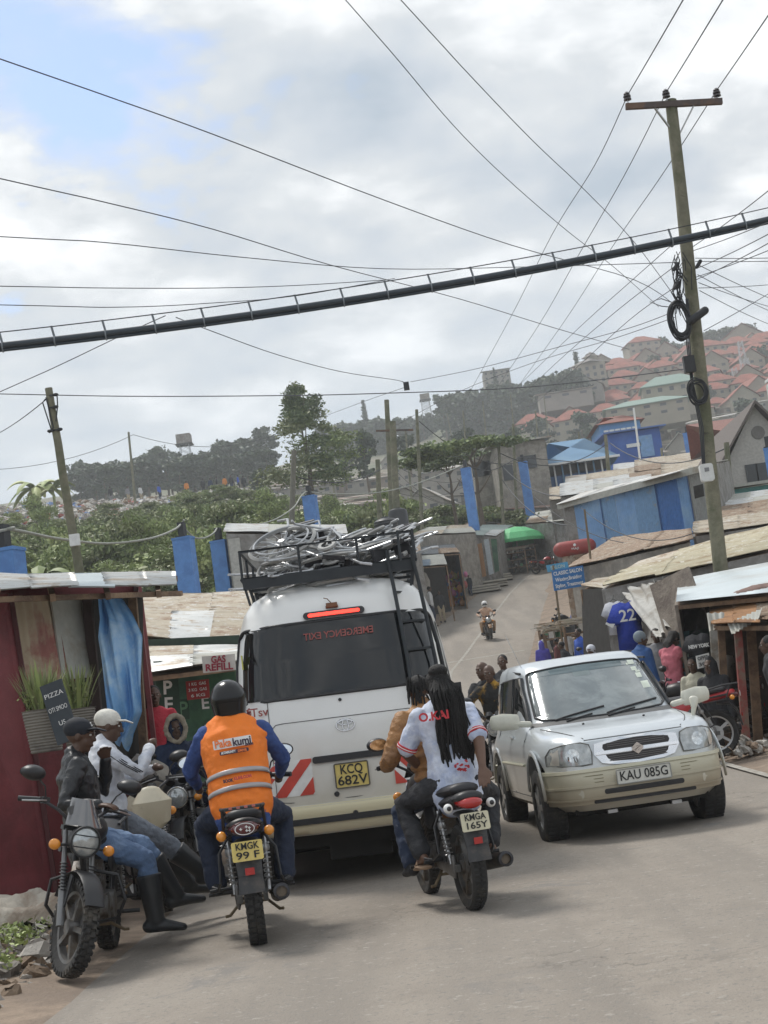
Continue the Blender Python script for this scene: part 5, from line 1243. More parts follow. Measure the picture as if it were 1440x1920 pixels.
    for f_, d in ((fL, tl), (fR, tr)): b.loft([f_ - d * .05 + V((0, 0, -.035)), f_ + d * .06 + V((0, 0, -.035)), f_ + d * .16 + V((0, 0, -.05))], [(.034, .036), (.042, .032), (.038, .02)], V((0, 0, 1)).cross(d), 12)
    o = b.build('body', skin, t, angle=180); remesh(o, vox if vox > .02 else min(vox, .009), 1)
    if face and vox < .03:
        for s in (-1, 1):
            m = MB(); m.ball(hp(s * .030, .076, .012), (.013, .010, .008), 10, 6, er); ey = m.build('eye', EYEW, t)
            m = MB(); m.ball(hp(s * .030, .083, .012), (.006, .005, .006), 8, 5, er); m.build('pupil', PUP, ey)
    if topm:
        m = MB(); torso(m, .020 if top != 'bulky' else .03, -.13 if top != 'short' else .02)
        g = .012 if top != 'bulky' else .026
        arm(m, sL, eL, hL, g, sleeve); arm(m, sR, eR, hR, g, sleeve)
        if top == 'bulky' and vox < .014:
            for s_, e_, h_ in ((sL, eL, hL), (sR, eR, hR)):
                for u in (.1, .27, .44, .61, .78, .95, 1.12, 1.29, 1.46, 1.63, 1.8): q = s_.lerp(e_, u) if u < 1 else e_.lerp(h_, u - 1); rr_ = lerp(.086, .060, u / 2); m.ball(q, (rr_, rr_, .034), 14, 8, (e_ - s_ if u < 1 else h_ - e_).to_track_quat('Z', 'Y').to_euler())
            for u in (.1, .25, .4, .55, .7, .85): m.ball(pel.lerp(nk, u), (.205 * f * (1 if u < .8 else .85), .160 * f, .055), 20, 8)
            m.loft([nk, nk + sp * .05], [.078, .072], side, 14)
        if top in ('hood', 'bulky', 'jacket'): m.loft([nk - sp * .03, nk + sp * .03], [(.075, .07), (.068, .068)], side, 14)
        c = m.build({'bulky': 'jacket', 'jacket': 'jacket', 'hood': 'hoodie'}.get(top, 'shirt'), topm, t, angle=180); remesh(c, vox, 1, .026 if vox < .02 else 0, .07)
    if bot:
        m = MB(); m.loft([pel - sp * .09, pel + sp * .04], [(.165 * f, .12 * f), (.155 * f, .118 * f)], side, 16); leg(m, hpL, kL, fL, .018, botlen); leg(m, hpR, kR, fR, .018, botlen)
        c = m.build('trousers', bot, t, angle=180); remesh(c, vox, 1, .024 if vox < .02 else 0, .055)
    if skirt: m = MB(); m.loft([pel + V((0, 0, .1)), pel - V((0, 0, .12)), pel - V((0, 0, .42))], [(.15, .11), (.19, .15), (.22, .18)], n=18, dome=False); m.build('skirt', skirt, t)
    if shoe:
        for f_, k_, d in ((fL, kL, tl), (fR, kR, tr)):
            m = MB(); u = (k_ - f_).normalized(); m.loft([f_ - d * .055 + V((0, 0, -.035)), f_ + d * .07 + V((0, 0, -.032)), f_ + d * .185 + V((0, 0, -.05))], [(.045 * shoew, .045), (.052 * shoew, .042), (.045 * shoew, .026)], V((0, 0, 1)).cross(d), 14)
            if shoeh > .05: m.loft([f_ - V((0, 0, .01)), f_ + u * shoeh * .5, f_ + u * shoeh], [.062, .075 if shoeh > .2 else .05, .092 if shoeh > .2 else .05], n=14, dome=False)
            c = m.build('boot' if shoeh > .2 else 'shoe', shoe, t, angle=180); remesh(c, max(vox, .011), 2)
    if hair == 'short': m = MB(); m.ball(hp(0, -.018, .04), (.079, .092, .086), 16, 10, (er.x - .25, er.y, er.z)); m.build('hair', HAIR, t)
    if hair == 'long':
        m = MB(); m.ball(hp(0, -.02, .035), (.088, .10, .092), 16, 10, (er.x - .2, er.y, er.z)); m.loft([hp(0, -.06, .0), hp(0, -.09, -.12), hp(0, -.07, -.2)], [(.09, .05), (.10, .05), (.07, .03)], side, 14); c = m.build('hair', HAIR, t); remesh(c, max(.012, vox), 1, .02, .05)
    if cap:
        kind, cm = cap
        if kind == 'cap':
            m = MB(); m.ball(hp(0, -.018, .052), (.088, .104, .082), 18, 10, er); m.loft([hp(0, .06, .050), hp(0, .12, .058), hp(0, .175, .045)], [(.078, .010), (.074, .008), (.045, .006)], HM @ V((1, 0, 0)), 14); c = m.build('cap', cm, t, angle=180)
        elif kind == 'helmet':
            m = MB(); m.ball(hp(0, -.005, .035), (.128, .148, .135), 28, 16, er); m.loft([hp(0, -.01, -.09), hp(0, -.012, .0)], [(.108, .125), (.126, .146)], HM @ V((1, 0, 0)), 24, False); c = m.build('helmet', cm, t, angle=60)
            m = MB(); m.loft([hp(0, .01, -.025), hp(0, .012, .055)], [(.118, .143), (.112, .136)], HM @ V((1, 0, 0)), 20, False); m.build('visor', mat('visor', (.04, .045, .05), .1, coat=1), c)
        elif kind == 'hood':
            m = MB(); m.loft([hp(0, -.04, -.16), hp(0, -.035, -.05), hp(0, -.025, .05), hp(0, -.02, .10)], [(.10, .10), (.098, .105), (.095, .108), (.06, .07)], HM @ V((1, 0, 0)), 16); c = m.build('hood', cm, t, angle=180); remesh(c, max(.012, vox), 2, .012, .06)
        elif kind == 'beanie': m = MB(); m.ball(hp(0, -.015, .045), (.088, .105, .10), 18, 10, er); m.build('beanie', cm, t)
        elif kind == 'scarf': m = MB(); m.ball(hp(0, -.015, .035), (.09, .108, .09), 18, 10, er); m.ball(hp(0, -.09, -.05), (.05, .05, .08), 12, 8, er); m.build('headscarf', cm, t)
    t['_hc'] = 0; del t['_hc']
    return t, dict(pel=pel, nk=nk, sp=sp, side=side, hc=hc, HM=HM, hp=hp, sL=sL, sR=sR, eL=eL, eR=eR, hL=hL, hR=hR)
# rider in the orange vest
BLUEJ = cloth('blue_jacket', (.045, .09, .27), col2=(.03, .06, .19), pscale=5); ORV = cloth('orange_vest', (.86, .21, .02), rough=.75, var=.05, bump=.6, bscale=10)
HELM = mat('black_helmet', (.006, .006, .007), .22, spec=.4, coat=.15, var=.1)
p1, J = human('rider in an orange hi-vis vest and black helmet on the left motorcycle', B1, RZ1, pelvis=(0, -.33, .90), neck=(0, -.12, 1.44), head=(0, R(-4)), hL=(-.30, .21, 1.055), hR=(.30, .21, 1.055), fL=(-.24, -.04, .36), fR=(.24, -.06, .36), kh=((-.5, 1, .3), (.5, 1, .3)), eh=((-.75, -.3, -.7), (.75, -.3, -.7)),
              toeL=(0, 1, -.1), toeR=(0, 1, -.1), top='jacket', topm=BLUEJ, bot=NAVYT, botlen=.98, cap=('helmet', HELM), hair=None, vox=.011, wide=1.12, fat=1.12, shoe=BLK, shoeh=.12)
m = MB(); pe, nk, sp = J['pel'], J['nk'], J['sp']
m.loft([pe - sp * .03, pe + sp * .08, pe.lerp(nk, .38), pe.lerp(nk, .62), pe.lerp(nk, .82), pe.lerp(nk, .93)], [(.216, .166), (.216, .164), (.214, .162), (.228, .168), (.238, .162), (.20, .135)], (1, 0, 0), 26); vst = m.build('vest', ORV, p1, angle=180); remesh(vst, .010, 1, .026, .09)
def on_back(f_, w_, h_): # point on the vest's back at fraction f_ of the spine
    return pe.lerp(nk, f_) + V((w_, 0, 0))
def back_strip(par, name, mm, f0, f1, hh, wv=.2, rx=.215, ry=.163, tilt=0):
    m = MB()
    def g(u, v):
        a = lerp(-1.45, 1.45, u); q = pe.lerp(nk, lerp(f0, f1, u)) + sp * ((v - .5) * hh); return q + V((math.sin(a) * (rx + .008), 0, 0)) + V((0, -math.cos(a) * (ry + .010), math.cos(a) * .06))
    m.grid(g, 24, 2, (0, .002, 0)); return m.build(name, mm, par, angle=180)
RFL = mat('reflective_tape', (.38, .36, .36), .35, metal=.3, var=.1)
back_strip(p1, 'reflective_band', RFL, .30, .34, .035); back_strip(p1, 'reflective_band', RFL, .10, .14, .035)
dark_ = mat('dark_print', (.05, .03, .05), .7)
def vtext(s_, size, mm, f_, x, w=None, roll=0, off=.0, ln='lettering', bold=.002):
    q = pe.lerp(nk, f_) + V((x, -.188 - off, .055)); tl = math.atan2(sp.y, sp.z); return text(s_, size, mm, p1, q, (PI / 2 - tl * .9, roll, 0), bold, .001, ln, width=w)
ln0 = [(.68, -.01, .265, .066, .019), (.565, -.005, .20, .026, .015)]
for (f_, x, w, h, off), mm in zip(ln0, (WT, dark_)):
    m = MB(); m.prism([(u, 0, v) for u, v in rrect(w, h, .008, 2)], (0, .002, 0)); o = m.build('print_panel', mm, p1); o.location = pe.lerp(nk, f_) + V((x, -.188 - off, .055)); o.rotation_euler = (-math.atan2(sp.y, sp.z) * .9, R(-2), 0)
vtext('Paka', .078, mat('orange_print', (.80, .20, .05), .6), .68, -.075, .115, R(-2), .024); vtext('kumi', .078, dark_, .68, .055, .125, R(-2), .024); vtext('.com', .03, dark_, .635, .10, .06, R(-2), .022)
vtext('#COMMUNITY', .024, WT, .565, -.045, .10, R(-2), .021, bold=.001); vtext('DRIVE', .024, MATS['orange_print'], .565, .05, .06, R(-2), .021, bold=.001)
vtext('BOOK', .03, dark_, .215, -.07, .07, R(-3), .022); vtext('KUMI.COM', .028, MATS['hazard_red'], .235, .03, .12, R(-3), .022)
# brown-jacketed rider and the woman behind him
PUFF = cloth('brown_padded_jacket', (.36, .18, .065), rough=.6, col2=(.24, .125, .055), pscale=6); SPLAT = cloth('splattered_navy_trousers', (.03, .045, .085), col2=(.20, .22, .27), pscale=14, patch=.62)
p2, J2 = human('motorcycle rider in a brown padded jacket hidden behind the woman with long braids', B2, RZ2, pelvis=(.03, -.12, .88), neck=(-.02, .0, 1.42), head=(R(8), R(-6)), hL=(-.31, .22, 1.05), hR=(.31, .22, 1.05), fL=(-.26, .06, .30), fR=(.22, .06, .36), kh=((-.4, 1, .3), (.4, 1, .3)), eh=((-.5, -.3, -.9), (.5, -.3, -.9)),
               top='bulky', topm=PUFF, bot=SPLAT, fat=1.05, vox=.012, shoe=BLK, hair='short')
m = MB(); r2 = random.Random(2)
for k in range(46):
    a = r2.uniform(0, 6.28); z = r2.uniform(-.06, .1); q0 = J2['hp'](.07 * math.cos(a), .08 * math.sin(a) - .02, z + .02); m.tube([q0, q0 + V((.012 * math.cos(a), .012 * math.sin(a), -.04)), q0 + V((.016 * math.cos(a), .016 * math.sin(a), -.085))], .0075, 5)
m.build('twists', HAIR, p2)
p2.scale = (.95,) * 3
JER = cloth('white_blue_jersey', (.58, .62, .72), col2=(.42, .48, .64), pscale=7, patch=.5, var=.05, bump=.8, bscale=12)
p3, J3 = human('woman with very long black braids and a white football jersey riding pillion', B2, RZ2, pelvis=(.04, -.44, .90), neck=(.04, -.36, 1.44), head=(R(5), 0), hL=(-.12, -.10, 1.0), hR=(.17, -.80, .90), fL=(-.25, -.32, .40), fR=(.27, -.32, .40), kh=((-.6, 1, .2), (.7, 1, .1)), eh=((-1, -.2, -.5), (1.1, -.25, .0)),
               top='shirt', topm=JER, sleeve=.42, bot=BLK, fat=1.1, vox=.011, skin=SKIN2, shoe=None, hair='long', fingers=True, wide=1.05, toeL=(0, 1, -.25), toeR=(.2, 1, -.2), face=False)
REDC = mat('red_trim_cloth', (.50, .04, .05), .8)
for s_, e_ in ((J3['sL'], J3['eL']), (J3['sR'], J3['eR'])):
    q = s_.lerp(e_, .80); d = (e_ - s_).normalized(); m = MB(); m.loft([q, q + d * .028], [.077, .077], n=18, dome=False); m.build('cuff', REDC, p3)
    m = MB(); m.loft([q + d * .012, q + d * .018], [.0785, .0785], n=18, dome=False); m.build('cuff_stripe', WT, p3)
m = MB()
for k in range(150):   # long braids gathered at the crown and hanging down the back
    u = r2.uniform(-1, 1); L_ = r2.uniform(.60, .86) - abs(u) * .10; dx = u * .085 + r2.gauss(0, .012); y0 = -.085 - r2.uniform(0, .05); top = J3['hp'](u * .055, -.07, .085 - abs(u) * .03)
    pts = [J3['hp'](u * .03, -.04, .125), top + V((0, -.03, -.02))]
    for q in range(1, 9): h = L_ * q / 8; pts.append(V((J3['hc'].x + dx * (1 + .25 * math.sin(h * 3)) * (1 - .35 * max(0, h - .45)) + .012 * math.sin(h * 17 + k) + .03 * h, J3['hc'].y + y0 - .04 - .05 * math.sin(min(1, h / .5) * PI / 2) + .10 * max(0, h - .25) - (.015 if k % 3 else .03), J3['hc'].z + .03 - h)))
    m.tube(pts, r2.uniform(.0065, .0095), 5)
m.ball(J3['hp'](.0, -.05, .10), (.075, .07, .055), 14, 8); m.build('braids', HAIR, p3)
jt = text('O.KAI', .085, REDC, p3, (-.08, -.565, 1.375), (PI / 2 - .15, 0, R(-8)), .003, .001); m = MB()
for k in range(26): a = r2.uniform(0, 6.28); q = r2.random() ** .5; m.prism([(.05 + math.cos(a) * .06 * q + .012 * math.cos(b), 0, 1.03 + math.sin(a) * .04 * q + .008 * math.sin(b)) for b in (0, 1.5, 3, 4.6)], (0, .002, 0))
o = m.build('red_print', REDC, p3); o.location = (0.02, -.618, -.03)
SAND = mat('sandal_sole', (.30, .20, .13), .7)
for s, f_, tw in ((-1, (-.25, -.32, .40), 0), (1, (.27, -.32, .40), -.2)):
    m = MB(); m.loft([(f_[0], f_[1] - .07, f_[2] - .085), (f_[0], f_[1] + .06, f_[2] - .085), (f_[0] - tw * .2, f_[1] + .20, f_[2] - .115)], [(.045, .016), (.052, .014), (.042, .012)], n=14); m.build('sandal', SAND if s < 0 else BLK, p3)
    m = MB(); m.tube([(f_[0] - .045, f_[1] + .04, f_[2] - .07), (f_[0], f_[1] + .06, f_[2] + .01), (f_[0] + .045, f_[1] + .04, f_[2] - .07)], .009, 6); m.tube([(f_[0] - .04, f_[1] + .12, f_[2] - .09), (f_[0], f_[1] + .12, f_[2] - .02), (f_[0] + .04, f_[1] + .12, f_[2] - .09)], .008, 6); m.build('strap', SAND, p3)
p3.scale = (.95,) * 3; bk2.scale = (.95,) * 3
# two men sitting sideways on parked bikes at the left
JK = mat('black_satin_jacket', (.018, .019, .022), .42, var=.2, scale=8, bump=.6, bscale=14); WHD = cloth('white_hoodie', (.60, .62, .66), col2=(.50, .53, .60), pscale=5)
q = B3 + V((-.02, .20, 0)); q.z = .0
s1, K = human('man in a black cap and black jacket sitting sideways on the parked bike, rubber boots', q, R(-72), pelvis=(0, .0, .86), neck=(.03, -.02, 1.40), head=(R(-14), R(-10)), hL=(-.03, .20, 1.36), hR=(.44, .06, 1.07), fL=(-.13, .60, .34), fR=(.12, .40, .22), kh=((0, 1, 1), (0, 1, 1)), eh=((-.5, .5, -1), (.3, -.6, -1)),
              toeL=(-.1, 1, .0), toeR=(.1, 1, -.1), top='jacket', topm=JK, bot=JEANS, botlen=.72, shoe=BOOT, shoeh=.32, shoew=1.15, cap=('cap', mat('navy_black_cap', (.012, .015, .022), .8)), hair=None, vox=.010, fingers=True, fat=1.08)
bd = [o for o in s1.children if o.name.startswith('cap')][0]; text('S', .045, WT, s1, K['hp'](.015, .075, .085), (PI / 2 - .3, 0, R(180 - 28)), .001, .002)
m = MB(); m.ball(K['sL'].lerp(K['eL'], .75) + V((-.05, .01, .01)), (.02, .035, .035), 12, 8); m.build('sleeve_patch', WT, s1)
q = B3 + V((-.03, 1.15, 0)); q.z = .04
s2, K2 = human('man in a white cap and white hoodie sitting behind the black-capped man', q, R(-70), pelvis=(0, 0, .90), neck=(.04, .0, 1.42), head=(R(-10), R(-14)), hL=(-.02, .36, 1.20), hR=(.14, .34, 1.36), fL=(-.12, .62, .26), fR=(.12, .74, .30), kh=((0, 1, 1), (0, 1, 1)), eh=((-.6, .6, -1), (.5, .7, -1)),
               top='hood', topm=WHD, bot=GREYJ, botlen=.72, shoe=BOOT, shoeh=.30, cap=('cap', cloth('white_cap_cloth', (.62, .60, .54))), hair=None, vox=.011, fat=1.1)
m = MB()
for k in (-.02, 0, .02): m.tube([K2['sR'] + V((.055, .0 + k, .01)), K2['sR'].lerp(K2['eR'], .5) + V((.062, k, .0)), K2['eR'] + V((.055, k, .01))], .004, 5)
m.build('sleeve_stripes', BLK, s2)
# riders in the background
def simple(label, px, pfoot, y, rz, zoff=0, ztop=None, **k):
    q = at(px, pfoot, y); q.z = (ground(q.x, y) + zoff) if ztop is None else ztop; k.setdefault('vox', .02 if y < 40 else .03); return human(label, q, rz, **k)
sit = dict(pelvis=(0, -.25, .84), neck=(0, -.10, 1.38), hL=(-.3, .22, 1.03), hR=(.3, .22, 1.03), fL=(-.24, -.02, .36), fR=(.24, -.02, .36), kh=((-.5, 1, .3), (.5, 1, .3)), eh=((-1, -.2, -.3), (1, -.2, -.3)))
RJ = cloth('red_jersey', (.42, .03, .05)); NVJ = cloth('navy_jacket', (.02, .035, .08)); WTEE = cloth('white_tee', (.55, .55, .55)); TANJ = cloth('tan_jacket', (.45, .30, .19)); BLT = cloth('bright_blue_cloth', (.04, .10, .42)); PINK = cloth('pink_dress', (.55, .16, .20)); PURP = cloth('purple_cloth', (.08, .07, .35)); KHA = cloth('khaki', (.34, .28, .19)); MAR = cloth('maroon_cloth', (.16, .06, .06)); GRYC = cloth('grey_cloth', (.22, .22, .23))
bf = at(918, 1197, 66); bf.z = zr(66) + .03; bfm = motorbike('small motorcycle with brown panels coming down the empty road', bf, R(180 + 3), col=mat('brown_panel', (.25, .13, .05), .5), fcol=MATS['brown_panel'], screen=False)
human('oncoming rider in a white helmet and pale orange vest far up the road', bf, R(183), top='jacket', topm=cloth('pale_orange_vest', (.62, .42, .30)), bot=TANJ, cap=('helmet', WHITE), hair=None, vox=.025, **sit)
bq = at(938, 1400, 20.5); bq.z = zr(20.5) + .03; motorbike('motorcycle coming down beside the silver car, two riders on it', bq, R(180 - 6), screen=False, fcol=BLACK)
sit2 = dict(sit); sit2.update(head=(R(-14), R(-5)))
rp, J5 = human('oncoming rider with shaved head in a black and yellow jacket next to the silver car', bq, R(174), top='jacket', topm=cloth('black_yellow_jacket', (.02, .02, .02), col2=(.60, .33, .03), pscale=2.4, patch=.56), bot=BLK, hair=None, vox=.018, **sit2)
sit3 = dict(sit); sit3.update(pelvis=(-.05, -.62, .90), neck=(.10, -.52, 1.44), hL=(-.2, -.25, 1.0), hR=(.2, -.25, 1.0), fL=(-.25, -.45, .4), fR=(.25, -.45, .4), head=(R(-40), 0))
human('pillion passenger with a shaved head in black behind the black and yellow jacket', bq, R(174), top='shirt', topm=BLK, bot=BLK, hair=None, vox=.018, **sit3)
q = at(354, 1560, 16.2); q.z = zr(16) - .04
fh, J6 = human('boy in a navy jacket and pale fur-rimmed hood sitting on a parked motorcycle', V((q.x, 16.2, q.z)), R(215), pelvis=(0, -.1, .84), neck=(0, -.04, 1.36), head=(R(-18), 0), hL=(-.2, .25, 1.0), hR=(.2, .25, 1.0), fL=(-.24, .1, .34), fR=(.24, .1, .34), kh=((-.5, 1, .3), (.5, 1, .3)), top='bulky', topm=NVJ, bot=NVJ, cap=('hood', NVJ), hair=None, vox=.016)
m = MB()
for k in range(26): a = 2 * PI * k / 26; m.ball(J6['hp'](.098 * math.cos(a), .055, .01 + .135 * math.sin(a)), (.030, .032, .030), 8, 6)
o = m.build('fur_trim', cloth('fur', (.38, .33, .26), bump=1), fh); remesh(o, .012, 1, .03, .03)
# pedestrians and shoppers up the road, sized from the height they show
def headat(label, px, ptop, y, rz, **k):
    q = at(px, ptop, y); g = ground(q.x, y) if abs(q.x - xc(y)) > hw(y) else zr(y) + .03; s_ = max(.6, min(1.12, (q.z - g) / k.pop('full', 1.77))); k.setdefault('vox', .02 if y < 40 else .03)
    return human(label, V((q.x, y, g)), rz, sc_=s_, **k)
headat('boy in black whose small head shows above the silver car roof corner', 941, 1227, 24, R(160), top='shirt', topm=BLK, bot=BLK)
headat('man in a red football jersey standing under the shack left of the hooded boy', 285, 1285, 19, R(200), top='shirt', topm=RJ, sleeve=.42, bot=BLK, hL=(-.22, .2, .95))
headat('pedestrian in a black jacket and pale trousers walking by the toy stall', 822, 1107, 77, R(190), top='jacket', topm=BLK, bot=KHA)
headat('child in a dark top standing at the road edge beyond the silver car', 1017, 1187, 47, R(20), top='shirt', topm=WTEE, bot=NAVYT)
headat('child in a purple hooded top beyond the silver car', 1014, 1202, 42, R(10), top='hood', topm=PURP, bot=NAVYT, cap=('hood', PURP), hair=None)
headat('child in a maroon shirt in the group beyond the silver car', 1043, 1196, 42, R(60), top='shirt', topm=MAR, bot=BLK)
headat('youth in a blue jacket holding a white cup beyond the silver car', 1084, 1178, 39, R(120), top='jacket', topm=BLT, bot=BLK)
headat('youth in black bending beside the maroon-shirted child', 1066, 1200, 39, R(80), top='jacket', topm=BLK, bot=BLK, neck=(0, .2, 1.36), full=1.65)
headat('person in a bright blue and red top by the stall table', 1122, 1168, 37, R(100), top='shirt', topm=BLT, bot=BLK, cap=('scarf', RJ), hair=None)
headat('woman wearing a white and blue headscarf just above the silver car roof', 1107, 1208, 28, R(150), top='shirt', topm=WTEE, bot=BLK, cap=('scarf', cloth('white_scarf', (.6, .62, .68))), hair=None)
headat('person in a grey beanie and blue jacket behind the silver car, back turned', 1196, 1185, 25, R(-60), top='jacket', topm=cloth('royal_blue_jacket', (.03, .09, .25)), bot=BLK, cap=('beanie', cloth('grey_knit', (.20, .24, .27))), hair=None, head=(R(-20), 0), fat=1.15)
pw, Jw = headat('woman in a pink sleeveless dress looking down at her phone', 1250, 1180, 23.5, R(-60), top='shirt', topm=PINK, sleeve=.12, skirt=PINK, shoe=BLK, hair='long', hL=(-.05, .32, 1.12), hR=(.10, .34, 1.12), head=(0, R(-30)), eh=((-.7, -.1, -1), (.7, -.1, -1)), vox=.016)
m = MB(); m.box((.02, .42, 1.16), (.07, .14, .01), (.5, 0, 0)); m.build('phone', BLACK, pw)
headat('seated child in a cream top with a dark strap below the hanging black shirt', 1300, 1238, 22.6, R(150), pelvis=(0, 0, .60), neck=(0, .04, 1.12), fL=(-.12, .35, .1), fR=(.12, .35, .1), kh=((0, 1, 1), (0, 1, 1)), top='shirt', topm=cloth('cream_top', (.50, .48, .38)), bot=BLK, full=1.35)
headat('seated person in a black hood beside the cream-topped child', 1334, 1238, 21.8, R(140), pelvis=(0, 0, .55), neck=(0, .05, 1.08), fL=(-.12, .35, .1), fR=(.12, .35, .1), kh=((0, 1, 1), (0, 1, 1)), top='bulky', topm=BLK, bot=BLK, cap=('hood', BLK), hair=None, full=1.32)
headat('person in black standing at the right frame edge by the red post', 1452, 1178, 17.5, R(70), top='bulky', topm=BLK, bot=BLK, fat=1.25, hair='short', neck=(0, .08, 1.42))
headat('shopper in a pale shirt standing by the far red tank', 1045, 1015, 101, R(180), top='shirt', topm=WTEE, bot=BLK)
headat('person in dark clothes sitting at the far toy stall', 878, 1078, 88, R(150), top='shirt', topm=BLK, bot=NAVYT)
headat('person in an orange top by the green umbrella shop', 932, 1035, 96, R(180), top='shirt', topm=cloth('orange_top', (.6, .22, .05)), bot=NAVYT)
# people on the rubbish dump, small in the distance
DP = [(88, 930, RJ, RJ, 150, 'in a red outfit standing low on the dump at the left'), (205, 905, BLK, GRYC, 178, 'in dark clothes on the dump crest left of the thin pole'), (238, 912, GRYC, KHA, 176, 'in a grey shirt left of the thin pole on the dump'), (262, 912, WTEE, KHA, 176, 'in a white shirt on the dump crest right of the thin pole'),
      (297, 912, BLT, NAVYT, 176, 'in a bright blue top alone on the dump crest'), (348, 900, cloth('orange_top', (.6, .22, .05)), BLK, 178, 'in an orange top on the dump crest'), (380, 905, BLK, BLK, 180, 'in black at the left end of the group on the dump'), (394, 903, NVJ, BLK, 181, 'in dark blue in the group on the dump'),
      (406, 902, BLK, GRYC, 180, 'tall and dark in the middle of the group on the dump'), (421, 902, MATS['orange_top'], BLK, 181, 'in an orange top in the group on the dump'), (433, 900, BLK, NAVYT, 180, 'in a black top near the right of the group on the dump'), (446, 900, BLT, BLK, 180, 'bending in blue at the right of the group on the dump'), (456, 898, BLK, BLK, 181, 'in black at the right end of the group on the dump')]
for px, pf, tp, bt, y, l in DP:
    q = at(px, pf, y); g = ground(q.x, y); human('person ' + l, V((q.x, y, g + .1)), rnd.uniform(0, 6), top='shirt', topm=tp, bot=bt, vox=.05, face=False, shoe=None, group=None, sc_=1.05)
# ---------------------------------------------------------------- shacks and stalls
def org(pts): c = sum((V(p) for p in pts), V()) / len(pts); return V((c.x, c.y, ground(c.x, c.y)))
def corr(mb, A, B, C, D, pitch=.076, amp=.014, seg=6, jag=0, r_=rnd):
    """corrugated sheet; waves run across A->B, ribs run A->D"""
    n = max(4, int((B - A).length / pitch * seg)); nrm = (B - A).cross(D - A).normalized(); k = 3 + (3 if jag else 0)
    if nrm.z < 0: nrm = -nrm
    off = [r_.uniform(-jag, jag) for _ in range(n + 1)] if jag else None
    def f(u, v):
        p = (A.lerp(B, u)).lerp(D.lerp(C, u), v); a = amp * math.sin(u * n / seg * 2 * PI)
        q = p + nrm * a
        if jag: q += nrm * .04 * noise.noise(p * .9) + (D - A).normalized() * off[int(u * n)] * (1 - v) * .5
        return q
    mb.grid(f, n, k, nrm * -.004)
def roof(par, o, A, B, C, D, mats, n=5, jag=.03, name='roof', amp=.014, pitch=.09, lift=.03, flip=True):
    mb = MB(); A, B, C, D = [V(q) - o for q in (A, B, C, D)]
    rows = 2 if pitch > .12 else 1; n = max(2, (n + 1) // 2) if rows > 1 else n
    for i, rw in [(i, rw) for i in range(n) for rw in range(rows)]:
        u0, u1 = max(0, i / n - .02), min(1, (i + 1) / n + .02); e = rnd.uniform(-.06, .06); z = V((0, 0, rnd.uniform(0, lift)))
        a, b, c, d = A.lerp(B, u0), A.lerp(B, u1), D.lerp(C, u1), D.lerp(C, u0); r0_, r1_ = max(0, rw / rows - .02), (rw + 1) / rows; a, b, c, d = a.lerp(d, r0_), b.lerp(c, r0_), b.lerp(c, r1_), a.lerp(d, r1_); a += (a - d) * e; b += (b - c) * (e + rnd.uniform(-.02, .02)); mb.m = rnd.randrange(len(mats))
        if flip: corr(mb, a + z, d + z, c + z, b + z, pitch, amp, 6 if pitch > .2 else 4, jag)
        else: corr(mb, a + z, b + z, c + z, d + z, pitch, amp, 6 if pitch > .2 else 4, jag)
    return mb.build(name, mats, par, angle=80, fixn=False)
def wallq(par, o, a, b, z0, m, name='wall', th=.05, cor=False, gap=None):
    """wall from roof corner a to b (world), standing down to the ground"""
    a, b = V(a) - o, V(b) - o; mb = MB()
    g0 = (z0 if z0 is not None else min(ground(a.x + o.x, a.y + o.y), ground(b.x + o.x, b.y + o.y)) - .2) - o.z
    A, B = V((a.x, a.y, g0)), V((b.x, b.y, g0))
    if cor: corr(mb, A, B, V((b.x, b.y, b.z - .05)), V((a.x, a.y, a.z - .05)), .09, .014)
    else:
        n = (B - A).cross(V((0, 0, 1))).normalized() * th; mb.prism([A, B, V((b.x, b.y, b.z - .05)), V((a.x, a.y, a.z - .05))], n)
    return mb.build(name, m, par, angle=80, smooth=cor, fixn=not cor)
def panel(par, o, pts, m, name='panel', th=.02, cor=0, wave=0):
    """flat or wavy panel through photograph corners (px, py, distance), listed round"""
    P = [(at(*q) if len(q) == 3 and isinstance(q, tuple) else V(q)) - o for q in pts]
    mb = MB(); n = (P[1] - P[0]).cross(P[2] - P[0]).normalized() * th
    if cor: corr(mb, P[3], P[2], P[1], P[0], cor)
    elif wave:
        A, B, C, D = P; nn = n.normalized()
        mb.grid(lambda u, v: (A.lerp(B, u)).lerp(D.lerp(C, u), v) + nn * wave * (noise.noise(V((u * 6, v * 2.2, 1.3))) + .4 * math.sin(u * 17 + v * 3)), 26, 26, nn * .006)
    else: mb.prism(P, n)
    return mb.build(name, m, par, smooth=bool(cor or wave), angle=80, fixn=not (cor or wave))
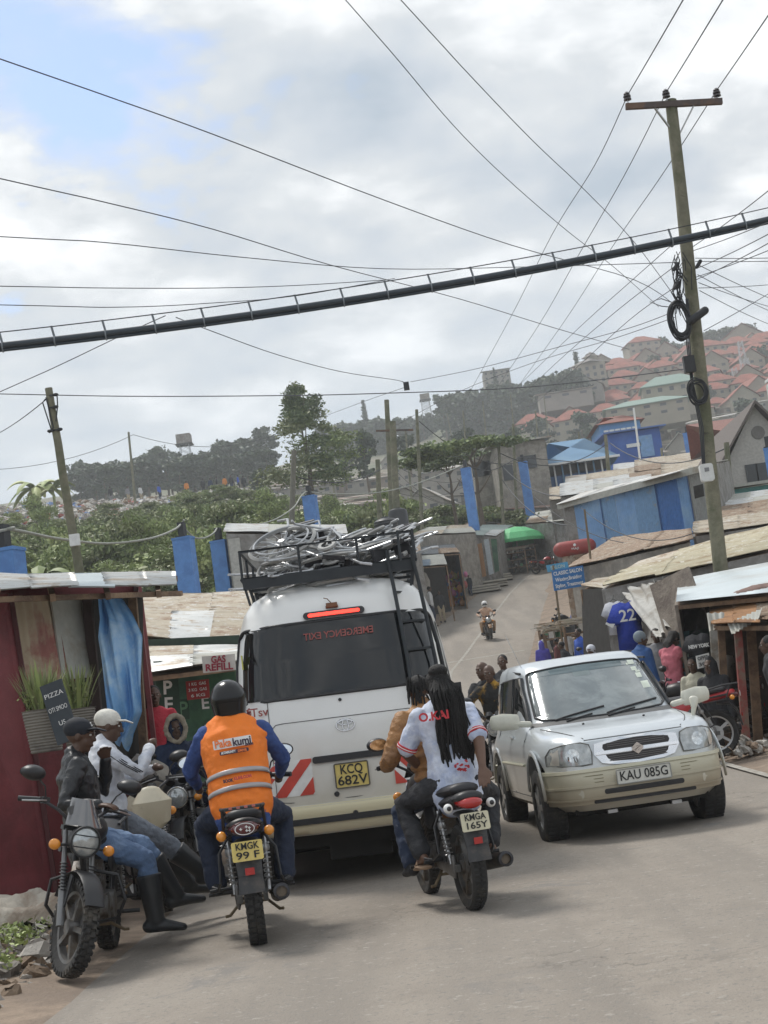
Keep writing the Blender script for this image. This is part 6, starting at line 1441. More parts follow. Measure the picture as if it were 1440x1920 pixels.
def shed(name, label, cat, A, B, C, D, roofm, walls, n=5, inset=.12, group=None, jag=.03, posts=None, floor=None, amp=.014):
    amp = .032 if amp > .02 else amp
    A, B, C, D = [at(*q) for q in (A, B, C, D)]; o = org([A, B, C, D]); t = thing(name, label, cat, o, 0, group)
    roof(t, o, A, B, C, D, roofm, n, jag, amp=amp, pitch=.09 if amp < .025 else .26)
    ce = (A + B + C + D) / 4; I = [q.lerp(V((ce.x, ce.y, q.z)), inset) for q in (A, B, C, D)]
    for k, (i, j) in {'f': (0, 1), 'r': (1, 2), 'b': (2, 3), 'l': (3, 0)}.items():
        w = walls.get(k)
        if w: wallq(t, o, I[i], I[j], None, w[0] if isinstance(w, tuple) else w, cor=isinstance(w, tuple))
    if posts:
        for q in I[:2]: m = MB(); g = ground(q.x, q.y) - .2; m.bar(V((q.x, q.y - .05, g)) - o, q - o - V((0, .05, .05)), .07); m.build('post', posts, t)
    m = MB(); m.prism([V((q.x, q.y, q.z - .12)) - o for q in I], (0, 0, .06)); m.build('rafters', WOODB, t, False)
    return t, o, I
MRED = mat('maroon_iron_sheet', (.20, .042, .048), .6, var=.18, scale=3, col2=(.135, .03, .034), pscale=1.2, bump=.3, col3=(.24, .13, .10), p3=.66)
FADER = mat('faded_red_sheet', (.30, .12, .10), .75, col2=(.44, .36, .25), pscale=1.6, patch=.5, var=.15)
OLDW = mat('old_white_sheet', (.40, .40, .36), .65, col2=(.30, .26, .20), pscale=1.5, patch=.6)
MIXR = [TAN, GALV, TAN, RUST]
# left kiosk
A, B, C, D = at(-90, 1112, 13.0), at(332, 1100, 15.6), at(330, 1078, 19.0), at(-90, 1078, 17.0)
o = org([A, B, C, D]); t = thing('kiosk', 'maroon iron kiosk at the left edge with a bright sheet roof and blue tarp', 'kiosk', o)
roof(t, o, A, B, C, D, [GALV, PALER, GALV, RUST], 6, .05)
m = MB(); m.bar(A - o - V((0, -.25, .05)), B - o - V((0, -.25, .05)), .04, .05); m.bar(D - o - V((0, 0, .05)), C - o - V((0, 0, .05)), .05, .07)
for u in (.15, .4, .65, .9): m.bar(A.lerp(B, u) - o - V((0, 0, .07)), D.lerp(C, u) - o - V((0, 0, .07)), .05, .07)
m.build('rafters', WOODB, t, False)
panel(t, o, [(-120, 1105, 13.4), (22, 1112, 14.3), (108, 1680, 14.3), (-120, 1740, 13.4)], MRED, 'door_sheet', .03)
m = MB(); m.bar(at(20, 1112, 14.27) - o, at(107, 1680, 14.27) - o, .04, .03); m.build('door_edge', mat('dark_red_edge', (.08, .018, .02), .7), t)
panel(t, o, [(18, 1116, 14.5), (100, 1120, 15.1), (128, 1270, 15.1), (42, 1290, 14.5)], FADER, 'wall_sheet', .02, cor=.13)
panel(t, o, [(96, 1118, 15.0), (158, 1118, 15.7), (186, 1268, 15.7), (118, 1274, 15.0)], OLDW, 'wall_sheet', .02)
panel(t, o, [(30, 1240, 14.7), (150, 1240, 15.5), (170, 1640, 15.5), (60, 1680, 14.7)], MRED, 'wall_sheet', .02)
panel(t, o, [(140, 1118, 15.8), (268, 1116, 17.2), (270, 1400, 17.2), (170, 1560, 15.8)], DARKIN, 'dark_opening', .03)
for px0, px1, y in ((163, 188, 15.6), (248, 262, 16.9)): m = MB(); m.bar(at(px0, 1115, y) - o, at(px1 + 14, 1560 if px0 < 200 else 1480, y) - o, .09); m.build('post', WOODB if px0 > 200 else mat('dark_post', (.07, .05, .045), .9), t)
bc_ = at(258, 1084, 19.2); wallq(t, o, D + V((0, -.3, 0)), bc_, None, MRED); wallq(t, o, bc_, at(258, 1100, 17.3), None, MRED)
TARP = mat('blue_tarpaulin', (.17, .38, .68), .42, var=.12, scale=2.5, col2=(.40, .58, .76), pscale=1.6, patch=.52, bump=.6, bscale=5)
def tarp():
    L_ = [(183, 1114, 15.5), (188, 1160, 15.4), (182, 1195, 15.3), (190, 1250, 15.2), (196, 1300, 15.2), (204, 1345, 15.2), (206, 1385, 15.3)]; R_ = [(222, 1112, 15.9), (248, 1150, 15.8), (268, 1192, 15.7), (267, 1240, 15.6), (266, 1290, 15.5), (266, 1335, 15.5), (238, 1402, 15.6)]
    Lp = [at(*q) for q in L_]; Rp = [at(*q) for q in R_]; oo = org(Lp + Rp)
    def g(u, v):
        k = v * (len(Lp) - 1); i = min(len(Lp) - 2, int(k)); f = k - i; a = Lp[i].lerp(Lp[i + 1], f); b = Rp[i].lerp(Rp[i + 1], f)
        return a.lerp(b, u) - oo + V((0, .05 * math.sin(u * 9 + v * 4) + .05 * noise.noise(V((u * 5 - v * 2, v * 3, 0))) + .03 * math.sin(u * 23 - v * 9), .04 * math.sin(u * 11) * (v > .95)))
    m = MB(); m.grid(g, 34, 46, (0, .004, 0)); ob = m.build('tarpaulin', TARP, None, angle=180, fixn=False); ob.location = oo; tag(ob, 'blue tarpaulin hanging in folds from the left kiosk roof', 'tarpaulin')
tarp()
# planters and chalk board in front of the kiosk
def pot(label, px, pt, pb, y, w, h, seed, tall):
    q = at(px, pb, y); t = thing('potted_plant', label, 'plant', q, .2); m = MB(); prof = []
    for k in range(15): z = h * k / 14; prof += [(w * (.36 + .12 * k / 14), z), (w * (.39 + .12 * k / 14), z + h * .035)]
    m.lathe(prof + [(w * .44, h), (.001, h * .9)], n=20); m.build('pot', mat('grey_tyre_pot', (.20, .185, .16), .8, col2=(.12, .11, .10)), t)
    r_ = random.Random(seed); m = MB(); 
    for k in range(150):
        a = r_.uniform(0, 6.28); L_ = tall * r_.uniform(.45, 1); sp_ = r_.uniform(.05, .5); b = V((math.cos(a) * w * .3 * r_.random(), math.sin(a) * w * .3 * r_.random(), h * .9)); m.m = r_.randrange(3)
        e = [b + V((math.cos(a) * sp_ * L_ * u, math.sin(a) * sp_ * L_ * u, L_ * (u - .45 * sp_ * u * u))) for u in (0, .35, .7, 1)]; s_ = V((-math.sin(a), math.cos(a), 0)) * .010
        vs = []; 
        for p, ww in zip(e, (1, 1.3, .9, .1)): vs += [p - s_ * ww, p + s_ * ww]
        m.add(vs, [(0, 1, 3, 2), (2, 3, 5, 4), (4, 5, 7, 6)])
    m.build('leaves', [LEAFS[0], LEAFS[1], LEAFS[3]], t, fixn=False)
    o_ = leaf_mesh('foliage', [((0, 0, h + tall * .25), (w * .6, w * .6, tall * .3), 1)], 500, .04, [LEAFS[1], LEAFS[0]], seed); mobj('foliage', o_, t)
    return t
pot('bushy potted plant in a ribbed grey tub left of the chalk board', 88, 1250, 1410, 12.9, .34, .34, 3, .5); pot('leafy potted plant in a ribbed tub behind the white cap', 152, 1240, 1400, 13.6, .32, .32, 4, .5)
q = at(112, 1335, 12.6); ob = thing('chalk_board', 'tilted black board with white chalk writing between the potted plants', 'sign', (q.x, q.y, q.z), R(-14)); ob.rotation_euler = (0, R(-12), R(-14))
m = MB(); m.box((0, 0, 0), (.20, .02, .50)); m.build('board', mat('slate', (.045, .055, .065), .8), ob)
for i, s_ in enumerate(['PIZZA', 'OTI SMOO', 'US']): text(s_, .055, WT, ob, (0, -.012, .15 - i * .12), ext=.001, width=.17 if i < 2 else .06)
q = at(30, 1665, 12.6); m = MB(); m.grid(lambda u, v: ((u - .5) * 1.5, (v - .5) * .7, .20 * math.sin(PI * u) ** .4 * math.sin(PI * v) ** .4 + .10 * noise.noise(V((u * 6, v * 5, 2))) + .05 * noise.noise(V((u * 17, v * 15, 2)))), 40, 26); s_ = m.build('sack', mat('old_sack', (.42, .38, .32), .9, col2=(.28, .22, .17), bump=1, bscale=12), None, angle=180); s_.location = (q.x, 12.6, ground(q.x, 12.6) + .05); tag(s_, 'dirty pale sack spread on the stones below the maroon door', 'sack')
ms_ = leaf_mesh('weeds', [((0, 0, .08), (.5, .9, .12), 1), ((.2, -1.4, .06), (.35, .5, .1), .6)], 1400, .05, LEAFS[:3], 77); w_ = mobj('weeds', ms_); w_.location = (-3.25, 11.9, 0.08); tag(w_, 'low green weeds among the stones behind the front motorcycle wheel', 'weeds', None, 'stuff')
# tin roofs behind the kiosk
shed('shack', 'low shack with wide tan and rusty sheet roof directly left of the minibus roof', 'shack', (255, 1190, 25), (455, 1210, 25), (478, 1112, 36), (258, 1118, 36), [TAN, TAN, RUST, GALV], {'f': STONE, 'r': GREYW}, 6, .05, jag=.06, amp=.03)
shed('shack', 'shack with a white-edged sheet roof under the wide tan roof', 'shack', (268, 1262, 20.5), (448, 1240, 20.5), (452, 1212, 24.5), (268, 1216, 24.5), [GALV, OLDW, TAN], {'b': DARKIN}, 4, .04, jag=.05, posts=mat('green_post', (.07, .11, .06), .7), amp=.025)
GRN = mat('dark_green_board', (.025, .06, .04), .7, var=.2, scale=4); GRN2 = mat('green_sheet', (.05, .13, .07), .65, var=.2, scale=3, col2=(.03, .08, .05))
def board(name, label, cat, pts, m, lines=(), ink=WT, size=.2, th=.03, bold=.004, frame=None, rz=None, wd=None, vert=False, group=None):
    P = [at(*q) for q in pts]; c = sum(P, V()) / 4; t = thing(name, label, cat, c, 0, group); o_ = c; panel(t, o_, [tuple(q) for q in pts], m, 'board', th)
    x = (P[1] - P[0]); u = (P[0] - P[3]); hgt = u.length; n = x.cross(u).normalized(); M = Matrix((x.normalized(), n.cross(x.normalized()), n)).transposed()
    for i, l in enumerate(lines):
        k = (len(lines) - 1) / 2 - i; tt = text(l, size, ink, t, V((0, 0, 0)), bold=bold, ext=.002, width=wd[i] if wd else None); tt.location = u.normalized() * (k * hgt / len(lines) * .92) + (n * (.01 if n.y < 0 else -.01)) ; tt.rotation_euler = M.to_euler()
        if n.y > 0: tt.location = u.normalized() * (k * hgt / len(lines) * .92) - n * .01
    return t
board('shop_board', 'dark green board with a column of white capital letters beside the red jersey', 'sign', [(288, 1240, 21.5), (330, 1238, 21.6), (345, 1400, 21.6), (300, 1410, 21.5)], GRN, ['m', 'P', 'E', 'S', 'A'], size=.26, bold=.006)
board('green_hut_front', 'green sheet hut front under the gas refill sign with letters painted on', 'hut', [(332, 1245, 22.6), (448, 1240, 22.6), (462, 1470, 22.6), (348, 1480, 22.6)], GRN2, [])
board('letter_board', 'small framed green panel with a pale spiral letter on the green hut', 'sign', [(331, 1312, 22.3), (352, 1310, 22.3), (356, 1348, 22.3), (335, 1350, 22.3)], GRN, ['P'], mat('green_ink', (.12, .25, .14), .6), .28)
board('letter_board', 'narrow dark panel with large E S letters left of the rider helmet', 'sign', [(372, 1290, 22.2), (392, 1288, 22.2), (402, 1400, 22.2), (382, 1402, 22.2)], GRN2, ['E', 'S'], WT, .24)
board('price_board', 'red board with rows of small white writing on the green hut', 'sign', [(348, 1278, 22.1), (391, 1273, 22.1), (393, 1308, 22.1), (351, 1313, 22.1)], mat('red_board', (.35, .035, .035), .6), ['1 KG  GAS', '3 KG  GAS', '6 KG'], WT, .06, wd=[.24, .26, .2], bold=.001)
board('gas_sign', 'white hand-painted sign reading gas refill in dark red', 'sign', [(378, 1231, 20.2), (440, 1226, 20.2), (442, 1256, 20.2), (381, 1262, 20.2)], mat('dirty_white_board', (.56, .54, .50), .7), ['GAS', 'REFILL'], mat('maroon_ink', (.28, .03, .05), .6), .125, wd=[.19, .36])
board('back_wall', 'dark sheet wall closing the space behind the fur-hooded boy', 'wall', [(255, 1200, 24.6), (460, 1190, 24.6), (480, 1560, 24.6), (275, 1560, 24.6)], mat('dark_green_wall', (.03, .05, .035), .8, var=.3), [])
for i, (px, py, y, c) in enumerate([(300, 1455, 15.6, 'rubble_pale'), (268, 1445, 15.2, 'rubble_grey'), (312, 1500, 15.9, 'rubble_pale')]):
    q = at(px, py, y); m = MB(); m.ball((0, 0, 0), (.13, .12, .16), 10, 7); 
    for v in m.v: v += V((noise.noise(v * 9), noise.noise(v * 9 + V((3, 3, 3))), noise.noise(v * 8 + V((7, 1, 1))))) * .06
    ob = m.build('sack', MATS[c], None, angle=180); ob.location = q; tag(ob, ['crumpled pale sack by the feet of the boy in the fur hood', 'grey bundle beside the dark kiosk post', 'lower pale sack leaning on the parked motorcycles'][i], 'sack')
# slab-roofed hut
t, o, I = shed('hut', 'grey board hut with a flat pale roof behind the wheelchair pile', 'hut', (418, 998, 56), (652, 1000, 57.5), (648, 984, 64), (425, 982, 64), [GALV, OLDW], {'f': GREYW, 'l': GREYW, 'r': STONE}, 3, .06, amp=.008)
for px, w in ((438, .42), (508, .33)): 
    a = at(px, 1010, 56.2); b = at(px + 12, 1130, 56.2); m = MB(); m.bar(a - o, V((a.x + .02, a.y, b.z - 1)) - o, w, .15); m.build('pillar', mat('whitewashed_post', (.42, .41, .38), .85, var=.2), t)
# blue pillars carrying a thick wrapped cable
PIL = [(8, 1030, 30.8, 0.64, 'at the left frame edge'), (343, 1008, 50.4, 0.60, 'behind the kiosk roof corner'), (411, 1014, 58.8, 0.60, 'left of the flat-roofed hut'), (580, 930, 75.6, 0.63, 'behind the flat-roofed hut'), (873, 878, 95.2, 0.59, 'over the green shop umbrella, tallest looking'), (980, 866, 107.8, 0.59, 'right of the thin pole in the middle'), (1196, 862, 134.4, 0.70, 'in front of the deep blue building'), (1288, 812, 117.6, 0.63, 'above the long blue shed roof'), (1440, 840, 67.2, 0.42, 'at the right frame edge')]
ptops = []
for px, py, y, w, l in PIL:
    q = at(px, py, y); g = ground(q.x, y) - .3; t = thing('pillar', 'bright blue square pillar ' + l, 'pillar', (q.x, y, g), R(-14), 'bright blue pillars along the road'); h = q.z - g
    m = MB(); m.box((0, 0, h / 2), (w, w * .8, h)); m.box((0, 0, h - .03), (w * 1.06, w * .86, .07)); m.build('shaft', BLUEP, t, False)
    m = MB(); m.bar((0, 0, h), (0, 0, h + .5), .2, .28); m.box((0, 0, h + .03), (.36, .42, .05)); m.build('bracket', CABLE, t); ptops.append(q + V((0, 0, .55)))
WRAP = mat('wrapped_cable', (.33, .34, .30), .7, var=.25, scale=20)
def wire(name, label, pts, r, m=None, sag=None, group=None, cat='cable', n=6, smooth=True):
    P = [at(*q) if isinstance(q, tuple) else V(q) for q in pts]
    out_ = lambda q: isinstance(q, tuple) and len(q) == 3 and (q[0] < 0 or q[0] > 1440 or q[1] < 0)
    for e_, f_ in ((0, 1), (-1, -2)):   # carry a wire on past the frame edge instead of ending it there
        if out_(pts[e_]):
            x_ = P[e_] + (P[e_] - P[f_]).normalized() * 12
            if len(P) == 2: P[e_] = x_
            elif e_: P.append(x_)
            else: P.insert(0, x_)
    if len(P) > 2 and smooth:
        Q = []
        for i in range(len(P) - 1):
            p0, p1, p2, p3 = P[max(0, i - 1)], P[i], P[i + 1], P[min(len(P) - 1, i + 2)]
            for k in range(n): u = k / n; Q.append(.5 * ((2 * p1) + (p2 - p0) * u + (2 * p0 - 5 * p1 + 4 * p2 - p3) * u * u + (3 * p1 - p0 - 3 * p2 + p3) * u ** 3))
        P = Q + [P[-1]]
    elif sag: P = [P[0].lerp(P[-1], k / 14) - V((0, 0, sag * 4 * (k / 14) * (1 - k / 14))) for k in range(15)]
    o_ = P[0].copy(); mb = MB(); mb.tube([p - o_ for p in P], r, 6); ob = mb.build(name, m or CABLE, None, angle=180, fixn=False); ob.location = o_; return tag(ob, label, cat, group)
CG = 'pale wrapped cable spans between the blue pillars'
wire('wrapped_cable', 'thick pale wrapped cable sagging between the first two blue pillars', [(-20, 1000, 30.1), (12, 993, 30.8), (40, 996, 32.2), (110, 1010, 36.4), (200, 1019, 42.0), (280, 1010, 46.2), (325, 994, 49.0), (340, 982, 50.4), (345, 975, 50.4)], .035, WRAP, group=CG)
wire('wrapped_cable', 'short pale wrapped cable between the second and third blue pillars', [(345, 990, 50.4), (365, 1008, 53.2), (385, 1008, 56.0), (400, 1000, 57.4), (407, 990, 58.8)], .032, WRAP, group=CG)
wire('wrapped_cable', 'pale wrapped cable rising from the hut roof to the fourth blue pillar', [(492, 982, 70.0), (520, 972, 71.4), (550, 952, 72.8), (565, 930, 74.9), (578, 921, 75.6), (600, 925, 77.0), (680, 926, 82.6), (740, 918, 85.4), (800, 900, 89.6), (868, 872, 95.2)], .035, WRAP, group=CG)
wire('wrapped_cable', 'dark wrapped cable from the tall blue pillar rightward to the next pillars', [(873, 872, 95.2), (920, 882, 99.4), (965, 862, 105.0), (980, 858, 107.8), (1030, 862, 112.0), (1120, 868, 123.2), (1192, 858, 134.4)], .03, CABLE, group=CG)
# heavy duct crossing the sky
a0, a1 = at(-60, 655, 21.5), at(1520, 392, 26.5)
def ductp(u): p = a0.lerp(a1, u); return p - V((0, 0, .42 * 4 * u * (1 - u) * .55))
t = thing('aerial_duct', 'thick black duct slung across the whole sky with clamps and a carrier wire', 'cable duct', a0); m = MB(); DK = [-.45 + 2.0 * k / 60 for k in range(61)]; m.tube([ductp(k) - a0 for k in DK], .05, 10); m.tube([ductp(k) - a0 + V((0, 0, -.07)) for k in DK], .022, 6); m.build('duct', mat('duct_blue_black', (.03, .042, .055), .45, var=.1), t, angle=180)
m = MB(); m.tube([ductp(k) - a0 + V((0, 0, .20)) for k in DK], .009, 5); m.build('carrier_wire', CABLE, t)
for k in range(-8, 29):
    p = ductp((k + .65) / 19.5) - a0; m = MB(); m.bar(p + V((.0, 0, .03)), p + V((-.03, 0, .21)), .03, .03); m.tube([p + V((0, .056 * math.cos(b), -.02 + .075 * math.sin(b))) for b in [2 * PI * q / 12 for q in range(12)]], .012, 5, True); m.build('clamp', mat('clamp_grey', (.16, .18, .20), .5), t)
# ---------------------------------------------------------------- poles and wires
def pole(label, top, bot, r0=.11, r1=.085, m_=WOODG, arm=None, group=None, low=None, name='utility_pole', ins=True):
    a, b = at(*top), at(*bot); d = (b - a).normalized(); g = ground(b.x, b.y) - .4; k = (g - a.z) / d.z; base = a + d * k; t = thing(name, label, 'pole', base, 0, group)
    mb = MB(); n = 14; mb.loft([base.lerp(a, i / n) - base + V((.012 * noise.noise(V((i * .7, a.x, 0))), .012 * noise.noise(V((i * .7, a.x, 5))), 0)) * r0 * 9 for i in range(n + 1)], [lerp(r0, r1, i / n) * (1 + .05 * noise.noise(V((i, a.x, 2)))) for i in range(n + 1)], n=14, dome=False); mb.build('shaft', m_, t, angle=60)
    if arm:
        A, B, z = arm; A, B = at(*A) - base, at(*B) - base; mb = MB(); mb.bar(A, B, .09, .11); mb.build('crossarm', mat('crossarm_iron', (.09, .07, .065), .8, col2=(.15, .09, .06)), t)
        if ins:
            mb = MB(); c = a - base; pm = A.lerp(B, .28), A.lerp(B, .72); lo = c - V((0, 0, .75)); mb.bar(pm[0], lo, .05, .02); mb.bar(pm[1], lo, .05, .02); mb.build('brace', STEEL, t)
    return t, base, a
t, pb, pa = pole('tall weathered pole with a crossarm and coiled cables on the right', (1258, 188, 28), (1352, 1070, 28), .145, .11, arm=((1173, 200, 27.9), (1354, 190, 27.9), 0))
INSM = mat('brown_insulator', (.03, .022, .022), .3, coat=.5)
for px, py in ((1178, 195), (1251, 190), (1346, 188)):
    q = at(px, py, 27.9) - pb; m = MB(); m.cyl(q, q + V((0, 0, .10)), .012); m.build('pin', STEEL, t); m = MB(); m.lathe([(.03, .07), (.075, .08), (.07, .11), (.045, .12), (.075, .14), (.068, .17), (.045, .18), (.06, .20), (.03, .235), (.001, .24)], q, 'z', 16); m.build('insulator', INSM, t)
def coil(par, o_, px, py, y, rx, rz, n=12, r_=.014, name='cable_coil', squeeze=.06, lean=0):
    q = at(px, py, y) - o_; mb = MB(); rr = random.Random(n)
    for k in range(n):
        s_ = rr.uniform(.84, 1.1); c = q + V((rr.uniform(-.03, .03), -.12 + rr.uniform(-squeeze, squeeze), rr.uniform(-.05, .05))); mb.tube([c + V((rx * s_ * math.cos(b) + lean * math.sin(b) * .1, .02 * math.sin(3 * b + k), rz * s_ * math.sin(b))) for b in [2 * PI * j / 26 for j in range(26)]], r_, 5, True)
    mb.build(name, CABLE, par)
coil(t, pb, 1272, 602, 27.9, .18, .34, 14, .015); coil(t, pb, 1306, 738, 27.9, .17, .23, 8, .014)
m = MB(); q = at(1290, 686, 27.8) - pb; m.box(q + V((0, -.12, 0)), (.20, .14, .30)); m.build('junction_box', BLACK, t, False)
m = MB(); q = at(1323, 888, 27.8) - pb; m.prism([(q.x + u, q.y - .16, q.z + v) for u, v in rrect(.24, .32, .05, 4)], (0, .12, 0)); bx = m.build('meter_box', mat('white_box', (.62, .62, .60), .5), t); m = MB(); m.box((q.x, q.y - .165, q.z + .05), (.08, .01, .07)); m.build('window', mat('meter_window', (.2, .2, .2), .2), bx)
m = MB(); q = at(1308, 592, 27.8) - pb; m.loft([q + V((-.15, -.12, -.10)), q + V((.12, -.12, .05))], [.075, .075], n=12); m.build('cable_joint', CABLE, t)
r2 = random.Random(8); m = MB()
for k in range(34):
    a = at(1268 + r2.uniform(-4, 14), 470 + r2.uniform(0, 90), 27.85) - pb; b = a + V((r2.uniform(-.12, .06), 0, -r2.uniform(.2, .9))); m.tube([a, a.lerp(b, .5) + V((r2.uniform(-.14, .08), -.05, .05)), b], .009, 4)
for k in range(3): m.tube([at(px, py, 27.8) - pb for px, py in ((1290 - k * 2, 560), (1287 + k * 3, 640), (1296 + k * 2, 720), (1312 + k * 3, 800), (1318 + k * 2, 880))], .012, 5)
m.tube([at(px, py, 27.9) - pb for px, py in ((1275, 572), (1240, 560), (1218, 566), (1240, 574), (1276, 578))], .009, 5)
for px, py in ((1263, 455), (1267, 500), (1268, 535), (1310, 495)): q = at(px, py, 27.8) - pb; m.loft([q + V((-.04, 0, -.05)), q + V((.04, 0, .05))], [.035, .035], n=8)
m.build('service_cables', CABLE, t)
t, lb, la = pole('weathered leaning pole with loose wires behind the left kiosk', (91, 728, 34), (150, 1080, 34), .125, .085)
m = MB()
for px, py in ((104, 740), (104, 763), (112, 805), (94, 808)): q = at(px, py, 33.9) - lb; m.ball(q, (.07, .05, .04), 10, 6); m.bar(q, q + V((-.14 if px > 100 else .1, 0, 0)), .03)
for s_ in ([(85, 748), (80, 755), (88, 780), (96, 805)], [(107, 742), (108, 760), (105, 790)], [(86, 745), (90, 760), (100, 802), (92, 812)]): m.tube([at(px, py, 33.9) - lb for px, py in s_], .015, 4)
m.build('loose_wires', CABLE, t); m = MB(); q = at(141, 1013, 33.8) - lb; m.box(q + V((0, -.05, 0)), (.22, .10, .26)); m.build('white_band', WT, t, False)
pole('bare tangled pole wrapped in wires in front of the tall tree', (551, 845, 78), (547, 985, 78), .17, .13, mat('grey_bark_pole', (.17, .16, .13), .9)); pole('darker topped pole tallest in the middle pole cluster', (725, 750, 88), (736, 985, 88), .17, .14, arm=((705, 808, 87.8), (775, 806, 87.8), 0), ins=False)
pole('thick pale pole right in the middle pole cluster', (736, 790, 86), (745, 985, 86), .22, .18, WOODG); pole('short pale pole left in the middle pole cluster', (708, 862, 92), (712, 970, 92), .17, .14); pole('thin pole carrying a small cable coil beyond the cluster', (781, 768, 100), (786, 875, 100), .13, .1)
pole('slim grey pole standing over the far shops', (934, 822, 103), (944, 985, 103), .12, .09); pole('crooked grey pole beside the slim one over the far shops', (962, 795, 112), (966, 890, 112), .13, .1); pole('pole left of the blue open hall', (1022, 830, 120), (1026, 900, 120), .14, .1)
pole('whitish thin mast in front of the deep blue building', (1188, 765, 110), (1203, 885, 110), .10, .07, WHITE); pole('grey pole in front of the blue hall edge', (1135, 815, 105), (1143, 905, 105), .16, .12); pole('thin far pole on the dump among the people', (241, 810, 170), (250, 905, 170), .16, .12); pole('pale thick pole by the stone gable house', (1362, 830, 62), (1368, 905, 62), .14, .11, WOODG)
for px, pt, pb_, y in ((760, 805, 860, 160), (868, 770, 830, 200), (905, 752, 800, 240), (957, 740, 790, 260), (1004, 770, 830, 200), (1085, 810, 870, 150), (1240, 840, 900, 120), (615, 790, 850, 200), (838, 775, 800, 300), (1020, 745, 790, 280)): pole('thin leaning service pole among the settlement roofs', (px, pt, y), (px + 5, pb_, y), .14, .1, group='service poles among the settlement roofs')
WIREM = mat('wire_grey', (.07, .075, .085), .6)
WG = 'thin wires crossing the sky'
def sky(label, *p, r=.0075): wire('overhead_wire', label, list(p), r, m=WIREM, group=WG, n=5)
sky('topmost wire dropping from the upper left edge to the middle', (-30, 100, 17), (200, 180, 19), (400, 252, 21), (720, 375, 25), (960, 460, 29), (1190, 525, 33), (1275, 580, 36), r=.008)
sky('second wire from the left edge sloping to the middle under the topmost one', (-30, 328, 18), (200, 380, 20), (400, 430, 22), (620, 497, 26), (860, 560, 31), (1040, 615, 36), (1180, 655, 40))
sky('gently sloping wire third from top at the left edge', (-30, 442, 20), (200, 455, 22), (450, 482, 25), (720, 504, 28), (1000, 500, 29), (1270, 492, 28))
sky('nearly level wire fourth from top at the left edge', (-30, 536, 22), (200, 540, 24), (400, 540, 26), (560, 535, 28), (720, 525, 30)); sky('nearly level wire just above the duct at the left edge', (-30, 571, 23), (220, 576, 25), (400, 568, 27), (560, 554, 29), (740, 522, 32))
sky('wire running down to the lower left corner below the duct', (-30, 748, 26), (100, 690, 25), (230, 628, 24), (310, 592, 23)); sky('wire from the duct down to the small hanging box', (330, 595, 24), (400, 622, 26), (520, 665, 30), (640, 697, 34), (745, 713, 38), (757, 720, 38.5))
sky('level wire low over the left pole and the tall tree', (-30, 738, 60), (240, 743, 60), (500, 742, 60), (700, 738, 60), (1000, 725, 60), (1300, 690, 60), r=.02)
for l, p in (('left', [(1178, 176, 27.9), (1290, -20, 18)]), ('middle', [(1251, 170, 27.9), (1365, -20, 18)]), ('right', [(1346, 166, 27.9), (1478, -30, 18)])): wire('power_line', l + ' power line from the crossarm up to the frame top', p, .010, sag=.02, m=WIREM, group='power lines on the crossarm')
for l, p in (('left', [(1178, 176, 27.9), (1115, 310, 35), (1035, 440, 44), (960, 590, 60), (870, 755, 88)]), ('middle', [(1251, 170, 27.9), (1170, 330, 35), (1085, 478, 44), (1010, 610, 60), (930, 730, 88)]), ('right', [(1346, 166, 27.9), (1240, 330, 36), (1150, 460, 46), (1060, 600, 64), (975, 720, 90)])): wire('power_line', l + ' power line from the crossarm down to the far middle', p, .010, m=WIREM, group='power lines on the crossarm')
sky('wire from the frame top left of centre down to the pole coils', (635, -15, 20), (740, 105, 22), (850, 235, 25), (945, 330, 28), (1060, 430, 31), (1150, 500, 34), (1235, 575, 38)); sky('wire from the frame top right of centre down to the pole', (738, -15, 20), (880, 140, 22), (1000, 265, 25), (1100, 360, 28), (1190, 455, 31), (1268, 560, 34))
sky('wire leaving the big pole to the lower left, upper one', (1268, 452, 28), (1180, 530, 34), (1080, 620, 44), (960, 735, 70)); sky('wire leaving the big pole to the lower left, middle one', (1264, 500, 28), (1160, 580, 34), (1060, 665, 44), (980, 740, 66)); sky('wire leaving the big pole to the lower left, lowest one', (1266, 538, 28), (1180, 600, 34), (1080, 690, 44), (1000, 760, 66))
sky('wire from the hanging box to the big pole coils', (770, 716, 39), (900, 690, 37), (1050, 650, 34), (1180, 615, 31), (1262, 585, 28.5)); sky('lower wire from the pole cluster to the big pole coils', (738, 800, 58), (860, 735, 50), (1000, 680, 42), (1150, 635, 34), (1265, 595, 28.5)); sky('wire between the hanging box and the tall tree side', (615, 778, 60), (690, 750, 50), (757, 727, 39))
for i, (p, q_) in enumerate([((1300, 462, 28), (1470, 312, 20)), ((1300, 470, 28), (1470, 385, 21)), ((1302, 505, 28), (1470, 402, 20)), ((1304, 525, 28), (1470, 418, 20)), ((1304, 520, 28), (1470, 440, 22)), ((1304, 490, 28), (1470, 476, 24)), ((1304, 484, 28), (1470, 470, 24)), ((1308, 496, 28), (1470, 560, 36)), ((1308, 515, 28), (1470, 585, 40)), ((1310, 530, 28), (1470, 572, 40)), ((1310, 540, 28), (1470, 520, 34)), ((1320, 620, 28), (1470, 520, 34)), ((1312, 545, 28), (1470, 610, 44))]):
    wire('service_wire', 'service wire fanning from the big pole to the right frame edge', [p, q_], .007, sag=.15, group='service wires right of the big pole')
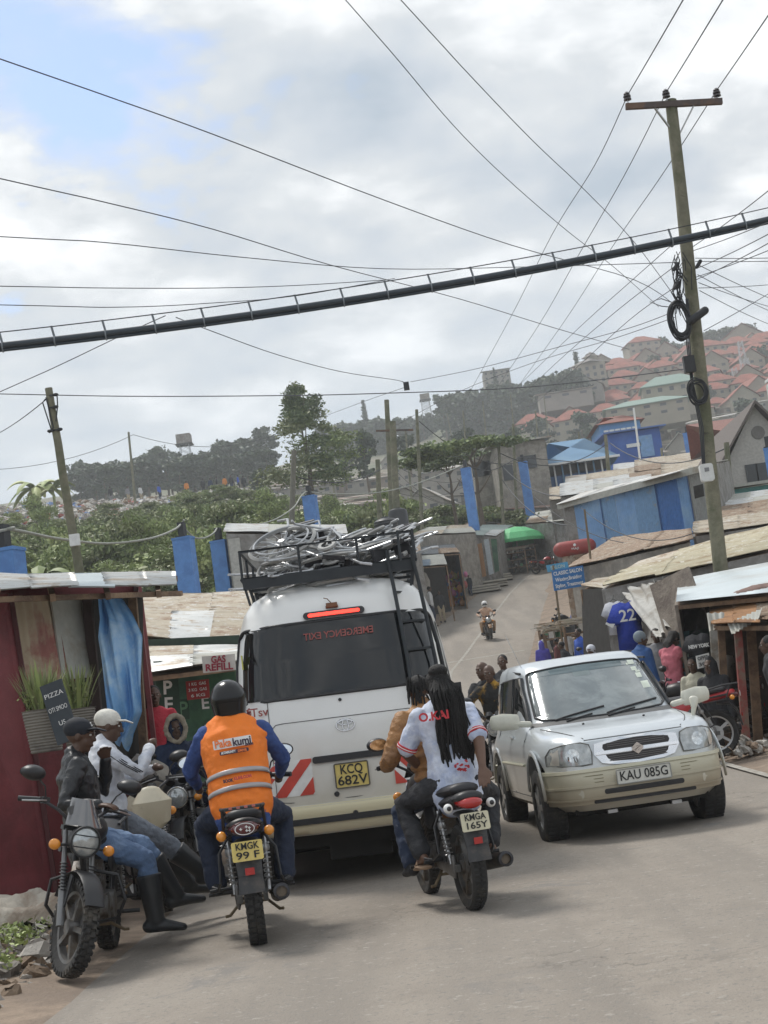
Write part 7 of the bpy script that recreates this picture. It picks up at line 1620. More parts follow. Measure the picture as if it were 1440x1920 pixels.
for i, (p, q_, s_) in enumerate([((738, 815, 86), (934, 825, 103), 1.2), ((738, 870, 86), (940, 850, 103), 1.5), ((740, 880, 86), (870, 940, 95), .8), ((748, 925, 86), (935, 850, 103), 1.2), ((551, 900, 78), (730, 910, 88), .8), ((551, 880, 78), (728, 870, 88), .9), ((938, 850, 103), (1140, 830, 105), 1.2), ((938, 870, 103), (1060, 930, 70), .6), ((1000, 930, 60), (1300, 1010, 40), .8), ((738, 812, 86), (786, 780, 100), .5), ((786, 790, 100), (1022, 840, 120), 2), ((91, 745, 34), (-40, 815, 60), .3), ((250, 815, 170), (-30, 848, 150), 2), ((250, 815, 170), (548, 800, 200), 2), ((1090, 952, 48), (1300, 1000, 34), .5), ((1143, 830, 105), (1362, 840, 62), 1), ((942, 900, 103), (1090, 985, 60), .9), ((712, 880, 92), (560, 895, 78), .5), ((745, 905, 86), (985, 905, 108), 1.6)]):
    wire('service_wire', 'thin sagging service wire strung low between the middle poles', [p, q_], .012 if p[2] < 90 else .03, sag=s_, group='service wires between the middle poles')
q = at(762, 724, 38.8); m = MB(); m.box((0, 0, 0), (.14, .12, .2)); m.tube([(-.05, 0, .1), (-.08, 0, .14)], .01); ob = m.build('cable_box', CABLE, None, False); ob.location = q; tag(ob, 'small black box hanging on the wires above the road', 'box')
# ---------------------------------------------------------------- right-hand shacks
OCHR = mat('ochre_rust_sheet', (.38, .20, .09), .75, var=.2, scale=4, col2=(.24, .13, .07), pscale=2, patch=.55, col3=(.45, .40, .34), p3=.62)
YEL = mat('yellowed_sheet', (.43, .385, .27), .65, metal=.1, var=.15, scale=3, col2=(.28, .21, .12), pscale=1.5, patch=.54, col3=(.58, .56, .50), p3=.58)
shed('shack', 'shack with a yellowed iron roof crossing behind the big pole on the right', 'shack', (1128, 1100, 29), (1450, 1030, 29), (1450, 985, 34.5), (1200, 1052, 36), [YEL, YEL, TAN], {'f': GREYW, 'l': GREYW}, 5, .02, jag=.05, amp=.03)
shed('shack', 'shack with a brown rusty roof in front of the long blue shed', 'shack', (1062, 1066, 44), (1300, 1010, 38), (1296, 992, 47), (1150, 1008, 52), [BROWNR, TAN, BROWNR], {'f': STONE, 'l': GREYW}, 6, .06, jag=.05, amp=.03)
shed('stall', 'low stall under a bent orange rust sheet above the blue number shirt', 'stall', (1088, 1102, 33), (1200, 1115, 31), (1205, 1082, 34), (1120, 1086, 36), [OCHR, TAN], {'b': DARKIN}, 2, .03, jag=.05, posts=WOODB, amp=.02)
shed('kiosk', 'kiosk with a flat pale blue sheet roof and torn mud-coloured cloth front', 'kiosk', (1268, 1128, 23.0), (1460, 1108, 21.5), (1460, 1052, 27), (1272, 1088, 28), [PALER], {'l': MUD, 'b': DARKIN}, 1, .02, jag=0, amp=.006)
t, o, I = shed('kiosk', 'kiosk with a rust-orange roof and a worn red post at the right edge', 'kiosk', (1335, 1166, 21.5), (1470, 1165, 20.1), (1470, 1080, 24.4), (1330, 1130, 24.9), [OCHR, BROWNR], {'b': DARKIN, 'r': WOODB}, 3, .02, jag=.06, amp=.018)
m = MB(); m.bar(at(1383, 1178, 21.3) - o, at(1402, 1425, 21.3) - o, .10, .08); m.build('red_post', mat('worn_red_paint', (.30, .07, .06), .7, col2=(.22, .16, .12), pscale=4), t)
m = MB(); m.bar(at(1408, 1178, 21.6) - o, at(1424, 1420, 21.6) - o, .13, .03); m.bar(at(1352, 1180, 21.8) - o, at(1366, 1425, 21.8) - o, .10, .03); m.build('post', WOODB, t)
panel(t, o, [(1330, 1168, 22.1), (1352, 1168, 22.1), (1362, 1330, 22.1), (1340, 1330, 22.1)], mat('torn_white_poster', (.52, .51, .48), .8, col2=(.30, .27, .22), pscale=4, patch=.5), 'poster')
panel(t, o, [(1325, 1150, 21.7), (1358, 1148, 21.7), (1356, 1172, 21.5), (1330, 1185, 21.5)], OLDW, 'flashing', cor=.08); panel(t, o, [(1364, 1168, 21.2), (1430, 1140, 20.7), (1424, 1160, 20.5), (1372, 1190, 21.0)], OLDW, 'bent_sheet', cor=.08)
q = at(1430, 1112, 22.4); m = MB(); m.grid(lambda u, v: ((u - .5) * .9, (v - .5) * .5, .18 * math.sin(PI * u) ** .3 * math.sin(PI * v) ** .3 + .03 * noise.noise(V((u * 7, v * 6, 4)))), 20, 12); ob = m.build('bundle', mat('brown_bundle', (.20, .13, .11), .9, var=.3), None, angle=180); ob.location = q - V((0, 0, .05)); tag(ob, 'brown wrapped bundle lying on the rust-orange kiosk roof', 'bundle')
board('cloth_screen', 'torn mud-coloured cloth wall hanging left of the pale blue roof', 'screen', [(1218, 1098, 26.5), (1290, 1062, 25.6), (1352, 1232, 24.6), (1262, 1240, 25.8)], MUD, [])
bx = [o_ for o_ in bpy.data.objects if o_.get('label', '').startswith('torn mud')][0]
def drape(name, label, pts, m_, cat='cloth', wave=.05):
    P = [at(*p) for p in pts]; c = sum(P, V()) / 4; ob = panel(None, c, pts, m_, name, wave=wave); ob.location = c; return tag(ob, label, cat)
drape('cloth', 'grimy white cloth sagging from the roof edge beside the blue shirt', [(1165, 1110, 28.5), (1228, 1088, 27.5), (1262, 1178, 25.9), (1232, 1198, 26.2)], mat('grimy_white_cloth', (.48, .47, .44), .9, col2=(.30, .27, .23), pscale=2, patch=.56), wave=.12)
drape('cloth', 'printed grey sacking stretched behind the white cloth', [(1180, 1112, 28.8), (1245, 1082, 27.8), (1262, 1200, 26.3), (1190, 1215, 28.2)], mat('grey_sacking', (.26, .245, .22), .95, col2=(.18, .16, .14), pscale=3), wave=.1)
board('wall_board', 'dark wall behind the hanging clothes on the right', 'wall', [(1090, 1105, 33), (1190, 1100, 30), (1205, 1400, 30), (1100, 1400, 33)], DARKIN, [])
def shirt_on(label, px, py, y, w, h, m_, sl, front=(), rz=0, sized=.2, ink=WT, name='hanging_shirt', trim=None, wd=None):
    q = at(px, py, y); t = thing(name, label, 'shirt', q, rz); m = MB()
    O = [(-.07, 0), (-.17, -.03), (-.17 - .12 * sl, -.05 - .24 * sl), (-.17 - .05 * sl + .02, -.10 - .27 * sl), (-.16, -.20), (-.17, -.72), (0, -.74), (.17, -.72), (.16, -.20), (.17 + .05 * sl - .02, -.10 - .27 * sl), (.17 + .12 * sl, -.05 - .24 * sl), (.17, -.03), (.07, 0), (0, -.03)]
    k = w / .36; kz = h / .74
    P = [(x * k, .03 * math.sin(i * 2.1), z * kz) for i, (x, z) in enumerate(O)]; n = len(P); fr = [V(p) + V((0, -.05, 0)) for p in P]; bk = [V(p) + V((0, .05, 0)) for p in P]
    m.add(fr + bk + [V((0, -.09, -h * .4)), V((0, .09, -h * .4))], [(2 * n, i, (i + 1) % n) for i in range(n)] + [(2 * n + 1, n + (i + 1) % n, n + i) for i in range(n)] + [(i, n + i, n + (i + 1) % n, (i + 1) % n) for i in range(n)])
    m.build('cloth', m_, t, angle=180)
    for i, l in enumerate(front): text(l, sized, ink, t, (0, -.10, -h * (.30 + .2 * i)), bold=.004, ext=.002, width=wd)
    m = MB(); m.tube([(-.1 * k, 0, -.02), (0, 0, .05), (.1 * k, 0, -.02)], .006, 5); m.tube([(0, 0, .05), (.02, 0, .12)], .005, 5); m.build('hanger', STEELD, t)
    if trim:
        for s in (-1, 1): m = MB(); m.bar((s * (.17 + .12 * sl) * k, -.05, (-.05 - .24 * sl) * kz), (s * (.19) * k, -.05, (-.10 - .27 * sl) * kz), .03, .09); m.build('cuff', trim, t)
    return t
shirt_on('blue football shirt with number 22 hanging at the stall', 1172, 1128, 28.0, .50, .88, cloth('royal_blue_shirt', (.02, .05, .36), var=.08), .9, ['22'], R(-8), .30, trim=WT)
shirt_on('patterned white shirt hanging behind the left edge of the blue number shirt', 1150, 1128, 28.6, .34, .62, cloth('patterned_white_cloth', (.55, .56, .60), col2=(.2, .25, .4), pscale=8, patch=.6), .9, [], R(-8))
shirt_on('black shirt with white lettering hanging above the seated children', 1306, 1188, 22.6, .34, .62, BLK, .8, ['NEW YORK'], R(-10), .07, wd=.30)
board('offer_sign', 'small white offer card pinned below the black shirt', 'sign', [(1305, 1230, 22.2), (1329, 1224, 22.2), (1333, 1248, 22.2), (1309, 1254, 22.2)], WT, ['OFFER', '300'], INK, .07, wd=[.16, .15], bold=.001)
board('shop_sign', 'blue green board with pale capital letters behind the woman in pink', 'sign', [(1262, 1188, 23.8), (1292, 1182, 23.8), (1306, 1345, 23.8), (1276, 1352, 23.8)], mat('teal_board', (.07, .16, .18), .6, var=.2), ['ON', 'SHOP'], mat('pale_ink', (.45, .55, .50), .6), .12, wd=[.17, .25])
board('wall_board', 'green wall behind the black shirt', 'wall', [(1280, 1185, 24.4), (1345, 1175, 24.2), (1362, 1420, 24.2), (1290, 1420, 24.4)], mat('dull_green_wall', (.05, .10, .08), .8, var=.25), [])
board('wall_board', 'brown timber wall closing the right kiosk behind the person in black', 'wall', [(1345, 1180, 24.0), (1480, 1170, 23.4), (1480, 1440, 23.4), (1360, 1440, 24.0)], mat('dark_timber_wall', (.09, .065, .05), .9, var=.3), [])
# blue salon signs on a post
t = board('salon_sign', 'blue painted sign reading classic salon over the timber stall', 'sign', [(1034, 1070, 43), (1093, 1060, 43), (1098, 1098, 43), (1039, 1108, 43)], mat('sign_blue', (.03, .15, .38), .6), ['CLASSIC SALON', 'Waxing,Braiding', 'Styling, Treatment'], WT, .145, wd=[.80, .74, .78], bold=.003)
board('salon_sign', 'small pale blue board above the classic salon sign', 'sign', [(1024, 1060, 43.3), (1064, 1053, 43.3), (1067, 1066, 43.3), (1027, 1073, 43.3)], mat('sign_light_blue', (.08, .30, .48), .6), ['SALON'], mat('pale_ink', (.45, .55, .50)), .13, wd=[.40])
for px, pt, pb_, y, l in ((1037, 1060, 1200, 43.1, 'thin post holding the classic salon sign at its left'), (1096, 955, 1170, 43.4, 'tall rusty thin post right of the classic salon sign'), (1102, 1000, 1130, 44, 'thin rusty rod beside the brown roof')):
    a, b = at(px, pt, y), at(px + (pb_ - pt) * .12, pb_, y); g = ground(b.x, y); m = MB(); m.tube([a - b, V((0, 0, 0)), V((0, 0, g - b.z - .2))], .03, 6); ob = m.build('thin_post', mat('rusty_stand', (.16, .12, .07)), None); ob.location = b; tag(ob, l, 'post')
# timber and goods stalls
def stall(label, px, py, y, w, d, h, tiers, seed, goods):
    q = at(px, py, y); g = ground(q.x, y); t = thing('stall', label, 'stall', V((q.x, y, g)), R(-8)); r_ = random.Random(seed)
    for sx in (-1, 1):
        for sy in (-1, 1): m = MB(); m.bar((sx * w / 2, sy * d / 2, -.1), (sx * w / 2, sy * d / 2, h), .05); m.build('post', WOODB, t)
    for k in range(tiers): z = h * (k + 1) / (tiers + .3); m = MB(); m.box((0, 0, z), (w, d, .03)); m.build('shelf', WOODB, t)
    m = MB()
    for k in range(9): m.box((r_.uniform(-.15, .15), r_.uniform(-d * .5, d * .5), h + .03 + .02 * k), (w * r_.uniform(.9, 1.25), .12, .022), (r_.uniform(-.03, .03), r_.uniform(-.03, .03), r_.uniform(-.25, .25)))
    m.build('roof_planks', TAN, t)
    for k in range(tiers):
        z = h * (k + 1) / (tiers + .3) + .015; m = MB()
        for j in range(14): m.m = r_.randrange(len(goods)); s_ = r_.uniform(.04, .10); m.box((r_.uniform(-w * .45, w * .45), r_.uniform(-d * .4, d * .3), z + s_), (s_ * 1.6, s_ * 1.4, s_ * 2), (0, 0, r_.uniform(0, 3)))
        m.build('goods', goods, t, False)
    return t
GD = [mat('goods_white', (.5, .48, .44), .7), mat('goods_red', (.35, .06, .05), .6), mat('goods_green', (.07, .18, .09), .6), mat('goods_dark', (.05, .05, .05), .7), mat('goods_orange', (.55, .22, .06), .6), mat('goods_pink', (.5, .15, .28), .6), mat('goods_blue', (.07, .15, .42), .6), mat('goods_yellow', (.6, .48, .10), .6)]
stall('rough timber stall stacked with small goods under the salon sign', 1062, 1190, 46, 1.3, 1.0, 1.35, 2, 3, GD[:5]); stall('second timber stall with planks on top nearer the blue shirt', 1098, 1190, 42, 1.1, 1.0, 1.65, 2, 4, [GD[3], GD[2], GD[0], GD[3]]); stall('small stall with piled boards at the road edge below the salon sign', 1048, 1170, 53, 1.4, .9, 1.1, 1, 5, GD[:4])
for i, (px, py, y, r_) in enumerate([(1128, 1290, 38, 100), (1150, 1300, 35, 60), (1062, 1150, 60, 80), (1320, 1420, 23.2, 70)]):
    q = at(px, py, y); q.z = ground(q.x, y) + .02; motorbike(['dark motorcycle parked by the stall table, farther one', 'dark motorcycle parked by the stall table, nearer one', 'small dark motorcycle parked below the salon sign', 'motorcycle squeezed behind the red-tailed one by the kiosk'][i], q, R(r_), screen=False)
for i, (px, pt, y, tp, l) in enumerate([(1138, 1172, 35, RJ, 'shopper in a red top half hidden by the blue number shirt'), (1100, 1175, 41, KHA, 'shopper in khaki between the stall and the blue-jacketed youth'), (1228, 1178, 26.5, GRYC, 'shopper in grey behind the woman in pink'), (1060, 1180, 45, WTEE, 'shopper in white leaning at the timber stall'), (1030, 1172, 52, BLK, 'shopper in black at the far end of the timber stall'), (1075, 1140, 56, BLT, 'far shopper in blue below the salon sign')]):
    headat(l, px, pt, y, R(60 + 50 * i), top='shirt', topm=tp, bot=BLK)
for i, (px, py, y, c) in enumerate([(1128, 1165, 36, 2), (1142, 1150, 34, 4), (1352, 1230, 23.4, 0)]):
    shirt_on('%s garment hanging among the stall clothes, %s' % (['white', 'red', 'green', 'dark', 'orange', 'pink', 'blue', 'yellow'][c], ['over the parked bikes', 'beside the patterned shirt', 'by the kiosk poster'][i]), px, py, y, .34, .5, GD[c], .6, [], R(-10 + 20 * i))
q = at(1400, 1430, 20.6); m = MB(); r2 = random.Random(5)
for k in range(60): a = r2.uniform(0, 6.28); d = r2.random() * .45; m.m = r2.randrange(3); m.ball((math.cos(a) * d, math.sin(a) * d, .10 + .18 * (1 - d / .45) * r2.random()), (r2.uniform(.04, .10), r2.uniform(.04, .1), r2.uniform(.015, .045)), 7, 5, (r2.random(), r2.random(), r2.random()))
for v in m.v: v += V((r2.uniform(-1, 1), r2.uniform(-1, 1), r2.uniform(-.6, .6))) * .022
ob = m.build('litter_heap', [STONES[2], GD[0], mat('sack_brown', (.30, .22, .16), .9)], None, angle=30); ob.location = (q.x, 20.6, ground(q.x, 20.6)); tag(ob, 'heap of pale crumpled bags at the foot of the red post', 'litter')
# long blue shed
A, B, C, D = at(1045, 945, 56), at(1333, 868, 50), at(1365, 862, 60), at(1090, 925, 66); o = org([A, B, C, D]); t = thing('shed', 'long bright blue iron shed with a pale sloping roof beside the big pole', 'shed', o)
roof(t, o, A, B, C, D, [GALV, OLDW], 5, .0, amp=.02, lift=0); m = MB(); m.bar(A - o - V((0, .03, .10)), B - o - V((0, .03, .10)), .05, .22); m.build('fascia', OLDW, t)
for i, (u0, u1, mm, dz) in enumerate([(.12, .30, BLUES, 0), (.30, .40, mat('faded_blue_sheet', (.17, .31, .50), .6, var=.12, col2=(.28, .30, .30), pscale=2, patch=.62), 0), (.40, .52, BLUES, 0), (.52, .66, MATS['faded_blue_sheet'], 0), (.66, .80, mat('strong_blue_sheet', (.05, .16, .42), .55, var=.15), 0), (.80, .86, BLUES, 0), (.86, 1.0, mat('grey_iron_wall', (.30, .30, .28), .6, metal=.2, var=.12), 0), (.05, .12, GREYW, 0)]):
    a, b = A.lerp(B, u0) + V((0, .35, 0)), A.lerp(B, u1) + V((0, .35, 0)); wallq(t, o, a, b, None, mm, 'wall_sheet', cor=True)
wallq(t, o, B + V((0, .3, 0)), C, None, GREYW); wallq(t, o, A.lerp(B, .05) + V((0, .35, 0)), D, None, GREYW)
panel(t, o, [(1300, 912, 50.2), (1318, 907, 50.2), (1321, 930, 50.2), (1303, 935, 50.2)], DARKIN, 'window', .03)
m = MB(); 
for u in (.30, .66, .86): q = A.lerp(B, u) + V((0, .28, -.1)) - o; m.bar(q, q - V((0, 0, 3)), .03)
m.build('seam_strip', mat('seam_blue', (.04, .10, .25), .6), t)
# ---------------------------------------------------------------- far shops on the left of the road
def sh2(label, A, B, C, D, rm, walls, n=3, posts=None, cat='shop', j=.05, amp=.03): return shed('shop', label, cat, A, B, C, D, rm, walls, n, .03, jag=j, posts=posts, amp=amp)
sh2('block-walled shop with a pale flat roof left of the wooden door shop', (768, 1004, 84), (892, 998, 90), (880, 984, 98), (800, 990, 96), [OLDW, TAN], {'f': STONE, 'r': STONE, 'l': STONE})
t, o, I = sh2('shop with a brown wooden door and grey pillars left of the green umbrella', (885, 1002, 91), (930, 1005, 93), (962, 985, 102), (905, 985, 102), [GALV, mat('grey_green_sheet', (.26, .31, .29), .6, var=.1)], {'f': GREYW, 'r': GREYW})
panel(t, o, [(888, 1022, 90.6), (903, 1018, 90.6), (912, 1080, 90.6), (897, 1084, 90.6)], mat('brown_door', (.30, .16, .07), .7), 'door', .05); panel(t, o, [(907, 1012, 90.8), (916, 1010, 90.8), (926, 1075, 90.8), (917, 1078, 90.8)], mat('pale_blue_post', (.38, .42, .44), .7), 'pillar', .1); panel(t, o, [(920, 1010, 91.2), (931, 1010, 91.2), (936, 1070, 91.2), (928, 1074, 91.2)], GRN2, 'side_panel', .05)
sh2('dark awninged stall in front of the block-walled shop', (785, 1040, 79), (862, 1036, 82), (850, 1020, 88), (790, 1024, 86), [mat('dark_sheet', (.10, .11, .12), .6), BROWNR], {'b': DARKIN, 'f': None, 'r': mat('blue_grey_wall', (.09, .12, .15), .8)}, posts=WOODB)
sh2('low lean-to with white and blue sheets beside the minibus ladder', (775, 1062, 74), (838, 1058, 77), (830, 1035, 82), (776, 1040, 80), [OLDW, mat('slate_blue_sheet', (.13, .18, .24), .5), OLDW], {'b': DARKIN}, posts=WOODB, n=4)
sh2('rusty roofed shop behind the green umbrella', (925, 1000, 101), (1005, 1000, 104), (1000, 980, 112), (935, 975, 112), [BROWNR, TAN], {'f': mat('dark_shop_front', (.06, .06, .055), .8, var=.3)})
sh2('shop with a white sheet roof right of the green umbrella', (985, 1000, 104), (1060, 1000, 100), (1062, 978, 108), (965, 975, 112), [OLDW, GALV], {'f': mat('brown_plank_wall', (.20, .14, .11), .85, var=.3)})
sh2('long low brown roof stretching behind the far shops', (870, 985, 106), (1000, 975, 112), (1070, 960, 122), (900, 965, 122), [BROWNR, TAN, OLDW], {'f': GREYW}, 5); sh2('brick red roof below the stone ruin at the middle right', (945, 955, 118), (1045, 950, 115), (1040, 935, 126), (965, 938, 128), [mat('brick_red_sheet', (.25, .13, .10), .8, var=.2, col2=(.33, .28, .24))], {'f': GREYW}, 3)
sh2('pale roof ending at the long blue shed', (985, 982, 100), (1070, 975, 94), (1072, 950, 108), (1000, 962, 112), [OLDW, BROWNR], {'f': GREYW})
q = at(968, 1012, 98); g = ground(q.x, 98); t = thing('umbrella', 'big green market umbrella at the far shop', 'umbrella', V((q.x, 98, g))); m = MB(); hh = q.z - g; m.lathe([(.02, hh + .85), (.8, hh + .70), (1.5, hh + .36), (1.85, hh - .05), (1.84, hh - .25)], n=10); m.build('canopy', mat('green_umbrella', (.10, .46, .18), .6, var=.1), t, angle=12); m = MB(); m.cyl((0, 0, 0), (0, 0, hh + .7), .03); m.build('pole', STEEL, t)
for px, py, y, l, s_ in ((965, 1068, 96.5, 'grey rack of small goods under the green umbrella', 1.6), (985, 1060, 97.5, 'glass-fronted counter under the green umbrella', 1.5)): stall(l, px, py, y, s_, .7, 1.5, 3, int(px), [GD[0], GD[3], GD[3], GD[2]])
q = at(1078, 1030, 53.5); g = ground(q.x, 53.5); t = thing('water_tank', 'rusty red horizontal tank with a white emblem beside the long blue shed', 'tank', V((q.x, 53.5, g)), R(-4)); m = MB(); z = q.z - g + .05; m.loft([(-.48, 0, z), (.48, 0, z)], .27, n=22); m.build('barrel', mat('red_tank', (.30, .045, .04), .6, col2=(.22, .06, .05)), t, angle=50)
m = MB(); m.ball((.0, -.27, z + .08), (.05, .015, .05), 10, 6); m.build('emblem', WT, t); text('MAJI', .11, WT, t, (0, -.285, z - .05), ext=.004, width=.24); m = MB(); m.box((0, .05, (z - .25) / 2), (.95, .3, max(.1, z - .25))); m.build('cradle', BROWNR, t, False)
motorbike('small red motorcycle parked far up at the bend before the red tank', at(1022, 1062, 95), R(-75), col=MATS['red_fairing'], fcol=MATS['red_fairing'], screen=False).location.z = ground(9.0, 95) + .02
# hanging toys and balls
r2 = random.Random(12); t_ = None
for k in range(64):
    u = r2.random(); px = 828 + 45 * u + r2.uniform(-4, 4); py = 1072 + 46 * r2.random() + 4 * u if k < 34 else 1100 + 34 * r2.random() ; 
    if k >= 34: px = 846 + 24 * r2.random()
    y = 83.5 + 3 * u; q = at(px, py, y); q.z = max(q.z, ground(q.x, y) + .1); m = MB(); rr = r2.uniform(.10, .17); m.ball((0, 0, 0), (rr, rr, rr * r2.uniform(.9, 1.6)), 9, 6); m.bar((0, 0, rr), (0, 0, rr + .1), .02); c = r2.choice([4, 5, 6, 7, 1, 4, 5]); ob = m.build('toy', GD[c]); ob.location = q; tag(ob, '%s toy hanging at the roadside toy stall' % {4: 'orange', 5: 'pink', 6: 'blue', 7: 'yellow', 1: 'red'}[c], 'toy', '%s toys at the roadside toy stall' % {4: 'orange', 5: 'pink', 6: 'blue', 7: 'yellow', 1: 'red'}[c])
for i, (px, py, y, l) in enumerate(((843, 1122, 84, 'orange cloth bag standing at the left foot of the toy stall'), (796, 1090, 80, 'white rucksack hanging beside the minibus ladder'))):
    q = at(px, py, y); m = MB(); m.loft([(0, 0, -.4), (0, 0, .0), (0, 0, .35)], [(.25, .16), (.28, .18), (.16, .12)], n=12); ob = m.build('bag', [GD[4], GD[0]][i]); ob.location = q; tag(ob, l, 'bag')
for px, py, y, w, l in ((925, 1096, 91, 1.7, 'pale concrete slab by the kerb below the wooden door'), (905, 1102, 89, 1.9, 'stack of flat boards beside the concrete slab'), (942, 1088, 94, 1.2, 'square concrete block at the kerb under the green umbrella')):
    q = at(px, py, y); g = ground(q.x, y); m = MB(); 
    for k in range(3): m.box((r2.uniform(-.1, .1), r2.uniform(-.1, .1), .08 + k * .14), (w, 1.1, .10), (0, 0, r2.uniform(-.1, .1)))
    ob = m.build('slab', mat('pale_concrete', (.42, .39, .33), .9, var=.12), None, False); ob.location = (q.x, y, g); tag(ob, l, 'slab')
for i, (px, pt, y, tp, l) in enumerate([(858, 1085, 86, RJ, 'far shopper in red beside the hanging toys'), (896, 1060, 93, GRYC, 'far shopper in grey by the wooden door'), (948, 1045, 97, BLT, 'far shopper in blue under the green umbrella'), (1008, 1040, 100, BLK, 'far shopper in black at the bend'), (800, 1080, 76, WTEE, 'shopper in white at the lean-to beside the minibus ladder')]):
    headat(l, px, pt, y, R(150 + 30 * i), top='shirt', topm=tp, bot=NAVYT)
# black water tank on its stand
q = at(728, 1015, 82); t = thing('water_tank', 'black ribbed plastic water tank just behind the minibus rack', 'tank', q); m = MB(); pr = [(.001, 1.32), (.2, 1.32), (.22, 1.26), (.5, 1.18), (.64, 1.08)]
for k in range(7): pr += [(.65, 1.04 - k * .15), (.62, 1.01 - k * .15), (.62, .96 - k * .15), (.65, .93 - k * .15)]
m.lathe(pr + [(.64, -.02), (.001, -.02)], n=28); m.build('tank', mat('tank_black', (.012, .014, .018), .4), t, angle=30); m = MB(); g = ground(q.x, 82) - q.z; m.box((0, 0, g / 2 - .03), (1.7, 1.5, -g)); m.build('stand', STONE, t, False)
q = at(752, 1008, 86); m = MB(); m.lathe([(.001, 1.7), (.15, 1.7), (.5, 1.55), (.55, 1.4), (.55, -.9), (.001, -.9)], n=24); ob = m.build('water_tank', MATS['tank_black'], None, angle=40); ob.location = q; tag(ob, 'slimmer dark tank standing behind the ribbed black tank', 'tank')
sh2('low shop roof under the black tanks behind the minibus rack', (650, 1040, 68), (790, 1035, 74), (785, 1012, 84), (655, 1015, 80), [BROWNR, TAN], {'f': GREYW})
# ---------------------------------------------------------------- mid distance buildings on the right
def block(label, px0, px1, pb_, pt, y, dep, wm, rm, kind='mono', cat='building', name='building', wins=None, rz=0, over=.5, rh=1.2, h=None):
    a, b = at(px0, pt, y), at(px1, pt, y); w = b.x - a.x; zt = (a.z + b.z) / 2; g = min(ground(a.x, y), ground(b.x, y), at(px0, pb_, y).z) - 1; t = thing(name, label, cat, V(((a.x + b.x) / 2, y + dep / 2, g)), rz); H = zt - g
    m = MB(); m.box((0, 0, H / 2), (w, dep, H)); 
    if kind == 'gable': m.prism([(-w / 2, -dep / 2, H), (w / 2, -dep / 2, H), (0, -dep / 2, H + rh)], (0, dep, 0))
    m.build('wall', wm, t, False); m = MB(); o_ = over
    if kind == 'mono': m.prism([(-w / 2 - o_, -dep / 2 - o_, H + .02), (w / 2 + o_, -dep / 2 - o_, H + .02), (w / 2 + o_, dep / 2 + o_, H + rh), (-w / 2 - o_, dep / 2 + o_, H + rh)], (0, 0, .12))
    elif kind == 'hip':
        e = dep * .45; V_ = [(-w / 2 - o_, -dep / 2 - o_, H), (w / 2 + o_, -dep / 2 - o_, H), (w / 2 + o_, dep / 2 + o_, H), (-w / 2 - o_, dep / 2 + o_, H), (-w / 2 + e, 0, H + rh), (w / 2 - e, 0, H + rh)]; m.add(V_, [(0, 1, 5, 4), (1, 2, 5), (2, 3, 4, 5), (3, 0, 4), (3, 2, 1, 0)])
    else:
        for s in (-1, 1): m.prism([(0, -dep / 2 - o_, H + rh + .02), (s * (w / 2 + o_), -dep / 2 - o_, H - .3), (s * (w / 2 + o_), -dep / 2 - o_, H - .15), (0, -dep / 2 - o_, H + rh + .2)], (0, dep + 2 * o_, 0))
    m.build('roof', rm, t, False)
    for (u, v, ww, hh_, mm) in (wins or []): m = MB(); m.box(((u - .5) * w, -dep / 2 - .03, H + v), (ww, .1, hh_)); m.build('window', mm, t, False)
    return t, w, H
t, w, H = block('open blue hall with a faded blue hipped roof on posts', 1022, 1142, 905, 868, 122, 9, mat('grey_base_wall', (.22, .20, .18), .9), TEALR, 'hip', rh=2.6, over=.8, wins=[(.5, -1.25, 5.0, 1.0, mat('blue_balustrade', (.03, .10, .26), .7)), (.5, -.45, 5.0, .8, DARKIN)])
for k in range(9): m = MB(); m.bar(((k / 8 - .5) * w, -4.7, H), ((k / 8 - .5) * w, -4.7, H - 1.8), .12); m.build('post', WHITE if k % 2 else TEALR, t)
m = MB(); m.bar((-w / 2 - .8, -5.35, H + .02), (w / 2 + .8, -5.35, H + .02), .1, .18); m.build('gutter', WHITE, t)
block('deep blue iron building right of the open blue hall', 1140, 1237, 905, 808, 128, 8, DBLUE, mat('blue_roof_edge', (.08, .16, .40), .6), rh=.5, wins=[(.70, -1.4, 1.1, 1.8, BLUES), (.45, -1.2, 1.2, .3, WT)])
block('small blue and white building above the deep blue one', 1122, 1200, 815, 792, 160, 7, mat('bright_blue_wall', (.10, .26, .55), .7), REDR, 'hip', rh=1.3, wins=[(.15 + .14 * k, -1.1, .5, .9, WT) for k in range(6)])
block('roofless grey stone ruin with empty openings left of the blue hall', 882, 925, 960, 845, 125, 6, STONE, GREYW, rh=.1, over=.0, wins=[(.3, -1.5, 1.3, 1.2, WIND), (.72, -1.5, 1.0, 1.2, WIND)], name='ruin'); block('stone building with a broken tin roof next to the blue hall', 925, 1022, 970, 830, 118, 7, STONE, FTIN, rh=.8, wins=[(.6, -1.6, 1.4, 1.0, WIND), (.2, -2.2, .8, 1.2, WIND)])
t, w, H = block('grey stone gable house behind the big pole on the right', 1366, 1490, 1000, 850, 72, 9, mat('grey_stone_gable', (.42, .40, .37), .9, var=.15, bump=.6, bscale=6), mat('dark_barge', (.12, .10, .09), .8), 'gable', rh=2.3, wins=[(.30, -.9, .55, .9, WIND), (.45, -.9, .5, .9, WIND)]); m = MB(); m.lathe([(.001, -.02), (.32, -.02), (.32, .05)], (0, -4.52, H + 1.0), 'y', 20); m.build('round_vent', mat('vent_grey', (.17, .16, .15), .9), t)
block('red roofed house half hidden behind the stone gable', 1345, 1392, 860, 825, 95, 6, GREYWL, mat('faded_red_roof', (.25, .13, .11), .8, var=.15), 'hip', rh=1.8)
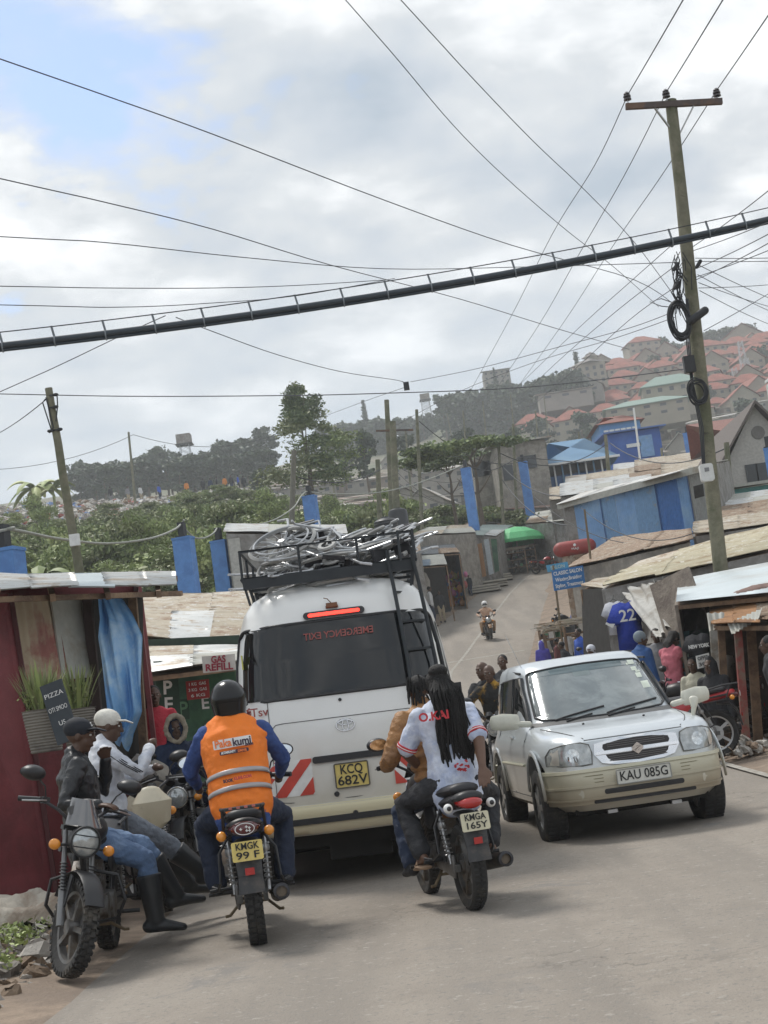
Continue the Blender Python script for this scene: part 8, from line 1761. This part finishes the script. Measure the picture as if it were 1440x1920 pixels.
block('turquoise fronted hut below the stone gable house', 1345, 1445, 960, 915, 62, 3, mat('turquoise_wall', (.14, .40, .40), .7, var=.1), OLDW, rh=.4, wins=[(.72, -.05 - .6, .45, .9, DARKIN)])
block('tall white container standing at the right frame edge', 1455, 1500, 900, 702, 66, 2, mat('container_white', (.58, .60, .57), .6), WHITE, rh=.1, over=.02)
for i, (px0, px1, pt, y, rm) in enumerate([(1300, 1460, 985, 40, TAN), (1340, 1470, 960, 46, BROWNR), (1150, 1300, 905, 74, BROWNR), (1050, 1180, 915, 82, OLDW), (1240, 1345, 880, 80, TAN), (1360, 1460, 940, 52, OLDW), (1100, 1250, 895, 92, TAN), (1030, 1120, 925, 96, BROWNR), (1190, 1300, 872, 98, TAN), (1290, 1345, 905, 64, GREYW), (1150, 1260, 880, 105, FTINB), (1060, 1150, 905, 104, FTIN)]):
    w_ = (px1 - px0); shed('shack', ['tan roofed', 'brown roofed', 'rust roofed', 'white roofed', 'tan topped', 'pale topped', 'old tan roofed', 'brown sheeted', 'weathered tan roofed', 'grey board topped', 'far rusty roofed', 'far grey roofed'][i] + ' shack on the right, ' + ['lowest by the big pole', 'above the lowest one by the pole', 'just over the long blue shed', 'left end over the blue shed roof', 'by the blue pillar over the shed', 'near the turquoise hut', 'under the deep blue building', 'under the open blue hall', 'right of the deep blue building', 'against the big pole', 'behind the deep blue foot', 'beside the blue hall foot'][i], 'shack',
        (px0, pt + w_ * .07 + 6, y), (px1, pt - w_ * .07 + 6, y), (px1, pt - w_ * .07 - 16, y * 1.14), (px0, pt + w_ * .07 - 16, y * 1.14), [rm, rnd.choice([TAN, GALV, BROWNR])], {'f': rnd.choice([GREYW, STONE]), 'l': GREYW}, 4, .03, jag=.05, amp=.03)
# ---------------------------------------------------------------- haze over everything
zt_ = 175
m = MB(); m.box((0, 340, (zt_ - 6) / 2), (1700, 900, zt_ + 6)); hz = m.build('haze', [], None, False); hz['kind'] = 'stuff'; hz['label'] = 'thin pale haze filling the air over the road and the hills'
hm = bpy.data.materials.new('haze'); hm.use_nodes = True; N = hm.node_tree.nodes
for n in list(N): N.remove(n)
pv = N.new('ShaderNodeVolumePrincipled'); pv.inputs['Color'].default_value = (.93, .97, 1, 1); pv.inputs['Density'].default_value = .0006; pv.inputs['Anisotropy'].default_value = .2
oo = N.new('ShaderNodeOutputMaterial'); hm.node_tree.links.new(pv.outputs[0], oo.inputs['Volume']); hz.data.materials.append(hm)
sc.cycles.volume_bounces = 1
